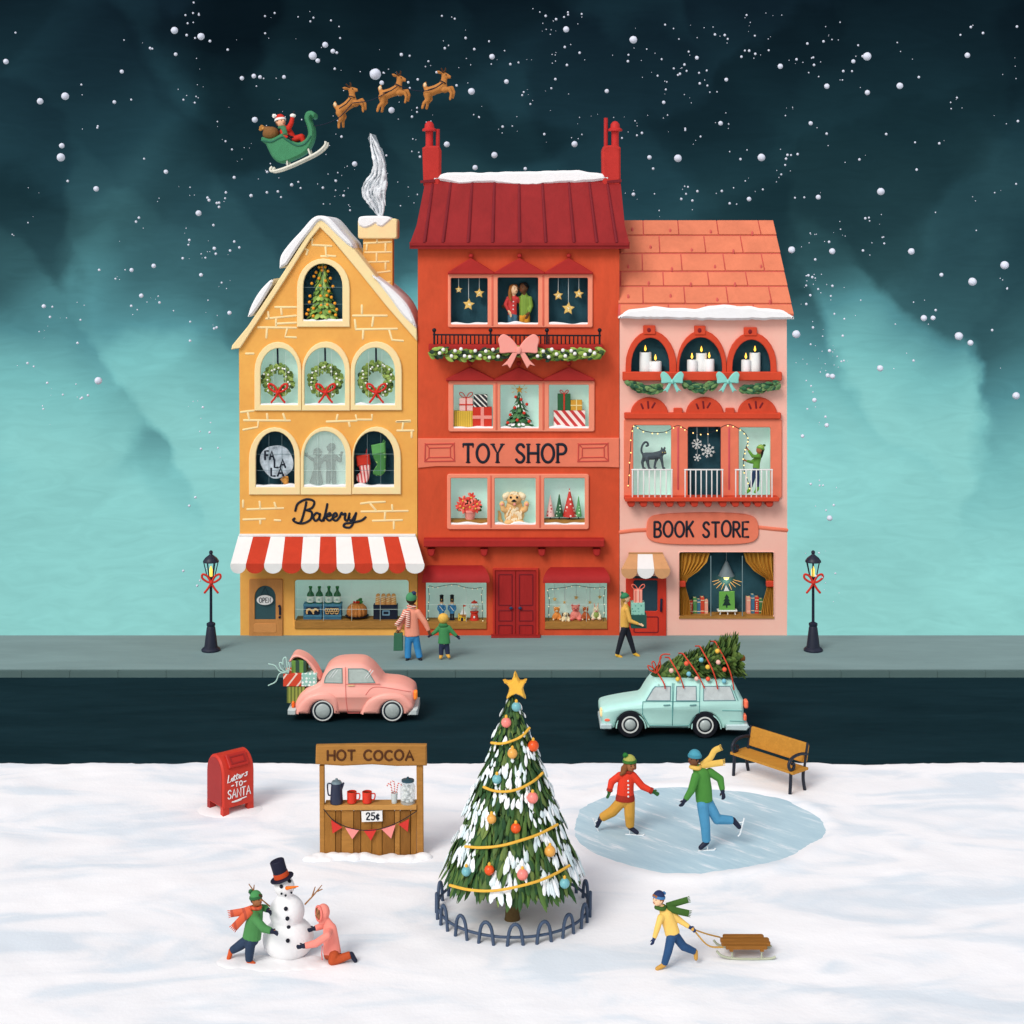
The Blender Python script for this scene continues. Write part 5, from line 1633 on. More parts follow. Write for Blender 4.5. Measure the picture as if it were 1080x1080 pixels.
def toy_things():
	Y = 0.14
	zz = lambda x, y: (430 + x / 4, 120 + y / 4)
	ds = ['tiny gold star on the shortest string, dark window near the bakery', 'largest gold star on the longest string, dark window near the bakery', 'middling gold star, third string of the dark window near the bakery',
		  'gold star on the first string, dark window near the book store', 'largest gold star on the longest string, dark window near the book store', 'gold star on the last string, dark window near the book store']
	for (x, y, r), lab in zip(((215, 742, 16), (257, 805, 26), (302, 757, 22), (635, 767, 22), (678, 822, 28), (722, 760, 22)), ds):
		p = zz(x, y); hung_star(lab, p[0], p[1], r / 4, 293.5, Y)
	# couple
	Yc = 0.24
	jeans = paint((70, 108, 130), 0.7)
	c = person('woman with long auburn hair in red cardigan beside a man in green', Yc, (542, 305.4, -.02, 5.0), [(541.4, 312, 0, 3.2), (541, 316, 0, 5.2), (540.5, 324, 0, 4.6), (540.4, 332, 0, 5.0)],
		[[(536, 314.6, 0, 2.2), (533, 321, -.05, 2.0), (536.6, 328, -.08, 1.6)], [(545.6, 315, 0, 2.2), (549, 320, .08, 2.0), (553, 322, .1, 1.6)]],
		[[(538.6, 334, 0, 3.2), (538.4, 340, 0, 3.0), (538.4, 346, 0, 2.8)], [(543, 334, 0, 3.2), (543.2, 340, 0, 3.0), (543.2, 346, 0, 2.8)]], SKIN_LIGHT, paint((206, 64, 62), 0.7), jeans, None, yaw=35, tilt=10, sy=0.6)
	hair_cap(c, paint((150, 92, 40), 0.7), [[(-.75, -.1, .2, .4), (-.95, -.2, -.6, .38), (-1.0, -.2, -1.5, .34), (-.9, 0, -2.2, .25)], [(.2, .55, .75, .3), (.75, .3, .3, .3)], [(0, -.6, -.2, .6), (-.3, -.6, -1.3, .5)]], 0.24, -.25)
	part('buttons', MB().ell(W(541.5, 318, Yc, -.16), .018).ell(W(541.4, 322, Yc, -.15), .018).ell(W(541.3, 326, Yc, -.15), .018), WHITE, c['t'])
	c = person('man with black curly hair in green sweater beside a woman in red', Yc + .02, (552, 304, 0.0, 5.2), [(553, 311, 0.02, 3.4), (553.2, 316, 0.02, 6.0), (553.4, 325, 0.02, 5.8), (553.4, 333, 0.02, 5.8)],
		[[(559, 314.8, 0, 2.6), (560.4, 323, -.02, 2.4), (557.5, 330, -.1, 1.9)], [(547.6, 314.6, .06, 2.4), (542, 318, .12, 2.2), (536, 321, .08, 1.8)]],
		[[(550.5, 334, .02, 3.2), (550.4, 340, .02, 3.0), (550.4, 346, .02, 2.8)], [(556, 334, .02, 3.2), (556.2, 340, .02, 3.0), (556.2, 346, .02, 2.8)]], SKIN_DARK, striped((128, 158, 54), (108, 140, 44), 0, 0.05, 0.6), paint((222, 150, 48), 0.7), None, yaw=-32, tilt=8, sy=0.6)
	hair_cap(c, paint((24, 20, 22), 0.8), [[(-.5, .1, .75, .4), (.5, .1, .75, .42), (0, -.3, .95, .4)]], 0.3, -.25)
	# garland under the balcony with the big bow
	Yg = -0.5
	t = thing('garland', 'leafy garland with white berries and big pink bow under the balcony', 'garland', W(545, 372, Yg))
	mb = MB()
	pts = [W(451 + 188 * i / 24, 371 + 3.2 * math.sin(PI * ((i / 12.0) % 1.0)), Yg + .04) for i in range(25)]
	garland_swag(mb, pts, 0.13, 360, 3, 0.22, 0.055)
	part('foliage', mb, leafy(GREENS_BRIGHT + ((44, 66, 46), (34, 54, 44))), t, 50)
	mb = MB()
	for x, y in ((135, 1010), (150, 995), (185, 1022), (200, 1000), (225, 993), (240, 1022), (262, 1025), (285, 1000), (305, 1020), (330, 1002), (360, 995), (345, 1028), (382, 1024), (572, 1002), (548, 1022), (595, 1026), (608, 994), (628, 1014), (655, 998), (665, 1022), (690, 1000), (705, 1012), (748, 1016), (770, 1000), (788, 1010)):
		p = zz(x, y); part('berry', MB().ell(W(p[0], p[1], Yg - .10), M_(2.0, Yg), seg=10, rings=7), BERRY, t)
	part('bow', fat_bow(547, 369.5, 43, 36, Yg - .14, .08), PINK, t, 40)
	# gifts in the middle row
	zq = lambda x0, y0, x1, y1: (430 + x0 / 4.5, 370 + y0 / 4.5, 430 + x1 / 4.5, 370 + y1 / 4.5)
	G = 'gifts in the toy shop windows'
	Yg = 0.1; D = 0.22
	# a shelf height shared by everything in this row
	wall_gift('yellow ribbed gift box under a pink gift with red bow', *zq(219, 286, 308, 362), Yg, D, striped((226, 184, 58), (190, 148, 40), 0, 0.055, 0.6), group=G)
	wall_gift('red gift box with wide pink cross ribbon under a black striped gift', *zq(309, 268, 399, 362), Yg, D, RED, paint((246, 150, 140), .6), 3.4, group=G)
	wall_gift('pink gift box with a large curly red bow on a yellow box', *zq(245, 226, 309, 285.2), Yg + .01, D - .03, paint((248, 190, 184), .6), RED, 1.3, RED, G, 6.5)
	wall_gift('black gift box with slanted white stripes on a red box', *zq(313, 208, 378, 267.2), Yg + .01, D - .03, striped((24, 28, 36), (236, 232, 224), 45, 0.1, 0.66), group=G)
	wall_gift('wide white gift box with slanted red stripes under two smaller gifts', *zq(693, 284, 843, 362), Yg, D, striped((246, 226, 220), (204, 50, 52), 40, 0.16, 0.5), group=G)
	wall_gift('tall green gift box with red ribbon and bow on a striped box', *zq(712, 206, 773, 283.2), Yg + .01, D - .03, paint((46, 96, 60), .65), RED, 1.6, paint((226, 90, 80), .6), G, 4.2, horiz=False)
	wall_gift('small gold gift box with cream ribbon on a striped box', *zq(774, 235, 828, 283.2), Yg + .01, D - .03, paint((216, 156, 54), .6), paint((246, 220, 160), .6), 1.0, None, G)
	# little tree with star
	Yt = .2
	b = W(547.4, 450.5, Yt); h = M_(38, Yt); r = M_(15.6, Yt)
	t = conifer('christmas_tree', 'snowy Christmas tree with red baubles and gold star in toy shop window', 'tree', b, h, r, ((34, 76, 48), (62, 112, 70), (96, 140, 88)), 8, 20, None, True, .08, snowm=.3, yscale=.7, seed=9)
	for p in zu([(512, 218), (538, 230), (565, 252), (508, 268), (552, 292), (487, 300), (520, 324), (576, 330), (475, 336)]):
		q = max(.1, 1 - (W(p[0], p[1], Yt).z - b.z) / h)
		part('bauble', MB().ell(W(p[0], p[1], Yt, -r * .75 * q), M_(1.7, Yt), seg=10, rings=7), RED, t)
	part('star', MB().plate([star(547.8, 411, 4.4, .45)], Yt - .02, .05, .012), paint((238, 168, 62), .5), t)
	part('ray', MB().strokes([[(539.6, 409), (542, 410)], [(540, 414), (542.4, 413)], [(556, 409), (553.6, 410)], [(555.6, 414), (553.4, 413)], [(542, 406), (543.6, 407.6)], [(553.6, 406), (552, 407.6)]], Yt, .6, .006), paint((238, 180, 90), .5), t)
	# third row
	wood_shelf = WOOD
	Yp = .16
	zt3 = lambda x, y: (430 + x / 4.5, 370 + y / 4.5)
	for i, (x0, x1, lab) in enumerate(((475.4, 514.2, 'wooden window shelf under the poinsettia'), (573.8, 616.9, 'wooden window shelf under the cone trees'))):
		single('shelf', MB().boxpx(x0 - .5, 548.4, x1 + .5, 553.6, .05, .27), WOOD, lab, 'shelf', W((x0 + x1) / 2, 552, .05))
	b = W(495.6, 548.4, .05, .13)
	t = thing('poinsettia', 'red poinsettia in a pink pot on the window shelf', 'plant', b)
	s = M_(1, .15)
	part('pot', MB().lathe(b, [(4.6 * s, 0), (6.2 * s, 7.6 * s), (7.0 * s, 7.8 * s), (7.0 * s, 10 * s), (6.0 * s, 10 * s), (5.4 * s, 8 * s)], 20), paint((246, 150, 138), .65), t)
	fl, lv, ce = MB(), MB(), MB(); rr = random.Random(5)
	for (x, y) in zu([(262, 715), (302, 700), (265, 750), (330, 730), (295, 745), (250, 740), (322, 752)]):
		c0 = W(x, y - 1, .05)
		for j in range(9):
			a = 2 * PI * j / 9 + rr.random() * .5; L = s * rr.uniform(4.6, 6.4)
			fl.spindle(c0, c0 + Vector((math.cos(a) * L, -.04 + rr.uniform(-.03, .05), math.sin(a) * L)), s * 1.3)
		ce.ell(c0 + Vector((0, -.05, 0)), s * 1.0, seg=8, rings=6)
	for j in range(26):
		a = rr.uniform(-.3, PI + .3); L = s * rr.uniform(11.5, 14)
		c0 = W(495.5, 536, .15)
		lv.spindle(c0 + Vector((math.cos(a) * L * .4, 0, math.sin(a) * L * .3)), c0 + Vector((math.cos(a) * L, rr.uniform(-.05, .05), math.sin(a) * L * .95)), s * 2.0)
	part('leaves', lv, leafy(((36, 82, 44), (60, 110, 52))), t, 40); part('petals', fl, leafy(((214, 50, 44), (238, 96, 82), (226, 70, 56), (246, 150, 130))), t, 40); part('flower_centre', ce, paint((240, 200, 80), .5), t)
	# dog
	Yd = .16
	tan, cream = paint((236, 184, 124), .7, .1, 6), paint((248, 222, 186), .7, .06, 6)
	b = W(543, 551, Yd)
	t = thing('dog', 'fluffy cream dog with raised paws looking out of the window', 'dog', b)
	mb = MB()
	D_ = lambda x, y, dz=0: W(430 + x / 4.5, 370 + y / 4.5, Yd, dz)
	mb.ell(D_(506, 775), (M_(11, Yd), .14, M_(12, Yd))); mb.ell(D_(506, 740), (M_(9, Yd), .13, M_(8, Yd)))
	mb.ell(D_(505, 700, -.03), (M_(8.4, Yd), .16, M_(7.6, Yd))); mb.ell(D_(504, 710, -.15), (M_(4.2, Yd), .1, M_(3.6, Yd)))
	for sx in (-1, 1):
		mb.chain([(D_(506 + sx * 34, 760, -.03), M_(3.4, Yd)), (D_(506 + sx * 52, 750, -.08), M_(2.9, Yd)), (D_(506 + sx * 58, 728, -.1), M_(2.6, Yd))], 10)
		mb.ell(D_(506 + sx * 58, 724, -.11), (M_(3, Yd), .06, M_(3.2, Yd)))
		mb.ell(D_(506 + sx * 24, 812, -.1), (M_(5.5, Yd), .1, M_(3.5, Yd)))
	part('body', organic(mb, .014, 3), tan, t, 60)
	mb = MB()
	for sx in (-1, 1): mb.chain([(D_(505 + sx * 30, 680, -.05), M_(3, Yd)), (D_(505 + sx * 42, 688, -.07), M_(3.4, Yd)), (D_(505 + sx * 44, 700, -.07), M_(2.2, Yd))], 8)
	part('ears', organic(mb, .012, 2), cream, t, 60)
	mb = MB()
	rr = random.Random(6)
	for i in range(60):
		a = rr.uniform(-35, 35); y = rr.uniform(735, 808)
		p = D_(506 + a * (1 - abs(y - 770) / 130), y, -.125); mb.spindle(p, p + Vector((a * .001, -.012, -.09)), .022)
	for i in range(16):
		p = D_(505 + rr.uniform(-16, 16), 672 + rr.uniform(-4, 8), -.13); mb.spindle(p + Vector((0, 0, .03)), p + Vector((rr.uniform(-.05, .05), -.03, -.04)), .02)
	part('fur', mb, cream, t, 40)
	mb = MB().chain([(D_(448, 818, .06), .05), (D_(436, 800, .07), .055), (D_(437, 778, .08), .045), (D_(432, 765, .08), .03)], 8)
	part('tail', organic(mb, .012, 2), tan, t, 60)
	for sx in (-1, 1):
		part('eye', MB().ell(D_(504 + sx * 15, 690, -.19), (.03, .02, .032), seg=8, rings=6), BLACK, t)
		part('paw_pad', MB().ell(D_(506 + sx * 58, 724, -.165), (.036, .015, .036), seg=8, rings=6), PINK, t)
	part('nose', MB().ell(D_(504, 704, -.25), (.05, .03, .035), seg=10, rings=7), BLACK, t)
	part('mouth', MB().strokes([[(430 + 490 / 4.5, 370 + 712 / 4.5), (430 + 497 / 4.5, 370 + 717 / 4.5), (430 + 504 / 4.5, 370 + 712 / 4.5), (430 + 511 / 4.5, 370 + 717 / 4.5), (430 + 518 / 4.5, 370 + 712 / 4.5)]], Yd - .245, .6, .01), BLACK, t)
	part('tongue', MB().ell(D_(507, 721, -.23), (.035, .02, .04), seg=8, rings=6), PINK, t)
	# cone trees
	for (x, w, y0, lab, m) in ((677.5, 22, 687, 'pale pink cone tree with red dots on the window shelf', dotted((246, 196, 190), (206, 60, 66), 11, .3)), (720, 21, 677, 'dark green cone tree with pale dots on the window shelf', dotted((38, 94, 58), (206, 226, 200), 11, .26)),
							(769, 33, 655, 'tall red cone tree with white dots on the window shelf', dotted((206, 52, 44), (246, 220, 210), 10, .3)), (812, 16, 688, 'slim light green cone tree with pale dots on the shelf', dotted((92, 160, 100), (216, 238, 206), 12, .28))):
		p = zu([(x, 800)])[0]; b = W(p[0], 548.4, .05, .14)
		top = 370 + y0 / 4.5
		hh = M_(548.4 - top, .19); s = M_(1, .19)
		t = thing('cone_tree', lab, 'toy tree', b, 'cone trees on the shelf')
		part('trunk', MB().lathe(b, [(1.6 * s, 0), (1.6 * s, .3 * s), (.5 * s, .4 * s), (.5 * s, 3.6 * s)], 8), NAVY, t)
		part('cone', MB().lathe(b + Vector((0, 0, 2.8 * s)), [(w / 4.5 * s * .98, 0), (w / 4.5 * s, .4 * s), (w / 4.5 * s * .55, (hh - 2.8 * s) * .45), (.1 * s, hh - 2.8 * s)], 20), m, t, 50)
	# ground floor: soldiers, castle, gumball machine
	cz = W(0, 656, 0).z
	def base_at(x, Y): return Vector((W(x, 650, Y).x, Y, cz + 0.002))
	Ys = .2
	s = M_(1, Ys)
	blue = paint((58, 128, 178), .6)
	first = None
	for x, lab in ((465.8, 'toy soldier in blue coat and tall black hat behind the child'), (476.8, 'toy soldier in blue coat and tall black hat near the castle')):
		loc = base_at(x, Ys)
		if first is None:
			t = thing('toy_soldier', lab, 'toy soldier', loc, 'toy soldiers in the shop window')
			part('base', MB().lathe(loc, [(3.0 * s, 0), (3.0 * s, .8 * s), (2.6 * s, 1 * s)], 14), NAVY, t)
			for sx in (-1, 1):
				part('leg', MB().capsule(loc + Vector((sx * 1.2 * s, 0, 1.4 * s)), 1.0 * s, loc + Vector((sx * 1.2 * s, 0, 8.5 * s)), 1.2 * s, 10), NAVY, t)
				part('arm', MB().chain([(loc + Vector((sx * 3.2 * s, 0, 15.4 * s)), 1.0 * s), (loc + Vector((sx * 3.9 * s, -.5 * s, 12 * s)), .9 * s), (loc + Vector((sx * 2.4 * s, -2 * s, 10 * s)), .8 * s)], 8), blue, t)
				part('epaulette', MB().ell(loc + Vector((sx * 3.0 * s, 0, 16.2 * s)), (1.3 * s, 1.3 * s, .5 * s), seg=10, rings=6), GOLD, t)
			part('coat', MB().lathe(loc + Vector((0, 0, 7.2 * s)), [(2.7 * s, 0), (2.4 * s, 3 * s), (2.9 * s, 8 * s), (1.6 * s, 9.4 * s)], 14, sy=.75), blue, t)
			part('sash', MB().tube([loc + Vector((-2.2 * s, -1.9 * s, 15 * s)), loc + Vector((0, -2.3 * s, 12.5 * s)), loc + Vector((2 * s, -1.9 * s, 10 * s))], .4 * s, 6), WHITE, t)
			part('head', MB().ell(loc + Vector((0, 0, 18.4 * s)), (1.9 * s, 1.8 * s, 2.1 * s)), paint((238, 184, 140), .6), t)
			part('beard', MB().ell(loc + Vector((0, -1.2 * s, 17.2 * s)), (1.2 * s, .8 * s, .9 * s), seg=10, rings=7), WHITE, t)
			for sx in (-1, 1): part('eye', MB().ell(loc + Vector((sx * .7 * s, -1.75 * s, 18.8 * s)), .25 * s, seg=6, rings=5), BLACK, t)
			part('hat', MB().lathe(loc + Vector((0, 0, 19.6 * s)), [(2.1 * s, 0), (2.0 * s, .5 * s), (2.0 * s, 5.6 * s), (2.3 * s, 6.6 * s), (1.2 * s, 7.2 * s)], 14), BLACK, t)
			part('badge', MB().ell(loc + Vector((0, -2.1 * s, 22 * s)), (.6 * s, .3 * s, .8 * s), seg=8, rings=6), GOLD, t)
			first = t
		else: dup(first, loc, lab)
	loc = base_at(487.3, Ys)
	t = thing('toy_castle', 'small yellow toy castle with arched gate in the shop window', 'toy castle', loc)
	s = M_(1, Ys); yl = paint((228, 184, 60), .65)
	x0 = 487.3
	part('wall', MB().plate([[(x0 - 4.2, 649), (x0 - 2.6, 649), (x0 - 2.6, 650), (x0 - 1, 650), (x0 - 1, 649), (x0 + 1, 649), (x0 + 1, 650), (x0 + 2.6, 650), (x0 + 2.6, 649), (x0 + 4.2, 649), (x0 + 4.2, 655.4), (x0 - 4.2, 655.4)]], Ys - .12, .24, .008), yl, t)
	part('gate', MB().plate([arch(x0 - 1.2, 651.4, x0 + 1.2, 655.2)], Ys - .128, .02), NAVY, t)
	for sx in (-1, 1): part('window', MB().plate([ell(x0 + sx * 2.8, 652, .5, .7, 10)], Ys - .128, .02), NAVY, t)
	loc2 = Vector((loc.x + .03, Ys, W(0, 649, Ys - .12).z))
	t = thing('toy_sailboat', 'toy sailboat with white sail and red flag above the castle', 'toy boat', loc2)
	part('hull', MB().plate([[(486.2, 648.6), (492.6, 648.6), (491.2, 650.4), (487, 650.4)]], Ys - .155, .03, .006), paint((170, 110, 60), .6), t)
	part('sail', MB().plate([[(488.6, 641), (492, 648), (485, 648)]], Ys - .15, .015), WHITE, t)
	part('mast', MB().strokes([[(488.6, 649), (488.6, 637.6)]], Ys - .16, .6, .01), WOOD, t)
	part('flag', MB().plate([[(488.8, 637.8), (492.2, 639), (488.8, 640.2)]], Ys - .16, .012), RED, t)
	loc = base_at(500.3, Ys)
	t = thing('gumball_machine', 'red gumball machine with a glass globe in the shop window', 'gumball machine', loc)
	part('stand', MB().lathe(loc, [(5.4 * s, 0), (5.4 * s, .8 * s), (4.6 * s, 1.2 * s), (3.6 * s, 7.5 * s), (4.6 * s, 8.3 * s), (4.6 * s, 9.2 * s), (2 * s, 9.3 * s)], 18), RED, t)
	part('globe', MB().ell(loc + Vector((0, 0, 14 * s)), 5.4 * s), misty((226, 240, 240), .35, .15), t)
	rr = random.Random(3)
	for i in range(26):
		d = Vector((rr.gauss(0, 1), rr.gauss(0, 1), rr.gauss(0, 1))).normalized() * rr.uniform(2.0, 4.0) * s
		d.z = min(d.z, 1.8 * s)
		part('gumball', MB().ell(loc + Vector((0, 0, 13.6 * s)) + d, .95 * s, seg=8, rings=6), (RED, paint((240, 196, 60), .4), paint((70, 150, 170), .4), WHITE, paint((238, 140, 60), .4))[i % 5], t)
	part('cap', MB().lathe(loc + Vector((0, 0, 18.2 * s)), [(3.4 * s, 0), (3.2 * s, .9 * s), (1.2 * s, 1.7 * s), (.9 * s, 2.6 * s), (.1, 3 * s)] and [(3.4 * s, 0), (3.2 * s, .9 * s), (1.2 * s, 1.7 * s), (.9 * s, 2.4 * s), (.2 * s, 2.8 * s)], 14), RED, t)
	part('chute', MB().ell(loc + Vector((0, -4.4 * s, 4 * s)), (1.1 * s, .5 * s, 1.3 * s), seg=10, rings=7), WHITE, t)
	# string lights round both windows
	bulb = glow((240, 226, 190), .5)
	def lights(label, pts, Y, nb, cat='string lights', name='string_lights', every=None, wire=.55):
		t = thing(name, label, cat, W(pts[0][0], pts[0][1], Y))
		P = cr(pts, 6)
		part('wire', MB().strokes([P], Y, wire, .006), BLACK, t, 60)
		for i in range(nb):
			f = (i + .5) / nb * (len(P) - 1); a = int(f); x = P[a][0] + (P[min(a + 1, len(P) - 1)][0] - P[a][0]) * (f - a); y = P[a][1] + (P[min(a + 1, len(P) - 1)][1] - P[a][1]) * (f - a)
			part('bulb', MB().ell(W(x + (.5 if i % 2 else -.5), y + .9, Y - .012), M_(.62, Y), seg=7, rings=5), bulb, t)
		return t
	lights('string of tiny lights round the window with toy soldiers', zv([(98, 480), (97, 420), (102, 360), (100, 308), (130, 312), (180, 303), (226, 299), (270, 312), (320, 318), (352, 316), (350, 360), (356, 420), (353, 492)]), .045, 18)
	lights('string of tiny lights round the window with soft toy animals', zv([(668, 500), (668, 440), (672, 380), (666, 324), (700, 318), (750, 312), (796, 303), (850, 311), (900, 315), (935, 314), (930, 370), (934, 430), (926, 495)]), .045, 18)
	# gold stars pinned over the toys
	for (x, y, r), lab in zip(((698, 370, 11), (745, 385, 9), (800, 362, 11), (865, 385, 9), (912, 360, 10)), ('over the cream bear', 'over the brown puppy', 'over the big pink bear', 'over the small brown bear', 'over the white rabbit')):
		p = zv([(x, y)])[0]; hung_star('small gold star hanging ' + lab + ' in the shop window', p[0], p[1], r / 4.5, 616, .3, False, True, paint((240, 186, 110), .5))
	# soft toys
	def plush(label, x, w, h, body, ear, inner, Y=.22, muzzle=None, tummy=None, kind='bear'):
		loc = base_at(x, Y); s = M_(1, Y); k = w; hh = h
		t = thing('soft_toy', label, 'soft toy', loc, 'soft toys in the shop window')
		mb = MB(); V = lambda a, b, c: loc + Vector((a * s, b * s, c * s))
		br = k * .36; hr_ = k * .34
		hz = hh - hr_ * (1.0 if kind != 'rabbit' else 1.9)
		mb.ell(V(0, 0, hh * .34), (br * s, br * .85 * s, hh * .3 * s)); mb.ell(V(0, -.3, hz), (hr_ * s, hr_ * .9 * s, hr_ * .9 * s))
		for sx in (-1, 1):
			mb.capsule(V(sx * br * .7, -.5, hh * .45), k * .12 * s, V(sx * br * 1.15, -1.6, hh * .26), k * .13 * s, 8)
			mb.capsule(V(sx * br * .5, -1, hh * .12), k * .15 * s, V(sx * br * 1.0, -k * .35, hh * .11), k * .16 * s, 8)
			if kind == 'bear': mb.ell(V(sx * hr_ * .78, 0, hz + hr_ * .72), (k * .13 * s, k * .08 * s, k * .13 * s))
			if kind == 'rabbit': mb.capsule(V(sx * hr_ * .4, 0, hz + hr_ * .7), k * .09 * s, V(sx * hr_ * .6, 0, hz + hr_ * 1.9), k * .08 * s, 8)
		part('body', organic(mb, .012, 2), body, t, 60)
		mb = MB()
		for sx in (-1, 1):
			if kind == 'bear': part('ear', MB().ell(V(sx * hr_ * .78, -k * .07, hz + hr_ * .72), (k * .08 * s, k * .04 * s, k * .08 * s), seg=8, rings=6), inner, t)
			elif kind == 'puppy': part('ear', MB().ell(V(sx * hr_ * .95, -.4, hz - .2), (k * .12 * s, k * .1 * s, k * .24 * s)), ear, t)
			else: part('ear', MB().capsule(V(sx * hr_ * .42, -k * .07, hz + hr_ * .8), k * .045 * s, V(sx * hr_ * .58, -k * .07, hz + hr_ * 1.7), k * .04 * s, 8), inner, t)
			part('eye', MB().ell(V(sx * hr_ * .36, -hr_ * .86, hz + hr_ * .15), k * .045 * s, seg=6, rings=5), BLACK, t)
			part('foot_pad', MB().ell(V(sx * br * 1.02, -k * .5, hh * .11), (k * .09 * s, k * .03 * s, k * .09 * s), seg=8, rings=6), inner, t)
		part('muzzle', MB().ell(V(0, -hr_ * .85, hz - hr_ * .25), (hr_ * .42 * s, hr_ * .3 * s, hr_ * .32 * s), seg=10, rings=7), muzzle or inner, t)
		part('nose', MB().ell(V(0, -hr_ * 1.15, hz - hr_ * .12), (k * .055 * s, k * .03 * s, k * .04 * s), seg=8, rings=6), BLACK, t)
		if tummy: part('tummy', MB().ell(V(0, -br * .35, hh * .34), (br * .8 * s, br * .62 * s, hh * .24 * s)), tummy, t)
	cr_m = paint((252, 226, 190), .75)
	plush('cream orange teddy bear sitting first in the row of soft toys', 587.2, 9.6, 14, paint((226, 140, 66), .8, .12, 9), None, cr_m)
	plush('brown and cream puppy toy between two bears', 596.7, 9.0, 9.6, paint((236, 210, 170), .8, .1, 9), paint((84, 56, 36), .8), cr_m, .12, muzzle=paint((96, 66, 42), .8), kind='puppy')
	plush('large pink teddy bear in the middle of the soft toys', 607, 12.6, 16.6, paint((238, 136, 124), .8, .1, 9), None, paint((206, 84, 84), .8))
	plush('small rust brown teddy bear beside the white rabbit', 617.6, 9.2, 14, paint((176, 88, 46), .8, .12, 9), None, cr_m)
	plush('white toy rabbit in a green top at the end of the row', 628.8, 10.4, 17.4, paint((248, 226, 196), .8, .06, 9), None, PINK, tummy=paint((150, 170, 92), .8), kind='rabbit')
toy_things()
# ---------------------------------------------------------------- book store windows
def books_things():
	wax = paint((238, 240, 242), .55, .05, 5, spec=.4)
	flame = glow((255, 190, 66), 2.2)
	zb_ = lambda x, y: (640 + x / 4.32, 220 + y / 4.32)
	lab = ['tall white candle in the arch beside the toy shop', 'short white candle in the arch beside the toy shop', 'short white candle in the middle arch, toy shop side', 'tall white candle in the middle arch', 'mid-height white candle in the middle arch, lamp post side', 'short white candle in the arch beside the lamp post side wall', 'tall white candle in the arch nearest the open sky']
	sill = W(0, 393.4, 0).z
	for (x0, x1, yt, dy), l in zip(((148, 203, 655, .04), (193, 250, 697, -.02), (365, 411, 690, -.02), (406, 456, 659, .07), (443, 490, 687, -.04), (612, 655, 690, -.03), (650, 700, 657, .05)), lab):
		Y = .17 + dy
		cx, top = zb_((x0 + x1) / 2, yt)
		r = M_((x1 - x0) / 2 / 4.32, Y)
		b = Vector((W(cx, 390, Y).x, Y, sill + .002))
		hgt = W(cx, top, Y).z - b.z
		t = thing('candle', l, 'candle', b, 'candles in the book store arches')
		part('wax', MB().lathe(b, [(r, 0), (r, hgt - .01), (r * .92, hgt + .008), (r * .8, hgt - .012), (.01, hgt - .016)], 20), wax, t)
		part('wick', MB().tube([b + Vector((0, 0, hgt - .02)), b + Vector((.004, 0, hgt + .05))], .008, 6), BLACK, t)
		f0 = b + Vector((0, 0, hgt + .03))
		part('flame', MB().lathe(f0, [(.004, 0), (.026, .035), (.03, .06), (.018, .11), (.003, .16)], 10), flame, t, 60)
	# swags with mint bows
	Yg = -.22
	mint = paint((136, 208, 196), .65)
	for k, (x0, x1, l) in enumerate(((78, 262, 'first braided green swag, beside the toy shop'), (340, 512, 'middle braided green swag, between two mint bows'), (598, 794, 'braided green swag at the free corner of the store'))):
		a, c = 640 + x0 / 4.32, 640 + x1 / 4.32
		t = thing('garland', l, 'garland', W((a + c) / 2, 405, Yg), 'swags under the candle windows')
		pts = [W(a + (c - a) * i / 12, 402.5 + 6.8 * math.sin(PI * (i / 12 if k == 1 else (0.15 + .6 * i / 12 if k == 0 else .25 + .62 * i / 12))), Yg) for i in range(13)]
		if k == 0: pts = [W(a + (c - a) * i / 12, 402 + 8.2 * math.sin(PI * (.08 + .60 * i / 12)), Yg) for i in range(13)]
		if k == 2: pts = [W(a + (c - a) * i / 12, 402 + 8.6 * math.sin(PI * (.3 + .64 * i / 12)), Yg) for i in range(13)]
		mb = MB(); garland_swag(mb, pts, .10, 130, 10 + k, .2, .045)
		part('foliage', mb, leafy(((20, 56, 46), (40, 92, 62), (118, 150, 92), (60, 110, 70))), t, 50)
	for x, l in ((298, 'mint ribbon bow between the first and middle swags'), (552, 'mint ribbon bow between the middle and last swags')):
		cx = 640 + x / 4.32
		single('bow', fat_bow(cx, 402.5, 24.5, 22.5, Yg - .12, .05), mint, l, 'bow', W(cx, 402.5, Yg - .1), 'mint bows on the book store', 40)
	# cat on the rail
	Yc = .12
	grey = paint((74, 84, 92), .8, .15, 8)
	C = lambda x, y, dz=0: W(640 + x / 4.32, 400 + y / 4.32, Yc, dz)
	u = lambda v: M_(v / 4.32, Yc)
	t = thing('cat', 'dark grey cat walking along behind the white balcony rail', 'cat', C(212, 408))
	mb = MB()
	mb.chain([(C(178, 350), u(17)), (C(212, 350), u(17)), (C(240, 344), u(18))], 12, .8)
	mb.chain([(C(240, 340), u(13)), (C(254, 332, -.02), u(13))], 10); mb.ell(C(255, 330, -.03), (u(15), u(13), u(14)))
	mb.ell(C(266, 336, -.04), (u(6), u(6), u(5)))
	for sx, dz in ((248, -.05), (262, -.02)): mb.spindle(C(sx, 322, dz), C(sx + 2, 306, dz), u(6))
	for pts in ([(172, 358, .03, 11), (162, 378, .03, 7), (166, 404, .03, 5)], [(182, 358, -.03, 11), (186, 380, -.03, 7), (192, 404, -.03, 5)], [(232, 356, .03, 9), (222, 378, .03, 6), (217, 402, .03, 5)], [(246, 354, -.03, 9), (252, 378, -.03, 6), (255, 402, -.03, 5)]):
		mb.chain([(C(p[0], p[1], p[2]), u(p[3])) for p in pts], 8)
		mb.ell(C(pts[-1][0] + 4, pts[-1][1] + 2, pts[-1][2] - .01), (u(8), u(6), u(5)))
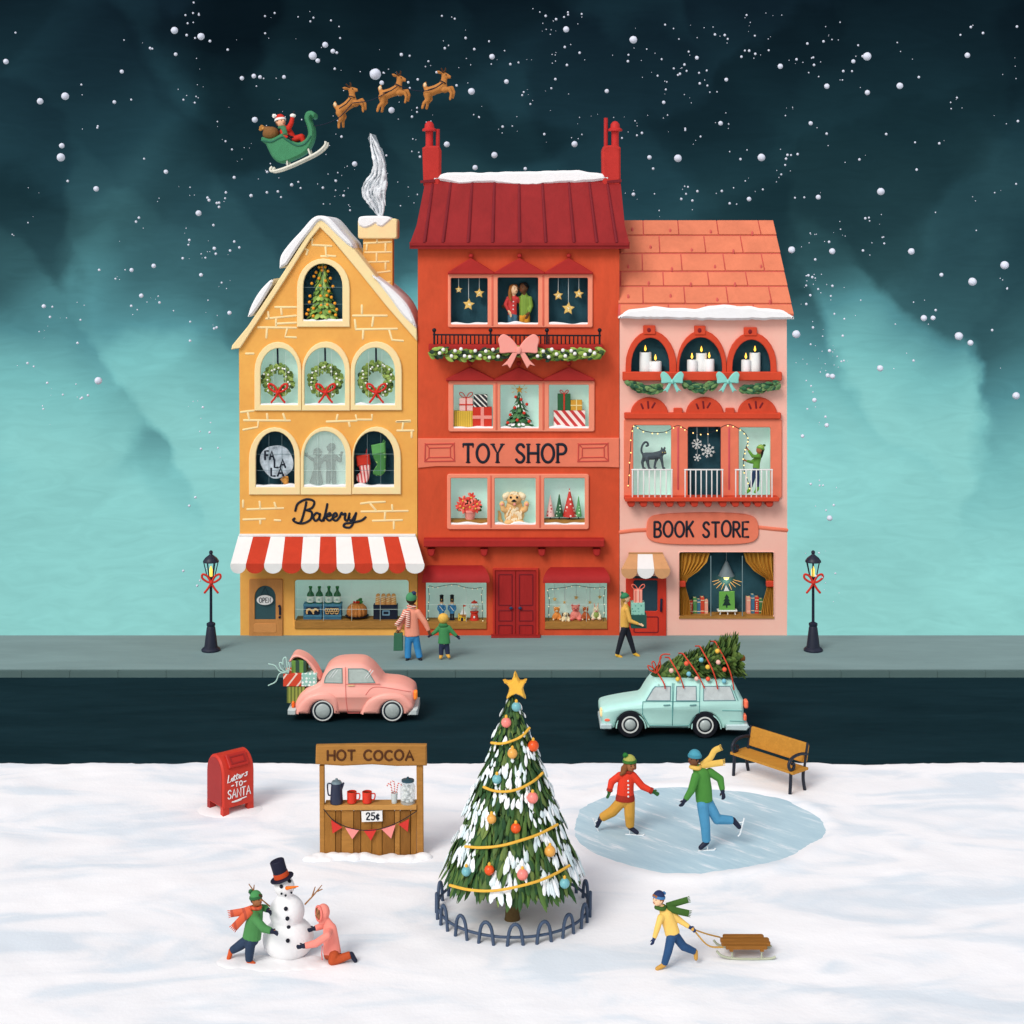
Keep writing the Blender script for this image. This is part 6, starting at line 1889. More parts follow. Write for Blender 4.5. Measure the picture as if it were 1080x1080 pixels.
	tail = cr([C(166, 345), C(158, 328), C(160, 306), C(172, 288), C(184, 288), C(188, 300), C(180, 304)], 4)
	for a, b in zip(tail, tail[1:]): mb.capsule(a, u(5), b, u(5), 8)
	part('body', organic(mb, .011, 2), grey, t, 60)
	for dx in (252, 263): part('eye', MB().ell(C(dx, 330, -.12), (.012, .008, .012), seg=6, rings=5), paint((220, 200, 90), .4), t)
	ledge = W(0, 495, -.36).z
	# snowflake ornaments
	Ys = .16
	for (x, y, r), l in zip(((410, 295, 24), (461, 326, 32), (412, 357, 17)), ('paper snowflake on the short upper thread of the dark balcony door', 'largest paper snowflake with a ring in the dark balcony door', 'smallest paper snowflake below another in the dark balcony door')):
		cx, cy = 640 + x / 4.32, 400 + y / 4.32; R_ = r / 4.32
		t = thing('paper_snowflake', l, 'snowflake ornament', W(cx, cy, Ys), 'paper snowflakes in the balcony door')
		L = []
		for j in range(8 if r > 20 else 6):
			n = 8 if r > 20 else 6
			a = 2 * PI * j / n + .2; e = (cx + R_ * math.cos(a), cy + R_ * math.sin(a)); L.append([(cx, cy), e])
			m = (cx + R_ * .62 * math.cos(a), cy + R_ * .62 * math.sin(a))
			for q in (-.6, .6): L.append([m, (m[0] + R_ * .3 * math.cos(a + q), m[1] + R_ * .3 * math.sin(a + q))])
		if r > 28: L.append(ell(cx, cy, R_ * .42, R_ * .42, 16) + [(cx + R_ * .42, cy)])
		part('arms', MB().strokes(L, Ys, .75, .008), WHITE, t)
		part('thread', MB().strokes([[(cx, 450), (cx, cy - R_)]], Ys, .35, .004), paint((200, 210, 214), .6), t)
	# person hanging the lights
	Yp = -.16
	Z = lambda x, y, dz, r: (640 + x / 4.32, 400 + y / 4.32, dz, r / 4.32)
	gr = paint((96, 148, 58), .7, .1, 5)
	jean = paint((40, 66, 104), .7)
	c = person('girl in green sweater and bobble hat hanging lights on the balcony', Yp, Z(697, 322, 0, 17), [Z(694, 340, 0, 10), Z(690, 356, 0, 15), Z(684, 378, 0, 15), Z(680, 408, 0, 17)],
		[[Z(688, 350, -.08, 9), Z(662, 348, -.12, 8), Z(640, 318, -.1, 6)], [Z(690, 356, .06, 9), Z(660, 378, .02, 8), Z(632, 370, -.06, 6)]],
		[[Z(674, 412, -.03, 11), Z(664, 455, -.05, 10), Z(650, 500, -.05, 8), Z(634, 514, -.08, 7)], [Z(686, 412, .03, 11), Z(688, 455, .03, 10), Z(686, 500, .03, 8), Z(676, 514, 0, 7)]],
		SKIN_MID, gr, jean, paint((104, 176, 60), .6), yaw=-68, tilt=-6, hand_len=4.4)
	hair_cap(c, paint((34, 26, 28), .7), [[(0, -.7, .1, .5), (.05, -.95, -.8, .42), (0, -1.0, -1.7, .36), (0, -.8, -2.5, .22)]], .12, -.3)
	knit_hat(c, striped((150, 180, 84), (118, 156, 62), 60, .05, .6), gr, paint((66, 110, 46), .8), (0, -.75, .9), .36, .3, 1.15)
	bulb = glow((255, 214, 130), 1.5)
	t = thing('string_lights', 'dark cord of warm little lights looped across the balcony doors', 'string lights', W(662, 470, -.2))
	P = cr(zl([(98, 492), (102, 420), (108, 330), (112, 250), (124, 210), (160, 232), (215, 243), (270, 238), (322, 211), (365, 230), (420, 247), (480, 240), (550, 207), (600, 224), (632, 248), (644, 280), (636, 306), (626, 340), (622, 380), (630, 430), (645, 470), (650, 505)]), 6)
	part('wire', MB().strokes([P], -.3, .75, .008), BLACK, t, 60)
	for i in range(34):
		x, y = P[int((i + .5) / 34 * (len(P) - 1))]
		part('bulb', MB().ell(W(x + (.4 if i % 2 else -.4), y + 1.1, -.31), M_(.72, -.3), seg=7, rings=5), bulb, t)
	# shop window
	Yk = .3
	zm_ = lambda x, y: (640 + x / 4.32, 530 + y / 4.32)
	cur = paint((190, 134, 50), .75, .2, 5, .1, (6, 1, .4))
	for side, l in ((0, 'ochre curtain tied with red band beside the door side of the window'), (1, 'ochre curtain tied with red band on the lamp post side of window')):
		t = thing('curtain', l, 'curtain', W(720 if side == 0 else 812, 583, .12), 'curtains in the book store window')
		rows = [(228, 328, 470), (270, 328, 458), (310, 328, 420), (345, 328, 370), (372, 328, 358), (395, 328, 362), (450, 330, 378), (527, 332, 382)]
		mb = MB(); n = 40; vs = []
		for (y, xa, xb) in rows:
			if side: xa, xb = 762, {470: 622, 458: 634, 420: 668, 370: 722, 358: 732, 362: 728, 378: 712, 382: 700}[xb]
			for j in range(n + 1):
				f = j / n; x = xa + (xb - xa) * f
				px, py = zm_(x, y + (0 if y != 228 else 0))
				amp = .05 * (abs(xb - xa) / 140 * .5 + .5)
				vs.append(W(px, py, .14) + Vector((0, amp * math.sin(f * 7 * 2 * PI) - .0, 0)))
		m = n + 1
		fs = [(i * m + j, i * m + j + 1, (i + 1) * m + j + 1, (i + 1) * m + j) for i in range(len(rows) - 1) for j in range(n)]
		N0 = len(vs)
		vs += [v + Vector((0, .02, 0)) for v in vs]
		fs += [tuple(N0 + q for q in f) for f in fs]
		# close the rim
		rim = [j for j in range(m)] + [i * m + n for i in range(1, len(rows))] + [(len(rows) - 1) * m + j for j in range(n - 1, -1, -1)] + [i * m for i in range(len(rows) - 2, 0, -1)]
		fs += [(rim[i], rim[(i + 1) % len(rim)], N0 + rim[(i + 1) % len(rim)], N0 + rim[i]) for i in range(len(rim))]
		mb.add(vs, fs); part('cloth', mb, cur, t, 60)
		a, b = (327, 360) if side == 0 else (728, 762)
		pa, pb = zm_(a, 372), zm_(b, 372)
		part('tieback', MB().plate([rrect(pa[0], pa[1] - 3.2, pb[0], pb[1] + 3.4, 1.2)], .06, .13, .02), paint((204, 66, 42), .65), t)
	# pendant lamp
	Yl = .42
	cx, cy = zm_(545, 330)
	t = thing('pendant_lamp', 'grey cone pendant lamp lit above the green book', 'lamp', W(cx, 584, Yl))
	s = M_(1, Yl); z0 = W(cx, 607.2, Yl)
	part('shade', MB().lathe(z0, [(8.6 * s, 0), (8.2 * s, .6 * s), (2.0 * s, 13.5 * s), (.9 * s, 15.6 * s), (.5 * s, 16 * s)], 24), paint((112, 124, 130), .5), t)
	part('bulb', MB().ell(z0 + Vector((0, 0, -1.2 * s)), 3.0 * s), glow((255, 226, 120), 2.5), t)
	part('cord', MB().tube([z0 + Vector((0, 0, 15.5 * s)), W(cx, 581, Yl)], .008, 6), paint((160, 168, 170), .5), t)
	ld = bpy.data.lights.new('lamp_light', 'POINT'); ld.energy = 3; ld.color = (1, .82, .5); ld.shadow_soft_size = .06
	lo = bpy.data.objects.new('lamp_light', ld); COL.objects.link(lo); lo.parent = t; lo.location = (0, -.02, W(cx, 613.5, Yl).z - W(cx, 584, Yl).z)
	# rays of lamplight under the shade, drawn as thin glowing gold strokes
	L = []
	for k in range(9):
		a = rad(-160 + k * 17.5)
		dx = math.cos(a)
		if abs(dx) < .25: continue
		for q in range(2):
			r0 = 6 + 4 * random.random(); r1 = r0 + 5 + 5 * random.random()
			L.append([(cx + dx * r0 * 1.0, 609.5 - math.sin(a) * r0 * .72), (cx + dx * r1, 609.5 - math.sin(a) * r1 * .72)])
	part('lamp_rays', MB().strokes(L, Yl - .02, .42, .004), glow((226, 190, 110), .6), t)
	# books
	zc = W(0, 650.3, 0).z
	cols = [(206, 60, 46), (86, 140, 84), (60, 110, 140), (206, 70, 46), (240, 160, 142)]
	names = ['red book with pale dots', 'green book', 'blue book', 'tall rust red book', 'salmon pink book']
	xs = [(374, 392, 448), (393, 411, 435), (411, 428, 442), (427, 445, 432), (445, 462, 445)]
	def book(x0, x1, yt, rgb, l, dots=False):
		Y = .3
		pa, pb = zm_(x0, yt), zm_(x1, 520)
		z1 = W(pa[0], pa[1], Y).z
		xa, xb = W(pa[0] + .25, 0, Y).x, W(pb[0] - .25, 0, Y).x
		base = Vector(((xa + xb) / 2, Y + .12, zc + .002))
		t = thing('book', l, 'book', base, 'books standing in the shop window')
		w = xb - xa; h = z1 - base.z
		mm = paint(rgb, .65, .1, 5)
		cv = MB(); cv.box(base + Vector((-w / 2 + .006, .004, h / 2)), (.012, .22, h)); cv.box(base + Vector((w / 2 - .006, .004, h / 2)), (.012, .22, h)); cv.box(base + Vector((0, -.112, h / 2)), (w + .002, .014, h + .001))
		part('cover', cv, mm, t)
		part('pages', MB().box(base + Vector((0, 0, h / 2 - .004)), (w - .026, .205, h - .022)), CREAM, t)
		bd = MB()
		for f in (.16, .82): bd.box(base + Vector((0, -.118, h * f)), (w + .004, .008, .018))
		if dots:
			for f in (.3, .42, .54, .66): bd.ell(base + Vector((0, -.12, h * f)), (.018, .006, .018), seg=8, rings=6)
		part('spine_band', bd, paint((240, 214, 180), .6), t)
	for (a, c, y), rgb, l, dt in zip(xs, cols, names, (1, 0, 0, 0, 0)):
		book(a, c, y, rgb, l + ' in the row nearest the shop door', dt)
	xs = [(637, 656, 432), (657, 674, 420), (674, 693, 430), (693, 712, 440)]
	for (a, c, y), rgb, l, dt in zip(xs, [(240, 160, 142), (60, 110, 140), (206, 60, 46), (70, 120, 76)], ['salmon pink book', 'tall blue book', 'red book with pale dots', 'dark green book'], (0, 0, 1, 0)):
		book(a, c, y, rgb, l + ' in the row on the lamp post side', dt)
	# display stand with the green book
	Y = .22
	b = Vector((W(cx, 640, Y).x, Y, zc + .002))
	t = thing('book_stand', 'little white footed stand carrying the green book', 'stand', b)
	mb = MB().plate([[(757, 643.8), (777.8, 643.8), (777.6, 645.4), (757.2, 645.4)]], Y - .08, .2, .01); part('top', mb, WHITE, t)
	for x in (760, 767.5, 775):
		part('foot', MB().strokes([[(x, 645), (x + (.8 if x > 770 else -.8 if x < 764 else 0), 649.6)]], Y - .03, 1.3, .02), WHITE, t)
	t = thing('display_book', 'green picture book with a dark fir tree on its cover', 'book', W(cx, 643.6, Y))
	part('cover', MB().plate([[(758.6, 624.4), (774.8, 623.8), (775.2, 643.5), (758.4, 643.5)]], Y - .03, .05, .006), paint((104, 164, 74), .6, .08, 5), t)
	part('pages', MB().boxpx(759.2, 625, 774.4, 643.2, Y + .021, .025), CREAM, t)
	fir = [(766.4, 626.5), (769, 630.5), (767.8, 630.6), (770, 634), (768.6, 634.2), (771, 638.4), (767.2, 638.6), (767.2, 641), (765.8, 641), (765.8, 638.6), (762, 638.6), (764.4, 634.2), (763, 634), (765.2, 630.6), (764, 630.5)]
	part('fir_picture', MB().plate([fir], Y - .036, .01), paint((28, 52, 46), .6), t)
	single('paper_cone', MB().plate([[(765.9, 617.4), (769.6, 623.6), (763.6, 623.6)]], Y - .02, .04, .01), WHITE, 'small white folded paper peak on top of the green book', 'paper', W(766.6, 623.6, Y))
books_things()
# ================================================================ the street
def lamp_post(px, py, label, lit):
	Y = gy(py - 1.5); b = W(px, HORIZON + CAM_H * FPX / (CAM_D + Y), Y)
	s = M_(1, Y)
	t = thing('street_lamp', label, 'street lamp', b, 'street lamps on the pavement')
	iron = paint((26, 32, 50), .45, .18, 3, spec=.5)
	part('base', MB().lathe(b, [(9.9 * s, 0), (10 * s, 1.6 * s), (8.6 * s, 3.2 * s), (7.2 * s, 4 * s), (6.8 * s, 6 * s), (4.6 * s, 24 * s), (4 * s, 26 * s), (4.6 * s, 27 * s), (4.6 * s, 29 * s), (2 * s, 30.4 * s)], 24), iron, t)
	part('pole', MB().lathe(b + Vector((0, 0, 30 * s)), [(1.55 * s, 0), (1.4 * s, 46 * s), (2.2 * s, 47 * s), (1.2 * s, 48 * s)], 12), iron, t)
	z = b + Vector((0, 0, 76.5 * s))
	part('lantern_floor', MB().lathe(z, [(2.2 * s, 0), (4.4 * s, 1.0 * s), (4.4 * s, 1.8 * s), (2 * s, 2 * s)], 12), iron, t)
	fr = MB()
	for k in range(6):
		a = 2 * PI * k / 6 + .26
		fr.tube([z + Vector((math.cos(a) * 3.8 * s, math.sin(a) * 3.8 * s, 1.2 * s)), z + Vector((math.cos(a) * 7.6 * s, math.sin(a) * 7.6 * s, 17.5 * s))], .55 * s, 6)
	part('lantern_frame', fr, iron, t)
	part('lantern_roof', MB().lathe(z + Vector((0, 0, 17 * s)), [(8.4 * s, 0), (8.4 * s, 1.3 * s), (6 * s, 4.6 * s), (2.4 * s, 7.4 * s), (1.6 * s, 8.2 * s), (1.5 * s, 8.6 * s), (2.1 * s, 9.4 * s), (1.9 * s, 11.4 * s), (.6 * s, 12.4 * s)], 18), iron, t)
	part('glass', MB().lathe(z + Vector((0, 0, 1.8 * s)), [(3.4 * s, 0), (7 * s, 15.2 * s)], 12), GLASS, t)
	part('candle', MB().lathe(z + Vector((0, 0, 2 * s)), [(1.6 * s, 0), (1.7 * s, 7 * s), (1.0 * s, 9.4 * s), (.3 * s, 11 * s)], 12), glow((250, 204, 84), 1.3), t)
	bow = ribbon_bow(px + .3, py - 73, 9.5, Y - .1, 2.4, True)
	bow2 = MB()
	part('bow', bow, paint((200, 54, 42), .65), t, 60)
lamp_post(222.5, 687.8, 'black lantern street lamp with red bow standing by the bakery', True)
lamp_post(857.6, 687.8, 'black lantern street lamp with red bow standing by the book store', True)
def street_people():
	z5 = lambda x, y, dz, r: (190 + x / 4, 570 + y / 4, dz, r / 4)
	Y = gy(696)
	coat = paint((246, 156, 130), .7, .06, 5)
	c = person('adult in salmon coat and green bobble hat seen from behind with a bag', Y, z5(976, 246, 0, 23), [z5(976, 282, 0, 15), z5(975, 312, 0, 27), z5(976, 352, 0, 30), z5(979, 402, 0, 33)],
		[[z5(950, 302, 0, 13), z5(932, 345, -.02, 12), z5(921, 380, -.04, 9)], [z5(1002, 302, 0, 13), z5(1034, 348, 0, 12), z5(1050, 384, 0, 9)]],
		[[z5(964, 410, 0, 16), z5(961, 455, 0, 15), z5(961, 495, 0, 14), z5(957, 503, -.05, 7)], [z5(994, 410, 0, 16), z5(1001, 455, .03, 15), z5(1010, 495, .02, 14), z5(1016, 503, -.04, 7)]],
		SKIN_DARK, coat, paint((56, 138, 196), .7, .08, 4), BLACK, yaw=172, hand_len=22 / 4)
	hair_cap(c, paint((60, 40, 30), .8), [], .05, -.2)
	knit_hat(c, paint((70, 140, 96), .8, .1, 8), None, paint((40, 56, 92), .8), (-.55, 0, .75), .42, .05, 1.15)
	st = striped((196, 56, 48), (246, 226, 206), 78, .05, .5)
	neck_scarf(c, st, [([z5(962, 288, -.13, 0)[:3], z5(962, 320, -.16, 0)[:3], z5(962, 356, -.15, 0)[:3]], 4.2), ([z5(958, 292, -.12, 0)[:3], z5(934, 325, -.14, 0)[:3], z5(914, 350, -.12, 0)[:3]], 4.2)], r=.66, thick=.27)
	wr = W(*z5(918, 386, 0, 0)[:2], Y - .04)
	t = thing('shopping_bag', 'dark green shopping bag hanging from the hand of the adult in salmon', 'bag', W(230 * 0 + 190 + 920 / 4, 570 + 466 / 4, Y - .04))
	part('bag', MB().plate([[(415.4, 668.5), (424.6, 668.2), (424.9, 686.4), (414.9, 686.6)]], Y - .1, .12, .012), paint((56, 108, 82), .7), t)
	part('handle', MB().strokes([cr([(417, 669), (418.2, 665.4), (420.6, 664.6), (422.6, 665.6), (423.4, 669)], 5)], Y - .05, .8, .012), paint((40, 62, 60), .7), t)
	z4 = lambda x, y, dz, r: (430 + x / 4.5, 550 + y / 4.5, dz, r / 4.5)
	Yk = Y + .06
	c = person('blond child in green hooded coat holding the hand of an adult', Yk, z4(169, 462, 0, 24), [z4(172, 488, 0, 14), z4(173, 512, 0, 25), z4(173, 545, 0, 27), z4(173, 578, 0, 30)],
		[[z4(152, 502, 0, 11), z4(133, 522, 0, 10), z4(112, 537, -.02, 8)], [z4(194, 502, 0, 11), z4(216, 528, 0, 10), z4(234, 545, 0, 8)]],
		[[z4(161, 585, 0, 13), z4(159, 610, 0, 12), z4(159, 634, 0, 11), z4(156, 643, -.05, 8)], [z4(185, 585, 0, 13), z4(188, 610, 0, 12), z4(190, 630, 0, 11), z4(196, 640, -.05, 8)]],
		SKIN_LIGHT, paint((66, 138, 84), .7, .08, 5), paint((44, 52, 78), .7), paint((222, 168, 72), .7), yaw=178, glove=paint((40, 48, 70), .7), hand_len=4.5)
	hair_cap(c, paint((226, 180, 82), .75, .15, 14), [[(-.5, -.1, .5, .5), (-.7, -.2, -.2, .3)], [(.5, -.1, .5, .5), (.7, -.2, -.2, .3)]], .14, -.12, 1.1)
	part('hood', MB().ell(c['H'](0, -.62, -1.05), (c['hr'] * .95, c['hr'] * .5, c['hr'] * .55), c['R']), paint((58, 126, 76), .75), c['t'], 60)
	z3 = lambda x, y, dz, r: (640 + x / 4.32, 530 + y / 4.32, dz, r / 4.32)
	Y = gy(692.6)
	c = person('woman with long fair hair in mustard sweater carrying three stacked gifts', Y, z3(86, 436, 0, 19), [z3(84, 464, 0, 12), z3(84, 490, 0, 22), z3(82, 530, 0, 22), z3(82, 568, 0, 22)],
		[[z3(90, 484, -.12, 11), z3(104, 532, -.17, 10), z3(146, 546, -.2, 7)], [z3(96, 484, .12, 11), z3(120, 530, .15, 10), z3(160, 552, .14, 7)]],
		[[z3(78, 575, -.03, 15), z3(62, 630, -.04, 13), z3(46, 690, -.04, 10), z3(66, 704, -.04, 7)], [z3(90, 575, .03, 15), z3(108, 630, .04, 13), z3(126, 688, .04, 10), z3(146, 701, .04, 7)]],
		SKIN_LIGHT, paint((222, 172, 82), .7, .08, 5), paint((28, 32, 42), .7), paint((232, 180, 62), .6), yaw=80, hand_len=5.0)
	hair_cap(c, paint((178, 138, 72), .7, .15, 12), [[(0, -.6, .1, .5), (0, -1.0, -.8, .5), (0, -1.15, -1.8, .48), (0, -.95, -3.0, .3)], [(.1, -.5, 0, .5), (.1, -.8, -1.5, .45), (.1, -.85, -2.6, .3)]], .1, -.2)
	knit_hat(c, paint((52, 128, 88), .8, .1, 8), paint((44, 112, 76), .8), paint((36, 96, 70), .8), (0, -.35, .95), .3, .3, 1.0)
	G = 'gifts carried by the woman'
	x = lambda v: 640 + v / 4.32
	y = lambda v: 530 + v / 4.32
	gift('large dark green gift box at the bottom of the carried stack', x(111), y(513), x(182), y(574), Y - .16, .34, paint((40, 84, 76), .7), None, group=G)
	gift('mint patterned gift box in the middle of the carried stack', x(112), y(458), x(173), y(512.6), Y - .14, .3, dotted((142, 200, 182), (84, 150, 138), 14, .3), None, group=G)
	gift('tall pink striped gift box with coral bow on top of the carried stack', x(124), y(401), x(162), y(457.6), Y - .1, .2, striped((240, 160, 140), (226, 120, 104), 0, .09, .5), paint((248, 196, 180), .6), 1.2, paint((236, 120, 100), .6), G, 6.5, horiz=False)
street_people()
# ---------------------------------------------------------------- cars
PILLOW = [(.085, 0), (.03, .05), (0, .16), (0, .80), (.03, .90), (.085, .95)]
def wheel(t, px, py, r, Y, tyre_m, rings, far, white=None):
	s = M_(1, Y); c = W(px, py, Y)
	R90 = Matrix.Rotation(rad(90), 3, 'X')
	for dy in ((0,) if not far else (0, .8)):
		b = c + Vector((0, .18 + dy, 0))
		w = part('wheel', MB().lathe(b, [(r * .5 * s, 0), (r * .93 * s, 0), (r * s, .04), (r * s, .13), (r * .93 * s, .17), (r * .5 * s, .17)], 36, R90), tyre_m, t)
		if dy: continue
		if white: part('whitewall', MB().lathe(b + Vector((0, -.168, 0)), [(r * white[0] * s, 0), (r * white[0] * s, .01), (r * white[1] * s, .01), (r * white[1] * s, 0)], 36, R90), paint((214, 218, 214), .5), w)
		part('rim', MB().lathe(b + Vector((0, -.165, 0)), [(r * rings[0] * s, 0), (r * rings[0] * s, .012), (r * rings[1] * s, .018), (r * rings[1] * s, .012), (.02 * s, .012)], 36, R90), paint((40, 50, 58), .4), w)
		part('hubcap', MB().lathe(b + Vector((0, -.172, 0)), [(r * rings[1] * s, 0), (r * rings[1] * s, .012), (r * rings[1] * .8 * s, .03), (r * .25 * s, .04), (.01 * s, .045)], 32, R90), paint((168, 180, 178), .3, .14, 9, spec=.6), w)
def pink_car():
	k = lambda pts: zoomed(pts, 270, 680, 6)
	Yn = gy(761.8, -.15); pl = Yn + .2
	paintm = paint((254, 170, 156), .38, .05, 2.5, spec=.5)
	dark = paint((226, 118, 112), .5, .05)
	t = thing('pink_car', 'small rounded pink car with open boot full of gifts', 'car', W(372, 762, Yn, .45))
	ar = lambda cx, r: [(cx + r * math.cos(a), 415 - r * math.sin(a)) for a in [i * PI / 10 for i in range(11)]]
	out = cr([(262, 424), (250, 385), (256, 350), (285, 300), (330, 264), (380, 241), (410, 226)], 3) + cr([(420, 196), (445, 152), (490, 121), (545, 108), (640, 106), (690, 115), (735, 147), (772, 190), (803, 228)], 3) + cr([(830, 232), (900, 238), (955, 256), (995, 282), (1006, 310), (1008, 345), (1000, 385), (965, 424)], 3) + [(934, 424)] + ar(862, 72) + [(788, 424), (496, 424)] + ar(422, 72) + [(348, 424)]
	part('body', MB().plate([k(out)], Yn, .95, rings=PILLOW, plane=pl), paintm, t, 50)
	rear = cr([(258, 424), (262, 395), (285, 348), (335, 302), (400, 281), (462, 280), (508, 305), (530, 352), (534, 424)], 4) + [(498, 424)] + ar(422, 72) + [(346, 424)]
	front = cr([(662, 424), (676, 385), (712, 330), (776, 294), (850, 282), (930, 296), (985, 345), (998, 385), (962, 424)], 4) + [(936, 424)] + ar(862, 72) + [(786, 424)]
	for f in (rear, front): part('fender', MB().plate([k(f)], Yn - .05, .2, rings=[(.07, 0), (.025, .03), (0, .1), (0, .2)], plane=pl), paintm, t, 50)
	for w in (cr([(437, 226), (444, 190), (470, 152), (505, 134), (553, 130)], 4) + [(555, 228)], [(588, 133)] + cr([(680, 133), (712, 148), (735, 180), (762, 226)], 4) + [(590, 229)]):
		f = part('window', MB().plate([k(w), inset(k(w), 1.0)], Yn - .012, .08, .006, plane=pl), paint((126, 152, 148), .4), t)
		part('pane', MB().plate([inset(k(w), .8)], Yn - .004, .05, plane=pl), paint((182, 196, 190), .18, .16, 4, 0, (1, 1, 2), spec=.6), f)
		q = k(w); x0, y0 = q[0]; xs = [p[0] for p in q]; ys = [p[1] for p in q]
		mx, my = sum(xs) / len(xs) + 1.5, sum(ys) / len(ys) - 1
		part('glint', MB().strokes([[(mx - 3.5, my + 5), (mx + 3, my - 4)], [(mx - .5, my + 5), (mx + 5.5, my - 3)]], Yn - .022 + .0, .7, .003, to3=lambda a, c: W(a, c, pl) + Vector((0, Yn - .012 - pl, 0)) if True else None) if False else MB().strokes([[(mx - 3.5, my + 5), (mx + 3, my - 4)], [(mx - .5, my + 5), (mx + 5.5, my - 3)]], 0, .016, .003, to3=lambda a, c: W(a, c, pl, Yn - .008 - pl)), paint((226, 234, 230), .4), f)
	to3 = lambda a, c: W(a, c, pl, Yn - .004 - pl)
	part('door', MB().strokes([k([(572, 126), (573, 240), (576, 330), (586, 410)]), k([(575, 232), (790, 232)]), k([(588, 414), (660, 414)])], 0, .014, .008, to3=to3), dark, t)
	part('handle', MB().strokes([k([(590, 241), (628, 241)])], 0, .028, .02, to3=to3), paint((226, 200, 150), .4), t)
	part('crease', MB().strokes([cr(k([(700, 300), (730, 262), (770, 250), (850, 258), (950, 275), (985, 278)]), 4)], 0, .014, .006, to3=lambda a, c: W(a, c, pl, Yn - .002 - pl)), dark, t)
	chrome = paint((190, 202, 202), .3, .1, 5, spec=.6)
	for q in (rrect(208, 390, 264, 431, 8), [(960, 431), (985, 395), (1000, 386), (1026, 390), (1028, 428), (1015, 432)]): part('bumper', MB().plate([k(q)], Yn - .02, .92, rings=[(.03, 0), (0, .04), (0, .88), (.03, .92)], plane=pl), chrome, t)
	part('headlight', MB().plate([k(rrect(1000, 284, 1022, 336, 8))], Yn + .04, .16, .03, plane=pl), glow((244, 134, 44), .25), t)
	part('tail_light', MB().plate([k(rrect(231, 352, 246, 388, 4))], Yn + .06, .12, .02, plane=pl), glow((240, 110, 34), .25), t)
	tyre = paint((30, 36, 50), .7, .1)
	for cx in (422, 862):
		q = k([(cx, 415)])[0]
		wheel(t, q[0], q[1] + .6, 12.4, Yn - .045, tyre, (.74, .6), True, (.86, .76))
	# the open boot lid
	lid = cr([(408, 222), (372, 150), (325, 96), (272, 68), (232, 70), (206, 108)], 5) + cr([(222, 112), (240, 88), (275, 84), (318, 110), (360, 168), (394, 226)], 5)
	part('boot_lid', MB().plate([k(lid)], Yn + .2, .46, .03, plane=pl), paintm, t, 40)
	# gifts in the boot
	G = 'gifts in the boot of the pink car'
	def g(label, x0, y0, x1, y1, dy, dp, mat, **a):
		q = k([(x0, y0), (x1, y1)])
		return gift(label, q[0][0], q[0][1] + 3, q[1][0], q[1][1] + 3, Yn + dy, dp, mat, group=G, **a)
	g('dark green striped gift box under the raised boot lid', 224, 84, 318, 166, .2, .4, striped((40, 72, 56), (104, 150, 62), 0, .17, .5))
	g('red gift box with slanted white stripes and long pale curling ribbons', 172, 166, 287, 246, .12, .5, striped((212, 66, 34), (236, 212, 196), -38, .17, .8))
	g('mint gift box with white dots against the boot of the car', 288, 166, 384, 246, .12, .5, dotted((150, 200, 188), (240, 248, 244), 12, .34))
	g('olive striped gift box at the bottom of the boot', 195, 247, 310, 352, .14, .5, striped((150, 160, 70), (96, 110, 44), 0, .075, .55))
	L = [[(200, 160), (150, 150), (120, 115), (78, 103)], [(200, 160), (150, 165), (125, 215), (78, 240)], [(205, 165), (160, 135), (148, 100), (165, 100), (190, 150)], [(205, 165), (175, 120), (172, 75), (188, 62), (195, 100), (200, 155)], [(205, 160), (212, 120), (205, 95)]]
	single('curling_ribbon', MB().strokes([cr([(a, c + 3) for a, c in k(l)], 6) for l in L], Yn + .12, 1.3, .012), paint((178, 214, 204), .6), 'pale mint curling ribbon tied on the red striped gift', 'ribbon', W(300, 710, Yn + .12), None, 60)
pink_car()
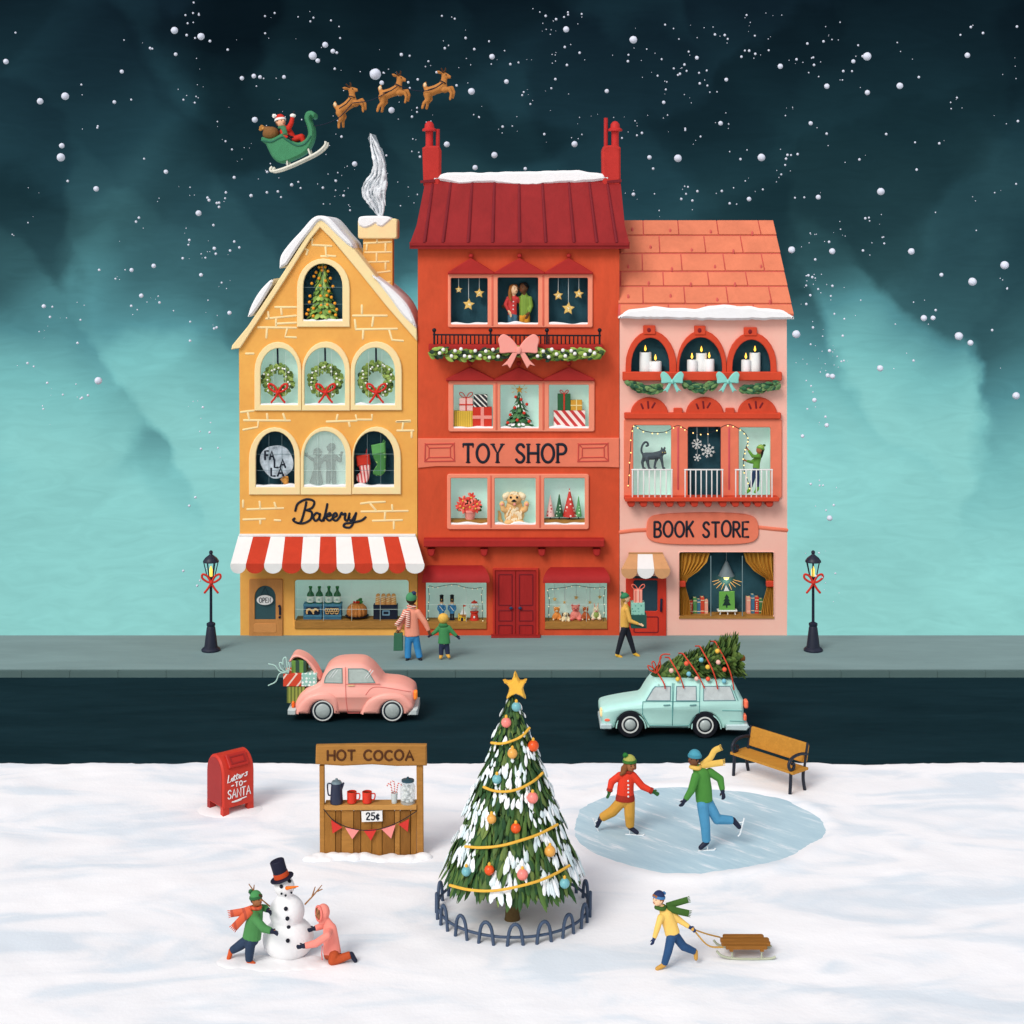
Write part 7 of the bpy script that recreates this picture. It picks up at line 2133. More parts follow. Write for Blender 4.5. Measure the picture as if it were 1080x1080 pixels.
def wagon():
	k = lambda pts: zoomed(pts, 620, 660, 6)
	Yn = gy(778.6, -.15); pl = Yn + .2
	body = paint((184, 232, 223), .4, .05, 2.5, spec=.5)
	seam = paint((96, 158, 156), .5, .05)
	t = thing('estate_car', 'mint green estate car with a decorated tree tied on its roof', 'car', W(709, 778, Yn, .45))
	ar = lambda cx, cy, r: [(cx + r * math.cos(a), cy - r * math.sin(a)) for a in [PI - i * PI / 10 for i in range(11)]]
	out = [(150, 640), (95, 636), (84, 600), (76, 560)] + cr([(76, 528), (95, 505), (200, 481), (330, 461)], 3) + cr([(345, 450), (385, 385), (418, 346), (450, 335), (700, 335), (880, 340), (918, 352), (945, 400), (968, 455)], 3) + [(980, 463), (984, 520), (984, 560), (992, 605), (985, 640), (832, 640)] + ar(742, 632, 88)[::-1] + [(652, 640), (360, 640)] + ar(268, 628, 90)[::-1] + [(176, 640)]
	part('body', MB().plate([k(out)], Yn, .95, rings=PILLOW, plane=pl), body, t, 50)
	to3 = lambda a, c: W(a, c, pl, Yn - .004 - pl)
	for w in ([(360, 457), (405, 382), (420, 366), (520, 363), (518, 458)], [(553, 363), (680, 363), (682, 458), (550, 458)], [(723, 363), (893, 363), (908, 400), (928, 456), (722, 458)]):
		f = part('window', MB().plate([k(w), inset(k(w), .8)], Yn - .012, .08, .006, plane=pl), paint((104, 140, 148), .4), t)
		part('pane', MB().plate([inset(k(w), .6)], Yn - .004, .05, plane=pl), paint((200, 210, 210), .18, .14, 5, spec=.6), f)
	for pts in ([[(342, 462), (340, 540), (382, 612), (528, 614), (528, 345)], ], [[(538, 345), (528, 614), (632, 612), (672, 555), (698, 535), (702, 345)], ]):
		part('door', MB().strokes([k(p) for p in pts], 0, .015, .008, to3=to3), seam, t)
	for x in (475, 640): part('handle', MB().strokes([k([(x, 485), (x + 38, 483)])], 0, .032, .02, to3=to3), paint((104, 150, 150), .35), t)
	part('trim', MB().strokes([k([(345, 461), (700, 461)]), k([(842, 518), (975, 520)]), k([(890, 583), (985, 586)])], 0, .015, .008, to3=to3), seam, t)
	part('rear_pillar', MB().strokes([k([(898, 356), (918, 400), (942, 456)])], 0, .014, .006, to3=to3), seam, t)
	for cx, cy in ((268, 628), (742, 632)):
		part('wheel_arch', MB().strokes([k([(cx + 92 * math.cos(a), cy - 92 * math.sin(a)) for a in [i * PI / 12 for i in range(13)]])], 0, .03, .03, to3=to3), body, t)
		q = k([(cx, cy)])[0]
		wheel(t, q[0], q[1] - .2, 14.0, Yn - .045, paint((18, 22, 30), .7, .1), (.47, .40), True, (.64, .53))
	chrome = paint((190, 212, 214), .3, .1, 5, spec=.6)
	for q in (rrect(74, 600, 150, 636, 10), [(866, 606), (1000, 604), (1014, 622), (995, 646), (866, 642)]): part('bumper', MB().plate([k(q)], Yn - .03, .96, rings=[(.025, 0), (0, .03), (0, .92), (.025, .96)], plane=pl), chrome, t)
	part('headlight', MB().plate([k(ell(84, 538, 10, 26, 16))], Yn + .03, .16, .03, plane=pl), glow((250, 220, 160), .3), t)
	part('indicator', MB().plate([k(ell(119, 578, 18, 9, 14))], Yn - .012, .05, .008, plane=pl), glow((240, 110, 80), .2), t)
	for q in (rrect(984, 460, 1008, 510, 10), rrect(980, 550, 998, 588, 8)): part('tail_light', MB().plate([k(q)], Yn + .03, .16, .03, plane=pl), glow((240, 112, 78), .2), t)
	# the tree on the roof
	Yt = Yn + .42
	a, b = W(688, 711, Yt), W(778, 695, Yt)
	t = thing('christmas_tree', 'cut Christmas tree with coloured baubles lying tied on the car roof', 'tree', W(735, 716, Yt), None)
	ax = (b - a); L = ax.length; d = ax.normalized()
	u = d.cross(Vector((0, 1, 0))).normalized(); v = Vector((0, 1, 0))
	if u.z < 0: u = -u
	part('trunk', MB().lathe(a.lerp(b, .3), [(.02, 0), (.06, L * .7), (.065, L * .78), (.01, L * .79)], 10, Vector((0, 0, 1)).rotation_difference(d).to_matrix()), paint((150, 96, 46), .8, .15, 5), t)
	mb = MB(); rr = random.Random(21)
	zmin = W(0, 715.6, pl).z
	for i in range(1100):
		f = rr.random() ** .75
		R_ = M_(9 + 23.5 * f, Yt) * rr.uniform(.7, 1.04)
		th = rr.uniform(0, 2 * PI)
		o = u * math.cos(th) + v * math.sin(th) * .8
		p = a + ax * f
		e = p + o * R_ + d * L * .05 * (1 + .4 * rr.random())
		st = p + o * R_ * .35 - d * L * .03
		if e.z < zmin: e.z = zmin + rr.uniform(0, .04)
		if st.z < zmin: st.z = zmin + rr.uniform(0, .04)
		mb.spindle(st, e, .035 + .03 * rr.random(), None, o)
	part('crown', mb, leafy(((24, 52, 30), (56, 84, 36), (84, 112, 50), (104, 128, 62), (40, 68, 34))), t, 50)
	cols = {'y': paint((240, 188, 74), .35, .05), 'b': paint((120, 188, 206), .35, .05), 'r': paint((234, 96, 66), .35, .05), 'p': paint((246, 190, 176), .35, .05)}
	for x, y, c in ((803, 120, 'y'), (702, 175, 'b'), (609, 198, 'r'), (515, 242, 'p'), (808, 190, 'p'), (742, 220, 'y'), (847, 235, 'r'), (624, 263, 'b'), (673, 293, 'p'), (744, 295, 'r'), (844, 308, 'b'), (555, 296, 'y')):
		q = k([(x, y)])[0]; part('bauble', MB().ell(W(q[0], q[1] + 1, Yt, -.43), M_(2.5, Yt), seg=12, rings=8), cols[c], t)
	ro = MB()
	for x0, y0, x1, y1 in ((800, 92, 905, 365), (704, 122, 803, 360), (598, 168, 720, 355), (510, 193, 592, 355), (435, 285, 475, 358)):
		p0 = k([(x0, y0)])[0]; p1 = k([(x1, y1)])[0]
		bow_ = max(3.0, (p1[1] - p0[1]) * .12)
		pts = [(p0[0] + (p1[0] - p0[0]) * q + bow_ * math.sin(PI * q) * .6, p0[1] + (p1[1] - p0[1]) * q) for q in [i / 10 for i in range(11)]]
		P3 = [W(x, y, Yt, -.05 - .42 * math.sin(min(1, .1 + i / 7) * PI / 2)) for i, (x, y) in enumerate(pts)]
		P3 = [W(p0[0] - 2, p0[1] + 5, Yt, .3)] + P3
		ro.tube(cr(P3, 3), .016, 6)
	for pts in ([(425, 285), (405, 250), (375, 235), (385, 262), (420, 280)], [(425, 285), (400, 225), (412, 210), (425, 240), (430, 282)], [(430, 282), (455, 240), (450, 190), (470, 165), (515, 165)], [(430, 282), (440, 230), (460, 180)]):
		ro.tube([W(x, y, Yt, -.2) for x, y in cr(k(pts), 4)], .014, 6)
	single('rope', ro, paint((196, 66, 44), .7), 'thin red rope wound round the tree on the car roof', 'rope', W(690, 708, Yt), None, 60)
wagon()
# ================================================================ the snowy square
def ground_at(px, py):
	Y = gy(py); p = W(px, py, Y); p.z = snow_z(p.x, Y); return p
def big_tree():
	Y = gy(969.5)
	b = W(540.4, 969.5, Y); b.z = -.02
	s = M_(1, Y)
	h = (969.5 - 731) * s; r = 71 * s
	t = thing('christmas_tree', 'tall snow-dusted Christmas tree with gold star inside a hoop fence', 'tree', b)
	part('trunk', MB().lathe(b, [(8.6 * s, 0), (7.6 * s, 6 * s), (7 * s, 30 * s), (2 * s, h * .9)], 14), paint((104, 84, 50), .8, .2, 4), t)
	rr = random.Random(77)
	z0 = .275
	TI = 9.0
	def R_at(z):
		q = max(0, (z - b.z - z0 * h) / (h * (1 - z0)))
		fr = (q * TI) % 1.0
		return max(.05, r * (.035 + .965 * (1 - q))) * (1.02 - .17 * fr)
	mb = MB(); sn = MB(); co = MB()
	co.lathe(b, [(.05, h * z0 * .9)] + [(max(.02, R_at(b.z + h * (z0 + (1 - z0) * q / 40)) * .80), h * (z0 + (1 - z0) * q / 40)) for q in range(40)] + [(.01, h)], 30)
	for i in range(3600):
		q = 1 - math.sqrt(rr.random()); fr = rr.random() ** 1.6
		q = min(.985, (int(q * TI) + fr) / TI)
		z = b.z + h * (z0 + (1 - z0) * q)
		R_ = R_at(z); a = rr.uniform(0, 2 * PI)
		o = Vector((math.cos(a), math.sin(a), 0)); L = (.16 + .26 * rr.random()) * (.42 + .58 * R_ / r)
		p = Vector((b.x, b.y, z)) + o * R_ * rr.uniform(.74, .93)
		e = p + o * L * rr.uniform(.3, .6) + Vector((0, 0, -L)) + Vector((-o.y, o.x, 0)) * rr.uniform(-.3, .3) * L
		mb.spindle(p, e, .040 * (.55 + .45 * R_ / r) * rr.uniform(.7, 1.25), None, o, mid=.6)
	for i in range(1500):
		q = 1 - math.sqrt(rr.random()); fr = rr.random() ** 1.8 * .8
		q = min(.97, (int(q * TI) + fr) / TI)
		z = b.z + h * (z0 + (1 - z0) * q)
		R_ = R_at(z); a = rr.uniform(0, 2 * PI)
		# snow gathers in drifts along some boughs
		if mnoise.noise(Vector((math.cos(a) * 2.4, math.sin(a) * 2.4, int(q * TI) * 1.7))) < -.02: continue
		o = Vector((math.cos(a), math.sin(a), 0)); L = (.12 + .16 * rr.random()) * (.45 + .55 * R_ / r)
		p = Vector((b.x, b.y, z)) + o * (R_ * rr.uniform(.90, .96) + .03)
		e = p + o * L * .42 + Vector((0, 0, -L)) + Vector((-o.y, o.x, 0)) * rr.uniform(-.3, .3) * L
		sn.spindle(p, e, .042 * (.5 + .5 * R_ / r) * rr.uniform(.6, 1.3), .016, o, mid=.6)
	cr_ = part('crown', mb, leafy(GREENS_TREE), t, 60)
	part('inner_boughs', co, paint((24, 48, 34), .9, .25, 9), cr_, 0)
	part('snow', sn, leafy(((206, 224, 228), (232, 240, 243), (246, 248, 250)), .85), cr_, 60)
	k = lambda pts: zoomed(pts, 450, 690, 3.374)
	def on_tree(px, py, out=.05):
		p = W(px, py, Y)
		for _ in range(6):
			R_ = R_at(p.z) + out; dx = p.x - b.x
			dy = -math.sqrt(max(0.0, R_ * R_ - min(R_ * R_, dx * dx)))
			p = W(px, py, Y + dy)
		return p
	gold = paint((232, 178, 66), .5, .1, 5)
	for i, l in enumerate(([(230, 315), (265, 318), (305, 308), (340, 290), (366, 262)], [(202, 472), (240, 486), (290, 488), (340, 474), (385, 448), (413, 422)], [(136, 684), (190, 688), (260, 682), (330, 664), (400, 640), (466, 606)], [(82, 822), (150, 838), (230, 842), (310, 830), (400, 806), (460, 780), (508, 752)])):
		part('garland', MB().tube([on_tree(x, y, .075) for x, y in cr(k(l), 5)], .02, 6), gold, t, 60)
	cols = {'b': paint((112, 176, 184), .3, .06, spec=.6), 'p': paint((244, 132, 122), .3, .06, spec=.6), 'r': paint((226, 82, 24), .3, .06, spec=.6), 'y': paint((226, 164, 76), .3, .06, spec=.6)}
	for x, y, rr_, c in ((319, 187, 17, 'b'), (283, 243, 18, 'p'), (379, 326, 20, 'r'), (305, 353, 18, 'y'), (250, 445, 17, 'b'), (377, 511, 20, 'p'), (231, 586, 17, 'y'), (317, 619, 18, 'r'), (439, 701, 20, 'y'), (141, 773, 17, 'b'), (223, 768, 18, 'r'), (341, 784, 20, 'p'), (491, 815, 18, 'b')):
		q = k([(x, y)])[0]; p = on_tree(q[0], q[1], .06)
		o = part('bauble', MB().ell(p, M_(rr_ / 3.374, p.y), seg=18, rings=12), cols[c], t, 60)
		part('cap', MB().lathe(p + Vector((0, 0, M_(rr_ / 3.374, p.y) * .95)), [(.022, 0), (.022, .03), (.008, .045)], 8), gold, o)
	st = cr([(315, 64), (333, 98), (358, 94), (344, 125), (354, 164), (318, 146), (284, 164), (294, 126), (270, 97), (302, 98)], 3, True)
	part('star', MB().plate([k(st)], Y - .09, .18, rings=[(.028, 0), (.01, .03), (0, .09), (.01, .15), (.028, .18)]), paint((244, 180, 66), .4, .1, 4), t, 40)
big_tree()
def hoop_fence():
	Yc = gy(961); c = W(541.5, 961, Yc); s = M_(1, Yc); R_ = 79.5 * s
	t = thing('hoop_fence', 'low grey wire hoop fence in a ring round the big tree', 'fence', Vector((c.x, Yc, 0)))
	m = paint((66, 82, 106), .55, .1, 4)
	ring = [Vector((c.x + R_ * math.cos(a), Yc + R_ * math.sin(a), .12)) for a in [2 * PI * i / 90 for i in range(90)]]
	part('rail', MB().tube(ring, .022, 8, closed=True), m, t, 60)
	n = 17
	for i in range(n):
		a0 = -PI / 2 + 2 * PI * (i + .06) / n
		pts = []
		for q in range(13):
			th = PI * q / 12
			da = -.088 * math.cos(th) * (1.15 if th == 0 or q == 12 else 1)
			z = .05 + .27 * math.sin(th) ** .8
			if q in (0, 12): z = -.03
			a = a0 + da
			pts.append(Vector((c.x + R_ * 1.02 * math.cos(a), Yc + R_ * 1.02 * math.sin(a), z)))
		part('hoop', MB().tube(pts, .026, 8), m, t, 60)
hoop_fence()
def mailbox():
	g = ground_at(243, 853)
	t = thing('mailbox', 'red round-topped letter box for letters to Santa standing in the snow', 'letter box', g)
	R = rotz(40); w, d, hh = .64, .60, .82
	def L(u, v, out=0):            # on the front face
		return g + R @ Vector((u, -d / 2 - out, v))
	red = paint((196, 52, 36), .5, .1, 3, spec=.4); dk = paint((150, 36, 34), .5, .1, 3)
	prof = [(-d / 2, .14), (-d / 2, .70)] + [(-d / 2 * math.cos(a), .70 + .34 * math.sin(a)) for a in [PI * i / 14 for i in range(1, 14)]] + [(d / 2, .70), (d / 2, .14)]
	def to3(a, z, tt): return g + R @ Vector((-w / 2 + tt, a, z))
	part('body', MB().slab([prof], to3, w, rings=[(.03, 0), (0, .03), (0, w - .03), (.03, w)]), red, t, 40)
	side = inset([(-d / 2, .14), (-d / 2, .70)] + [(-d / 2 * math.cos(a), .70 + .34 * math.sin(a)) for a in [PI * i / 14 for i in range(1, 14)]] + [(d / 2, .70), (d / 2, .14)], .04)
	part('side_panel', MB().slab([side], lambda a, z, tt: g + R @ Vector((-w / 2 - .006 + tt, a, z)), .02), dk, t, 40)
	for sx in (-1, 1):
		for sy in (-1, 1): part('leg', MB().box(g + R @ Vector((sx * (w / 2 - .07), sy * (d / 2 - .06), .08)), (.12, .10, .2), R), red if sx > 0 or sy < 0 else dk, t)
	# drawer door on the sloping upper front
	a = rad(42)
	c = g + R @ Vector((0, -d / 2 * math.cos(a), .70 + .34 * math.sin(a)))
	nrm = (R @ Vector((0, -math.cos(a) / (d / 2), math.sin(a) / .34))).normalized(); u = R @ Vector((1, 0, 0)); v = nrm.cross(u); v = v if v.z > 0 else -v
	q = [(-.20, -.12), (.20, -.12), (.20, .13), (-.20, .13)]
	part('drawer', MB().slab([q], lambda x, y, tt: c + u * x + v * y + nrm * (.045 - tt), .06, .012), paint((178, 42, 34), .5), t)
	hd = part('handle', MB().slab([inset(q, .05), inset(q, .075)], lambda x, y, tt: c + u * x + v * y + nrm * (.056 - tt), .02), dk, t)
	# lettering
	S = []
	S += [[(-.205, .69), (-.226, .56), (-.168, .572)]]
	S += [cr(p, 5) for p in ([(-.155, .585), (-.115, .605), (-.135, .625), (-.155, .60), (-.13, .575), (-.1, .59)], [(-.085, .67), (-.1, .59), (-.07, .585)], [(-.115, .64), (-.05, .652)], [(-.035, .68), (-.05, .6), (-.02, .595)], [(-.07, .652), (0, .662)],
							 [(-.005, .605), (.04, .625), (.02, .645), (-.002, .62), (.02, .595), (.055, .61)], [(.065, .655), (.062, .61), (.065, .63), (.105, .66)], [(.175, .672), (.14, .668), (.165, .64), (.145, .612), (.115, .615)])]
	S += text_lines('TO', -.07, .54, .07, .46, .38) + [[(-.15, .49), (-.105, .495)], [(.10, .51), (.145, .515)]]
	S += text_lines('SANTA', -.22, .42, .235, .27, .2)
	S += [cr([(-.14, .2), (0, .215), (.15, .235)], 4), cr([(-.14, .2), (-.05, .195), (.05, .205)], 4)]
	part('lettering', MB().strokes(S, 0, .021, .008, to3=lambda x, y: L(x, y + .03, .006), normal=R @ Vector((0, -1, 0))), WHITE, t, 60)
	d_ = MB(); d_.ell(g + Vector((0, 0, -.03)), (.62, .5, .07), seg=22)
	single('snow_drift', d_, SNOW, 'low heap of snow pressed round the feet of the red letter box', 'snow', g)
mailbox()
def stall():
	k = lambda pts: zoomed(pts, 190, 770, 3.857)
	Y = gy(903.5); c = ground_at(391, 903.5)
	t = thing('cocoa_stall', 'wooden hot cocoa stall with plank front and carved sign board', 'stall', c)
	wd = paint((166, 116, 54), .75, .16, 3, .2, (1, 1, 5)); wd2 = paint((132, 88, 36), .75, .16, 3, .2, (5, 1, 1)); wd3 = paint((152, 104, 44), .75, .16, 3, .2, (5, 1, 1))
	sg = part('sign_board', MB().plate([k([(552, 64), (780, 60), (1002, 62), (1003, 146), (880, 148), (780, 141), (660, 147), (550, 140)])], Y - .04, .10, .02), wd, t)
	part('lettering', MB().strokes([k(l) for l in text_lines('HOT COCOA', 600, 83, 948, 122, .25, jit=.02)], Y - .045, 2.3, .012), paint((82, 46, 20), .7), sg, 60)
	part('roof', MB().box(W(391.5, 795, Y) + Vector((0, .26, -.12)), (M_(106, Y), .36, .04), Matrix.Rotation(rad(-16), 3, 'X')), wd2, t)
	for x0, x1 in ((566, 586), (961, 988)): part('post', MB().plate([k([(x0, 146), (x1, 146), (x1 + 2, 512), (x0 + 2, 512)])], Y + .0, .08, .01), wd, t)
	xs = [586, 632, 655, 706, 735, 780, 822, 872, 895, 938, 963]
	for i in range(10):
		part('plank', MB().plate([k([(xs[i] + 1, 327), (xs[i + 1] - 1, 327), (xs[i + 1] - 1, 512 + (i % 3)), (xs[i] + 1, 514 - (i % 2) * 3)])], Y + .012 + .004 * (i % 3), .03, .006), (wd3, wd2, wd, wd2, wd3)[i % 5], t)
	part('lining', MB().plate([k([(588, 330), (960, 330), (960, 508), (588, 508)])], Y + .06, .02), paint((86, 56, 24), .8), t)
	part('counter', MB().plate([k([(586, 307), (962, 305), (962, 326), (586, 328)])], Y - .03, .26, .01), paint((186, 136, 72), .75, .12, 3, .1, (1, 1, 5)), t)
	for x0, x1 in ((566, 586), (961, 988)): part('rear_post', MB().plate([k([(x0 + 3, 300), (x1 - 1, 300), (x1, 512), (x0 + 4, 512)])], Y + .16, .06), wd2, t)
	b = W(391, 903, Y)
	d_ = MB(); rr = random.Random(4)
	for i in range(26):
		x = 327 + 119 * i / 25
		d_.ell(ground_at(x, 906) + Vector((0, rr.uniform(-.04, .06), -.01)), (.12 + .06 * rr.random(), .12, .05 + .05 * rr.random()), seg=12, rings=7)
	single('snow_drift', organic(d_, .02, 4), SNOW, 'bank of snow heaped along the foot of the cocoa stall', 'snow', c, smooth=60)
	# price card, bunting
	t2 = thing('price_card', 'small white 25 cent price card on the stall counter edge', 'sign', W(391.5, 861, Y))
	part('card', MB().plate([k([(737, 331), (822, 328), (823, 371), (739, 374)])], Y - .045, .012), WHITE, t2)
	part('lettering', MB().strokes([k(l) for l in text_lines('25\u00a2', 757, 337, 810, 365, .22)], Y - .047, 1.5, .006), INK, t2, 60)
	t3 = thing('bunting', 'string of red and pink triangular flags across the stall front', 'bunting', W(391, 870, Y))
	cord = cr([(584, 322), (625, 368), (690, 398), (760, 408), (830, 398), (900, 368), (962, 330)], 5)
	part('cord', MB().strokes([k(cord)], Y - .04, .9, .008), INK, t3, 60)
	for i, tri in enumerate(([(614, 366), (660, 396), (620, 421)], [(672, 398), (728, 406), (700, 444)], [(746, 408), (800, 403), (776, 450)], [(818, 402), (876, 386), (858, 441)], [(888, 384), (931, 362), (926, 414)])):
		part('flag', MB().plate([k(tri)], Y - .042, .012), paint((204, 54, 46), .7) if i % 2 == 0 else paint((246, 142, 136), .7), t3)
	# things on the counter
	yc = W(391, 770 + 306 / 3.857, Y - .03).z + .004
	s = M_(1 / 3.857, Y + .06)
	def at(x): return Vector((W(190 + x / 3.857, 850, Y + .06).x, Y + .07, yc))
	b = at(636)
	t = thing('coffee_pot', 'navy enamel coffee pot on the stall counter', 'coffee pot', b)
	en = paint((34, 42, 66), .3, .1, 5, spec=.6)
	part('body', MB().lathe(b, [(26 * s, 0), (27 * s, 3 * s), (22 * s, 80 * s), (21 * s, 82 * s)], 20), en, t)
	part('lid', MB().lathe(b + Vector((0, 0, 81 * s)), [(22 * s, 0), (18 * s, 8 * s), (6 * s, 12 * s), (5 * s, 18 * s), (1 * s, 20 * s)], 18), paint((110, 130, 140), .35), t)
	part('handle', MB().tube(cr([b + Vector((-20 * s, 0, 78 * s)), b + Vector((-36 * s, 0, 76 * s)), b + Vector((-34 * s, 0, 36 * s)), b + Vector((-25 * s, 0, 30 * s))], 5), 3 * s, 8), en, t, 60)
	part('spout', MB().tube([b + Vector((18 * s, 0, 58 * s)), b + Vector((29 * s, 0, 82 * s))], [7 * s, 4 * s], 8), en, t)
	mug = None
	for x, l in ((698, 'red mug of cocoa next to the coffee pot'), (760, 'red mug of cocoa towards the candy cane cup')):
		b = at(x)
		if mug: dup(mug, b, l); continue
		mug = thing('mug', l, 'mug', b, 'red mugs on the stall')
		rm = paint((214, 52, 30), .35, .06, spec=.5)
		part('cup', MB().lathe(b, [(15 * s, 0), (19 * s, 3 * s), (20 * s, 46 * s), (18 * s, 47 * s), (17.5 * s, 40 * s), (.5 * s, 40 * s)], 20), rm, mug)
		part('handle', MB().tube(cr([b + Vector((18 * s, 0, 38 * s)), b + Vector((32 * s, 0, 36 * s)), b + Vector((30 * s, 0, 16 * s)), b + Vector((18 * s, 0, 12 * s))], 5), 2.8 * s, 8), rm, mug, 60)
		part('cocoa', MB().lathe(b + Vector((0, 0, 40.5 * s)), [(17.4 * s, 0), (.5 * s, 1 * s)], 16), paint((64, 34, 20), .4), mug)
	b = at(871)
	t = thing('cup', 'pale enamel cup holding candy canes beside the marshmallow jar', 'cup', b)
	part('cup', MB().lathe(b, [(11 * s, 0), (14 * s, 42 * s), (12.5 * s, 42 * s), (9.5 * s, 2 * s)], 16), paint((196, 206, 206), .4), t)
	for dx, top, sgn, l in ((-8, 78, -1, 'candy cane leaning towards the red mugs'), (0, 88, -1, 'tallest candy cane in the enamel cup'), (8, 80, 1, 'candy cane leaning towards the marshmallow jar')):
		tt = thing('candy_cane', 'red and white ' + l, 'candy cane', b + Vector((dx * .4 * s, 0, 3 * s)), 'candy canes in the cup')
		e = b + Vector((dx * 1.6 * s, 0, (top - 12) * s))
		P = cr([b + Vector((dx * .4 * s, 0, 4 * s)), e, e + Vector((sgn * 5 * s, 0, 11 * s)), e + Vector((sgn * 14 * s, 0, 10 * s)), e + Vector((sgn * 17 * s, 0, 0))], 6)
		part('stick', MB().tube(P, 2.6 * s, 8), striped((240, 236, 232), (212, 60, 56), 62, .035, .5), tt, 60)
	b = at(926)
	t = thing('glass_jar', 'glass jar of white marshmallows with a blue lid on the stall', 'jar', b)
	part('glass', MB().lathe(b, [(29 * s, 0), (31 * s, 4 * s), (31 * s, 66 * s), (22 * s, 86 * s), (22 * s, 90 * s)], 24), misty((206, 224, 226), .3, .1), t)
	part('lid', MB().lathe(b + Vector((0, 0, 88 * s)), [(26 * s, 0), (26 * s, 6 * s), (10 * s, 10 * s), (4 * s, 12 * s), (5 * s, 17 * s), (1 * s, 19 * s)], 20), paint((50, 82, 96), .4), t)
	rr = random.Random(9)
	for i in range(26):
		p = b + Vector((rr.uniform(-20, 20) * s, rr.uniform(-17, 17) * s, (8 + 62 * (i / 26)) * s))
		part('marshmallow', MB().ell(p, (8 * s, 8 * s, 6.5 * s), seg=10, rings=7), paint((240, 240, 236), .8), t)
stall()
def bench():
	lf, rf = ground_at(773.5, 818.5), ground_at(833, 839)
	o = lf.lerp(rf, .5); o.z = 0
	ax = (rf - lf); ax.z = 0; Ln = ax.length; ang = math.degrees(math.atan2(ax.y, ax.x))
	R = rotz(ang)
	t = thing('park_bench', 'wooden park bench with curled black iron arms beside the ice', 'bench', o)
	P = lambda x, y, z: o + R @ Vector((x, y, z))
	h = Ln / 2; wd = paint((186, 130, 48), .7, .14, 3, .15, (1, 4, 4))
	iron = paint((22, 28, 42), .45, .15, 4, spec=.5)
	part('seat', MB().box(P(0, .22, .42), (Ln + .16, .44, .045), R), wd, t)
	q = R @ Matrix.Rotation(rad(-12), 3, 'X')
	lp = rrect(-h - .02, .50, h + .02, .85, .05)
	part('backrest', MB().slab([lp], lambda a, z, tt: P(a, .43 + (z - .5) * .22 + tt, z), .045, .01), wd, t)
	for sx in (-1, 1):
		x = sx * (h + .0)
		for y, l in ((.03, 'f'), (.40, 'b')): part('leg', MB().tube(cr([P(x, y, .42), P(x, y - .01, .22), P(x, y - .03 if l == 'f' else y + .04, -.02)], 4), .032, 8), iron, t, 60)
		pts = [P(x, .50, .66), P(x, .30, .70), P(x, .08, .68), P(x, -.03, .58), P(x, .01, .47), P(x, .10, .47), P(x, .12, .55), P(x, .06, .57)]
		part('arm', MB().tube(cr(pts, 5), .030, 8), iron, t, 60)
		part('support', MB().tube([P(x, .42, .40), P(x, .52, .86)], .025, 8), iron, t)
bench()
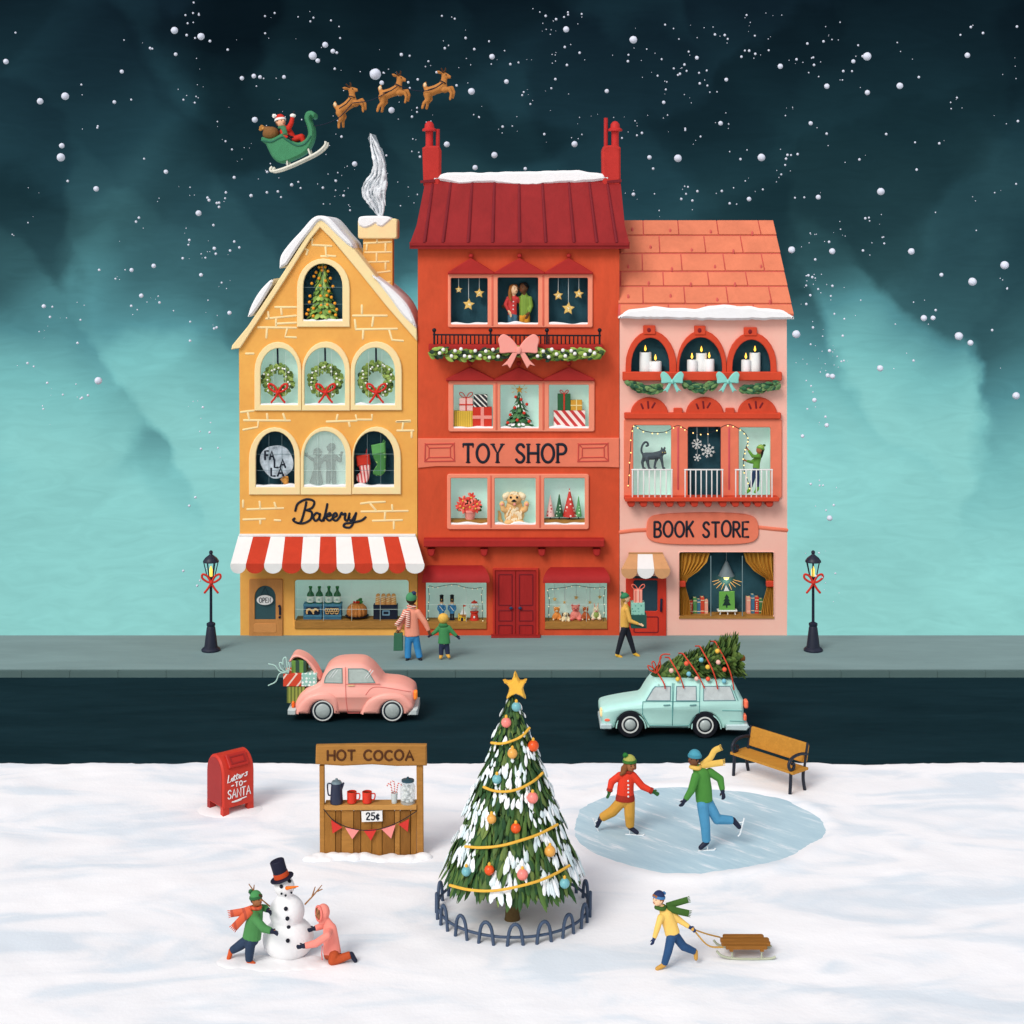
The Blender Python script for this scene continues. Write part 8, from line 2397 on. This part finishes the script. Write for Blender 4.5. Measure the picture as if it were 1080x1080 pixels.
# ---------------------------------------------------------------- people in the square
def skate(c, a, b, side):
	"""a blade under the boot from a to b (world points)"""
	d = (b - a).normalized(); up = side
	mb = MB()
	mb.tube([a - d * .02, b + d * .06, b + d * .09 + up * .03], .014, 8)
	for f in (.25, .75): mb.tube([a.lerp(b, f), a.lerp(b, f) + up * .07], .012, 6)
	part('skate_blade', mb, paint((226, 232, 236), .25, .04, spec=.7), c['t'], 60)
def skaters():
	k = 3.724
	z = lambda x, y, dz, r: (600 + x / k, 660 + y / k, dz, r / k)
	Y = gy(660 + 820 / k)
	red = paint((222, 60, 36), .7, .08, 5); cuff = paint((158, 44, 30), .8, .1, 12)
	c = person('girl skating in red buttoned jacket and ochre trousers, arms spread', Y, z(240, 546, 0, 25), [z(232, 572, 0, 15), z(226, 600, 0, 31), z(222, 640, 0, 33), z(221, 684, 0, 36)],
		[[z(200, 588, 0, 15), z(168, 612, 0, 14), z(158, 648, -.04, 11)], [z(254, 590, 0, 15), z(288, 628, -.03, 14), z(328, 646, -.06, 11)]],
		[[z(206, 690, 0, 22), z(172, 732, .04, 21), z(130, 762, .1, 17), z(112, 796, .12, 9)], [z(238, 690, 0, 22), z(238, 740, -.02, 21), z(240, 788, 0, 17), z(266, 808, -.04, 9)]],
		SKIN_MID, red, paint((206, 152, 62), .7, .08, 4), paint((30, 36, 56), .5), yaw=28, tilt=14, glove=paint((44, 92, 48), .8), cuff=cuff, hand_len=28 / k)
	hair_cap(c, paint((128, 78, 42), .75, .15, 12), [[(-.5, -.2, -.1, .5), (-.95, -.3, -.5, .5), (-1.3, -.2, -1.1, .36)], [(-.8, .1, -.1, .35), (-1.2, 0, -.9, .42), (-1.7, 0, -1.2, .25)], [(.75, .15, 0, .3), (.8, .1, -.6, .28)]], .12, -.16)
	knit_hat(c, paint((168, 168, 84), .8, .12, 10), paint((58, 112, 46), .8, .1, 10), paint((40, 116, 52), .8), (-.75, 0, .85), .4, .42, 1.05)
	part('collar', MB().tube([c['neck'] + Vector((math.cos(a) * c['hr'] * .62, math.sin(a) * c['hr'] * .5, .01 * math.sin(2 * a))) for a in [2 * PI * i / 16 for i in range(16)]], c['hr'] * .25, 8, closed=True), cuff, c['t'], 60)
	bt = MB()
	for y in (592, 606, 620, 634, 650): bt.ell(W(600 + 229 / k, 660 + y / k, Y, -.40 * .58 - .02 + (.03 if y < 600 else 0)), .017, seg=8, rings=6)
	part('buttons', bt, WHITE, c['t'])
	P = c['P']
	skate(c, P(z(226, 818, -.02, 0)), P(z(276, 819, -.05, 0)), Vector((0, 0, 1)))
	a, b = P(z(98, 770, .1, 0)), P(z(114, 812, .12, 0)); skate(c, a, b, Vector((.85, 0, .5)))
	Y = gy(660 + 884 / k)
	green = paint((70, 132, 56), .7, .08, 5)
	c = person('man skating in green jacket with yellow scarf flying, one leg raised', Y, z(492, 522, 0, 25), [z(500, 556, 0, 16), z(520, 590, 0, 34), z(528, 640, 0, 34), z(532, 690, 0, 33)],
		[[z(496, 584, -.08, 17), z(478, 636, -.12, 15), z(452, 674, -.14, 11)], [z(556, 580, .06, 17), z(596, 606, .06, 15), z(604, 650, .0, 11)]],
		[[z(524, 700, -.03, 23), z(534, 775, -.03, 20), z(540, 846, 0, 17), z(517, 868, -.03, 10)], [z(548, 700, .04, 23), z(584, 765, .06, 20), z(646, 774, .12, 16), z(672, 800, .12, 10)]],
		SKIN_DARK, green, paint((76, 144, 182), .7, .1, 4), paint((28, 34, 56), .5), yaw=-58, tilt=12, glove=paint((32, 38, 58), .7), hand_len=32 / k)
	hair_cap(c, paint((36, 26, 24), .8), [], .1, -.2)
	knit_hat(c, paint((72, 148, 168), .8, .12, 10), paint((60, 132, 152), .8), None, brim_z=.3, tall=1.05)
	ye = paint((222, 182, 90), .75, .1, 6)
	neck_scarf(c, ye, [([z(520, 548, 0, 0)[:3], z(556, 524, .05, 0)[:3], z(574, 498, .08, 0)[:3], z(596, 488, .1, 0)[:3]], 6.2), ([z(520, 550, 0, 0)[:3], z(560, 545, .02, 0)[:3], z(606, 540, .04, 0)[:3]], 6.6)], r=.7, thick=.34)
	P = c['P']
	skate(c, P(z(510, 881, -.03, 0)), P(z(556, 882, 0, 0)), Vector((0, 0, 1)))
	skate(c, P(z(692, 770, .12, 0)), P(z(680, 816, .12, 0)), Vector((-.9, 0, -.2)))
skaters()
def snowman():
	k = 6.0
	z = lambda x, y, dz, r: (220 + x / k, 890 + y / k, dz, r / k)
	Yc = gy(1004); P = lambda x, y, dz=0: W(220 + x / k, 890 + y / k, Yc, dz)
	s = M_(1 / k, Yc)
	g = ground_at(304, 1004)
	t = thing('snowman', 'snowman with tilted black top hat, carrot nose and stick arms', 'snowman', g)
	mb = MB(); mb.ell(P(505, 596), (163 * s, 150 * s, 134 * s), seg=28, rings=18); mb.ell(P(495, 428), (113 * s, 105 * s, 108 * s), seg=24, rings=16); mb.ell(P(479, 270), (66 * s, 64 * s, 64 * s), seg=20, rings=14)
	part('body', organic(mb, .02, 3), paint((244, 245, 247), .85, .03, 3, .25), t, 60)
	coal = paint((20, 24, 38), .6)
	def front(x, y, cx, cy, R_, out=0):
		dx, dy = (x - cx) * s, (y - cy) * s; R_ *= s
		return P(x, y, -math.sqrt(max(0.001, R_ * R_ - dx * dx - dy * dy)) - out)
	for x, y in ((469, 245), (517, 224)): part('eye', MB().ell(front(x, y, 479, 270, 66), 11.5 * s, seg=12, rings=8), coal, t)
	for x, y in ((472, 285), (497, 299), (531, 288), (549, 265)): part('mouth_coal', MB().ell(front(x, y, 479, 270, 74), 7.5 * s, seg=10, rings=7), coal, t)
	for x, y, c in ((502, 371, 428), (514, 426, 428), (519, 487, 428), (522, 548, 596)): part('button', MB().ell(front(x, y, 497, c, 108 if c == 428 else 152), 13 * s, seg=12, rings=8), coal, t)
	part('nose', MB().capsule(front(505, 255, 479, 270, 66), 12 * s, P(576, 240, -.16), 3.5 * s, 12), paint((238, 116, 26), .5, .1, 8), t, 60)
	br = paint((150, 104, 62), .8, .15, 8)
	for L in ([[(610, 380), (668, 318), (718, 258)], [(656, 330), (676, 268)], [(690, 296), (722, 282)]], [[(405, 405), (345, 355), (292, 302), (256, 250)], [(286, 292), (290, 256)]]):
		mb = MB()
		for l in L: mb.tube([P(x, y, -.02) for x, y in l], [5 * s] + [4.4 * s] * (len(l) - 2) + [3 * s], 8)
		part('arm', mb, br, t)
	R = Matrix.Rotation(rad(-17), 3, 'Y')
	hb = P(466, 212, -.02)
	ht = part('hat', MB().lathe(hb, [(74 * s, -5 * s), (76 * s, 0), (74 * s, 5 * s), (48 * s, 7 * s), (45 * s, 40 * s), (46 * s, 112 * s), (42 * s, 116 * s), (1 * s, 117 * s)], 26, R), paint((26, 28, 48), .6, .15, 6), t, 40)
	part('hat_band', MB().lathe(hb, [(47 * s, 8 * s), (49.5 * s, 9 * s), (47.5 * s, 38 * s), (45 * s, 39 * s)], 26, R), paint((198, 74, 34), .7), ht)
	d_ = MB(); rr = random.Random(14)
	for i in range(46):
		a = rr.uniform(0, 2 * PI); q = rr.random() ** .5
		p = ground_at(289 + 62 * q * math.cos(a), 1015 + 6 * q * math.sin(a))
		d_.ell(p + Vector((0, 0, -.035)), (.2, .16, .055), seg=12, rings=7)
	single('snow_drift', organic(d_, .022, 5), SNOW, 'trampled low mound of snow under the snowman and children', 'snow', g, smooth=60)
	# boy
	Y = gy(1015.5)
	c = person('boy in green coat and rust scarf hugging the snowman', Y, z(304, 352, 0, 38), [z(296, 402, 0, 22), z(300, 440, 0, 46), z(286, 515, 0, 56), z(272, 600, 0, 60)],
		[[z(312, 442, -.18, 26), z(372, 476, -.30, 26), z(428, 482, -.36, 20)], [z(322, 428, .12, 24), z(350, 425, .1, 22), z(372, 430, .05, 18)]],
		[[z(244, 615, .04, 34), z(196, 652, .05, 32), z(140, 692, .08, 24), z(122, 740, .06, 15)], [z(268, 620, -.04, 34), z(262, 680, -.04, 30), z(258, 732, -.02, 25), z(290, 752, -.04, 15)]],
		SKIN_MID, paint((72, 132, 74), .7, .08, 5), paint((40, 58, 82), .7, .15, 5), paint((196, 84, 40), .7), yaw=58, tilt=6, glove=paint((28, 34, 54), .7), hand_len=52 / k)
	hair_cap(c, paint((72, 46, 30), .8), [[(0, .75, .65, .32), (.2, .85, .45, .25)], [(-.2, .8, .6, .28)]], .2, -.2)
	knit_hat(c, paint((72, 142, 82), .8, .12, 10), paint((46, 100, 58), .8, .1, 10), paint((44, 92, 56), .8), (0, -.95, .6), .42, .25, 1.15)
	rust = striped((204, 84, 44), (170, 62, 34), 8, .16, .78)
	neck_scarf(c, rust, [([z(276, 402, -.05, 0)[:3], z(220, 425, -.02, 0)[:3], z(140, 442, 0, 0)[:3]], 7.5), ([z(274, 408, -.06, 0)[:3], z(225, 455, -.06, 0)[:3], z(165, 520, -.05, 0)[:3]], 8)], r=.72, thick=.3)
	# girl kneeling
	coat = paint((246, 142, 128), .7, .06, 5)
	Yg = gy(1013)
	c = person('girl kneeling in hooded coral coat, patting the snowman base', Yg, z(714, 438, 0, 38), [z(748, 486, 0, 24), z(768, 540, 0, 44), z(776, 610, 0, 50), z(782, 690, 0, 58)],
		[[z(762, 545, -.18, 25), z(692, 582, -.24, 24), z(618, 590, -.28, 19)], [z(745, 530, .14, 24), z(705, 545, .12, 22), z(665, 552, .08, 18)]],
		[[z(796, 690, -.06, 34), z(790, 726, -.08, 30), z(900, 694, -.04, 24), z(930, 730, -.04, 15)], [z(762, 690, .08, 32), z(752, 722, .08, 28), z(820, 726, .1, 22), z(850, 735, .1, 13)]],
		SKIN_MID, coat, paint((178, 76, 38), .7, .1, 5), paint((30, 36, 56), .6), yaw=-55, tilt=14, glove=paint((28, 34, 54), .7), hand_len=46 / k)
	hair_cap(c, paint((112, 74, 48), .8), [[(-.5, .55, .55, .3), (-.75, .4, -.1, .25), (-.75, .35, -.6, .22)], [(.5, .55, .55, .3), (.75, .4, -.1, .25)]], .2, -.22)
	H, hr = c['H'], c['hr']
	hb = MB(); hb.ell(H(0, -.32, .1), (hr * 1.18, hr * 1.12, hr * 1.36), c['R']); hb.chain([(H(0, -.5, -.6), hr * .85), (H(0, -.3, -1.2), hr * .8)], 12)
	ring = [H(.98 * math.cos(a), .50, .02 + 1.18 * math.sin(a)) for a in [2 * PI * i / 22 for i in range(22)]]
	hd = part('hood', organic(hb, c['vx'], 2), coat, c['t'], 60)
	part('hood_trim', MB().tube(ring, hr * .2, 8, closed=True), paint((240, 128, 116), .75), hd, 60)
	part('placket', MB().tube([c['P'](z(732, 600, -.22, 0)), c['P'](z(728, 650, -.22, 0)), c['P'](z(730, 692, -.2, 0))], .008, 6), paint((222, 102, 96), .7), c['t'])
snowman()
def sled_boy():
	k = 4.696
	z = lambda x, y, dz, r: (660 + x / k, 910 + y / k, dz, r / k)
	Y = gy(1021.5)
	c = person('boy in yellow jacket and blue bobble hat striding, pulling a sled', Y, z(160, 182, 0, 29), [z(180, 222, 0, 17), z(200, 262, 0, 34), z(220, 310, 0, 36), z(232, 352, 0, 38)],
		[[z(170, 262, -.06, 17), z(152, 312, -.1, 15), z(136, 358, -.12, 11)], [z(232, 262, .04, 17), z(274, 294, .03, 15), z(318, 320, .0, 11)]],
		[[z(222, 368, -.04, 24), z(208, 430, -.05, 21), z(190, 496, -.03, 17), z(154, 516, -.05, 11)], [z(246, 368, .05, 24), z(288, 424, .06, 21), z(346, 456, .1, 16), z(352, 490, .1, 11)]],
		SKIN_LIGHT, paint((240, 194, 104), .7, .08, 5), paint((40, 76, 118), .7, .12, 5), paint((196, 148, 70), .6), yaw=-52, tilt=4, glove=paint((34, 52, 92), .7), hand_len=34 / k)
	hair_cap(c, paint((150, 92, 44), .8), [[(-.4, .7, .55, .3), (.3, .75, .55, .28)]], .15, -.2)
	knit_hat(c, paint((38, 52, 92), .8, .12, 10), paint((66, 120, 172), .8, .1, 10), paint((58, 116, 170), .8), (.15, -.95, .45), .32, .32, 1.1)
	sc = paint((60, 96, 38), .75, .1, 6)
	neck_scarf(c, sc, [([z(202, 214, 0, 0)[:3], z(250, 206, .04, 0)[:3], z(310, 192, .06, 0)[:3]], 6.5), ([z(206, 220, 0, 0)[:3], z(255, 238, .0, 0)[:3], z(312, 254, .02, 0)[:3]], 7)], r=.72, thick=.36)
	hand_p = W(660 + 332 / k, 910 + 328 / k, Y, 0.0)
	# sled
	Ys = gy(1012.5); P = lambda x, y, dz=0: W(660 + x / k, 910 + y / k, Ys, dz)
	g = ground_at(660 + 600 / k, 1012.5)
	t = thing('sled', 'wooden plank sled on pale metal runners pulled over the snow', 'sled', g)
	wid = .42; zt = .21
	x0, x1 = P(478, 430).x, P(722, 430).x
	wd = paint((142, 92, 34), .7, .18, 3, .15, (1, 5, 1))
	for i in range(4):
		y0 = Ys - .04 + wid * i / 4
		lp = rrect(x0 + (.05 if i in (0, 3) else 0), y0, x1 - (.06 if i in (0, 3) else 0), y0 + wid / 4 - .012, .03)
		part('plank', MB().slab([lp], lambda a, c2, tt: Vector((a, c2, zt - tt)), .045, .008), wd, t)
	for f in (.18, .8): part('cross_bar', MB().box(Vector((x0 + (x1 - x0) * f, Ys + wid / 2 - .04, zt - .06)), (.05, wid, .03)), wd, t)
	pale = paint((176, 182, 160), .4, .1, 5)
	for dy in (0.0, wid - .08):
		mb = MB(); gz = g.z
		mb.tube(cr([Vector((x1 + .06, Ys + dy, gz + .05)), Vector((x1 - .05, Ys + dy, gz + .022)), Vector((x0 + .2, Ys + dy, gz + .022)), Vector((x0 - .0, Ys + dy, gz + .06)), Vector((x0 - .08, Ys + dy, gz + .13))], 5), .017, 8)
		for f in (.2, .8): mb.tube([Vector((x0 + (x1 - x0) * f, Ys + dy, gz + .02)), Vector((x0 + (x1 - x0) * f, Ys + dy, zt - .05))], .014, 6)
		part('runner', mb, pale, t, 60)
	rp = MB()
	for dy, sag in ((.0, -.10), (wid - .1, -.01)):
		e = Vector((x0 + .01, Ys + dy, zt - .03)); m = hand_p.lerp(e, .5) + Vector((0, 0, sag))
		rp.tube(cr([hand_p, m, e], 8), .012, 6)
	rp.ell(hand_p, .03)
	part('rope', rp, paint((210, 160, 76), .75), t, 60)
sled_boy()
# ================================================================ in the sky
def sky_things():
	k = 3.086
	q = lambda pts: zoomed(pts, 190, 20, k)
	Y = 3.0
	P = lambda x, y, dz=0: W(190 + x / k, 20 + y / k, Y, dz)
	s = M_(1 / k, Y)
	t = thing('sleigh', 'green flying sleigh with curled prow and pale runners', 'sleigh', P(360, 440))
	body = cr([(268, 398), (272, 386), (300, 392), (336, 374)], 4) + cr([(352, 388), (384, 404), (408, 396), (420, 376), (416, 350), (408, 326), (414, 306), (430, 301), (444, 310), (444, 322)], 4) + cr([(436, 327), (430, 320), (428, 330), (438, 356), (438, 388), (424, 422), (398, 446), (336, 470), (308, 456), (292, 428), (284, 410)], 4)
	green = paint((62, 134, 92), .5, .1, 5, spec=.4)
	part('body', MB().plate([q(body)], Y - .3, .6, rings=[(.05, 0), (0, .06), (0, .54), (.05, .6)], plane=Y), green, t, 40)
	part('trim', MB().strokes([cr(q([(272, 398), (302, 402), (336, 386), (352, 396), (384, 414), (410, 408), (430, 384)]), 5)], 0, .05, .02, to3=lambda a, c: W(a, c, Y, -.31)), paint((40, 104, 82), .5), t, 60)
	pale = paint((224, 222, 208), .4, .06)
	for dz in (-.25, .25):
		mb = MB(); mb.tube([P(x, y, dz) for x, y in cr([(304, 482), (298, 490), (304, 497), (340, 488), (400, 462), (450, 436), (474, 414), (477, 400)], 5)], 4.2 * s, 8)
		for a, b in (((352, 462), (354, 482)), ((420, 424), (428, 446))): mb.tube([P(*a, dz), P(*b, dz)], 3.2 * s, 6)
		part('runner', mb, pale, t, 60)
	z = lambda x, y, dz, r: (190 + x / k, 20 + y / k, dz, r / k)
	red = paint((200, 46, 32), .7, .08, 5); fur = paint((244, 240, 232), .85, .04, 9)
	c = person('person in red coat and red pompom hat waving from the sleigh', Y, z(328, 336, 0, 17), [z(338, 354, 0, 10), z(344, 366, 0, 20), z(352, 382, 0, 22), z(360, 398, 0, 22)],
		[[z(352, 362, -.1, 9), z(364, 340, -.12, 8), z(369, 314, -.12, 6.5)], [z(336, 366, -.14, 9), z(340, 382, -.2, 8), z(356, 390, -.24, 6)]],
		[[z(372, 392, -.08, 11), z(396, 384, -.08, 10), z(404, 402, -.08, 8), z(410, 408, -.08, 6)], [z(372, 392, .08, 11), z(396, 384, .08, 10), z(404, 402, .08, 8), z(410, 408, .08, 6)]],
		paint((236, 176, 140), .6), red, red, BLACK, yaw=40, glove=paint((22, 24, 34), .7), base=P(360, 404), hand_len=16 / k)
	hair_cap(c, paint((120, 80, 50), .8), [], .1, -.2)
	knit_hat(c, red, fur, fur, (-1.1, -.1, .55), .42, .35, 1.2)
	neck_scarf(c, paint((66, 120, 84), .75), [([z(334, 352, -.16, 0)[:3], z(342, 362, -.24, 0)[:3], z(346, 376, -.26, 0)[:3]], 5)], r=.72, thick=.32)
	mb = MB()
	for a in ((369, 316),): mb.ell(P(a[0], a[1], -.12), (10 * s, 10 * s, 7 * s))
	part('fur_cuff', mb, fur, c['t'], 60)
	part('belt', MB().tube([P(362 + 21 * math.cos(a) * .95, 384 + 6 * math.cos(a), 0) + Vector((0, math.sin(a) * .16, 0)) for a in [2 * PI * i / 18 for i in range(18)]], 3 * s, 6, closed=True), BLACK, c['t'], 60)
	t = thing('gift_sack', 'brown tied sack resting in the back of the sleigh', 'sack', P(296, 392))
	mb = MB(); mb.ell(P(296, 374), (28 * s, .24, 24 * s)); mb.capsule(P(284, 362), 14 * s, P(272, 356), 7 * s, 10)
	part('sack', organic(mb, .018, 3), paint((128, 88, 48), .8, .2, 6), t, 60)
	mb = MB()
	for dx, dy in ((-14, -8), (-8, -14), (0, -12), (-16, 2), (4, -6)): mb.spindle(P(270, 358), P(270 + dx * .9, 358 + dy * .95), 6 * s)
	part('neck', mb, paint((176, 122, 58), .8), t); part('tie', MB().ell(P(271, 357), (6 * s, .1, 5 * s)), paint((206, 150, 80), .7), t)
	# reindeer: the middle one is built, the others are copies
	tan = paint((188, 124, 62), .75, .12, 8)
	b0 = P(690, 250)
	t = thing('reindeer', 'flying reindeer in the middle of the team of three', 'reindeer', b0, 'reindeer pulling the sleigh')
	mb = MB()
	ch = lambda pts: mb.chain([(P(x, y, dz), r * s) for x, y, dz, r in pts], 10, .8)
	ch([(664, 248, 0, 17), (686, 240, 0, 15.5), (706, 232, 0, 18)])
	ch([(708, 226, 0, 14), (713, 208, 0, 10), (714, 196, 0, 9.5)])
	ch([(714, 193, 0, 10.5), (722, 195, 0, 8), (731, 199, 0, 6)])
	for dz in (-.1, .1): ch([(704, 186, dz * .7, 4), (695, 183, dz * 1.1, 4.5), (690, 181, dz * 1.2, 1.5)])
	ch([(654, 238, 0, 7), (650, 226, 0, 7), (653, 218, 0, 4)])
	for dz, ox, oy in ((-.09, 0, 0), (.09, 8, -7)):
		ch([(712 + ox * .4, 240, dz, 11), (730 + ox, 240 + oy, dz, 6.5), (737 + ox, 254 + oy, dz, 5), (733 + ox, 272 + oy, dz, 4.5)])
		ch([(658 + ox * .6, 256, dz, 13), (660 + ox, 274 + oy * .5, dz, 8), (648 + ox * 1.5, 284 + oy * .3, dz, 5.5), (643 + ox * 1.6, 300, dz, 5)])
	part('body', organic(mb, .02, 3), tan, t, 60)
	part('belly_patch', MB().ell(P(651, 226), (6 * s, .06, 9 * s)), paint((236, 204, 160), .8), t, 60)
	horn = paint((84, 52, 30), .7, .1)
	for dz in (-.07, .07):
		m2 = MB(); m2.tube(cr([P(712, 188, dz * .6), P(708, 178, dz), P(704, 172, dz * 1.4)], 4), 2.2 * s, 6); m2.tube(cr([P(711, 184, dz), P(717, 178, dz), P(718, 170, dz * 1.3)], 4), 2.0 * s, 6)
		part('antler', m2, horn, t, 60)
		part('eye', MB().ell(P(720, 192, dz), 2 * s, seg=8, rings=6), BLACK, t)
	part('nose', MB().ell(P(735, 199), 3.4 * s, seg=8, rings=6), BLACK, t)
	hs = MB()
	hs.tube([P(709 + 12 * math.cos(a) * .8, 216 + 5 * math.cos(a), 0) + Vector((0, math.sin(a) * .16, 0)) for a in [2 * PI * i / 14 for i in range(14)]], 2 * s, 6, closed=True)
	hs.tube([P(708, 222, -.18), P(688, 236, -.22), P(662, 244, -.22)], 2 * s, 6)
	part('harness', hs, paint((40, 36, 44), .7), t, 60)
	r3 = dup(t, P(836, 240), 'leading reindeer, foremost of the flying team of three')
	r1 = dup(t, P(549, 292), 'reindeer closest to the sleigh, tilted most steeply upward'); r1.rotation_euler = (0, rad(-16), 0)
	rn = MB()
	for l in ([(410, 352), (470, 345), (520, 322), (562, 278)], [(562, 276), (620, 268), (660, 250), (690, 234)], [(708, 218), (770, 236), (820, 232), (856, 210)]):
		rn.tube([P(x, y, -.2) for x, y in cr(l, 6)], .014, 6)
	single('reins', rn, paint((26, 34, 52), .7), 'thin dark reins linking the sleigh to the reindeer', 'reins', P(560, 300), None, 60)
	# smoke
	Ys = 1.25
	t = thing('chimney_smoke', 'pale wisps of smoke curling up from the snow-capped bakery chimney', 'smoke', W(399, 229, Ys))
	rr = random.Random(12)
	core = [(401, 229, 2), (397, 217, 7.5), (394, 206, 10), (395.5, 195, 9), (399.5, 183, 6), (400, 170, 5.5), (396, 156, 4), (390.5, 141, .4)]
	a1, a2 = misty((240, 244, 248), .72, .9, 3.0), misty((214, 224, 232), .3, .9, 2.0)
	thin, soft = MB(), MB()
	for i in range(34):
		f = rr.uniform(-1, 1); ph = rr.uniform(-.6, .6) + f; am = rr.uniform(.1, .35)
		o = [W(x + 1.25 * w * (f + am * math.sin(j * 1.9 + ph) * (1 - abs(f) * .5)), y + (rr.uniform(-2.5, 2.5) if 0 < j < 7 else 0), Ys, rr.uniform(-.12, .12)) for j, (x, y, w) in enumerate(core)]
		i0 = rr.choice((0, 0, 1, 2, 3)); i1 = 7 if i < 8 else min(7, i0 + rr.choice((2, 3, 4)))
		P3 = cr(o[i0:i1 + 1], 6)
		thin.tube(P3, [M_(rr.uniform(.6, 1.9), Ys) * (.2 + math.sin(PI * j / (len(P3) - 1))) for j in range(len(P3))], 8)
	P3 = cr([W(x, y, Ys, .16) for x, y, w in core], 6)
	soft.tube(P3, [M_(core[min(7, j // 6)][2] * 1.05 + .3, Ys) for j in range(len(P3))], 14, flat=.3, normal=(0, -1, 0))
	part('wisp', thin, a1, t, 60); part('veil', soft, a2, t, 60)
	# snow in the air: the big flakes one by one, the specks as one flurry
	flake = paint((212, 218, 234), .8, .05, 5)
	big = [(68, 57, 11.5), (432, 120, 13), (448, 136, 7.5), (472, 84, 9.5), (497, 105, 7.5), (510, 110, 4.5), (97, 72, 4.5), (635, 180, 18.5), (656, 208, 7.5), (688, 297, 10), (243, 328, 9.5), (338, 189, 6), (240, 186, 7.5), (201, 193, 7), (260, 189, 6), (868, 408, 9.5), (1023, 443, 10), (960, 484, 8.5), (948, 236, 11), (1015, 123, 9), (568, 472, 8.5), (60, 632, 9.5), (363, 540, 5.5), (231, 575, 5.5), (176, 516, 5), (94, 590, 5), (1062, 204, 7.5), (720, 116, 5.5), (747, 120, 3.5), (155, 100, 4)]
	pts = [(*q([(x, y)])[0], r / k) for x, y, r in big]
	pts += [(835, 263.5, 3.6), (877.7, 265, 3.2), (839.8, 352.4, 4.2), (878, 397, 2.8), (873, 396, 2.3), (859, 422, 2.4), (872, 448.5, 2.3), (875, 546.5, 3), (846.5, 460, 2), (875, 370, 1.8), (668, 42, 4), (597, 31, 3.2), (606, 152, 3.2), (554, 178, 1.8), (521.5, 163.5, 3.2), (715, 167, 4), (803, 166, 4), (685, 166, 2.3), (872, 91, 2.8), (855, 130, 2.2), (735, 61, 2), (766, 84, 2), (760, 130, 2.4), (640, 96, 2.2), (700, 108, 1.8), (823, 70, 2.8), (790, 210, 2.4), (863, 208, 2.6), (668, 205, 1.9), (242, 330, 2.2), (212, 290, 2), (226, 262, 1.8)]
	rr = random.Random(31)
	pts += [(rr.uniform(4, 186), rr.uniform(20, 420), rr.uniform(1.8, 4.4)) for _ in range(16)] + [(rr.uniform(893, 1076), rr.uniform(20, 420), rr.uniform(1.8, 4.4)) for _ in range(16)]
	first = None
	for x, y, r in pts:
		Yf = rr.uniform(5, 9) if y < 260 else rr.uniform(-2.4, -1); p = W(x, y, Yf); R_ = M_(r, Yf)
		if first is None:
			mb = MB(); mb.ell((0, 0, 0), 1.0, seg=16, rings=11)
			mb.v = [v * (1 + .07 * mnoise.noise(v * 1.7)) for v in mb.v]
			first = single('snowflake', mb, flake, 'round pale snowflake falling in the dark evening sky', 'snowflake', (0, 0, 0), 'large snowflakes falling in the sky', 60)
			o = first
		else:
			o = first.copy(); COL.objects.link(o)
		o.location = p; o.scale = (R_, R_, R_); o.rotation_euler = (rr.uniform(0, 6), rr.uniform(0, 6), 0)
	mb = MB()
	def specks(n, x0, y0, x1, y1):
		for _ in range(n):
			cx, cy = rr.uniform(x0, x1), rr.uniform(y0, y1)
			for j in range(rr.choice((1, 1, 2, 3, 4))):
				x, y = cx + rr.gauss(0, 7), cy + rr.gauss(0, 7)
				Yf = rr.uniform(5, 10) if y < 250 else rr.uniform(-2.4, -1); mb.ell(W(x, y, Yf), M_(rr.choice((.35, .5, .6, .8, 1.1, 1.4)), Yf), seg=7, rings=5)
	specks(48, 196, 30, 440, 215); specks(16, 196, 200, 244, 345); specks(34, 440, 28, 660, 160); specks(54, 660, 30, 884, 225); specks(30, 848, 250, 886, 450)
	specks(34, 2, 15, 192, 440); specks(34, 888, 15, 1078, 440); specks(10, 190, 330, 232, 620); specks(8, 848, 460, 885, 640); specks(25, 196, 15, 884, 40)
	single('snowfall', mb, flake, 'fine scattered specks of snow drifting in the sky', 'snowfall', (0, 8, 10), None, 60, 'stuff')
sky_things()
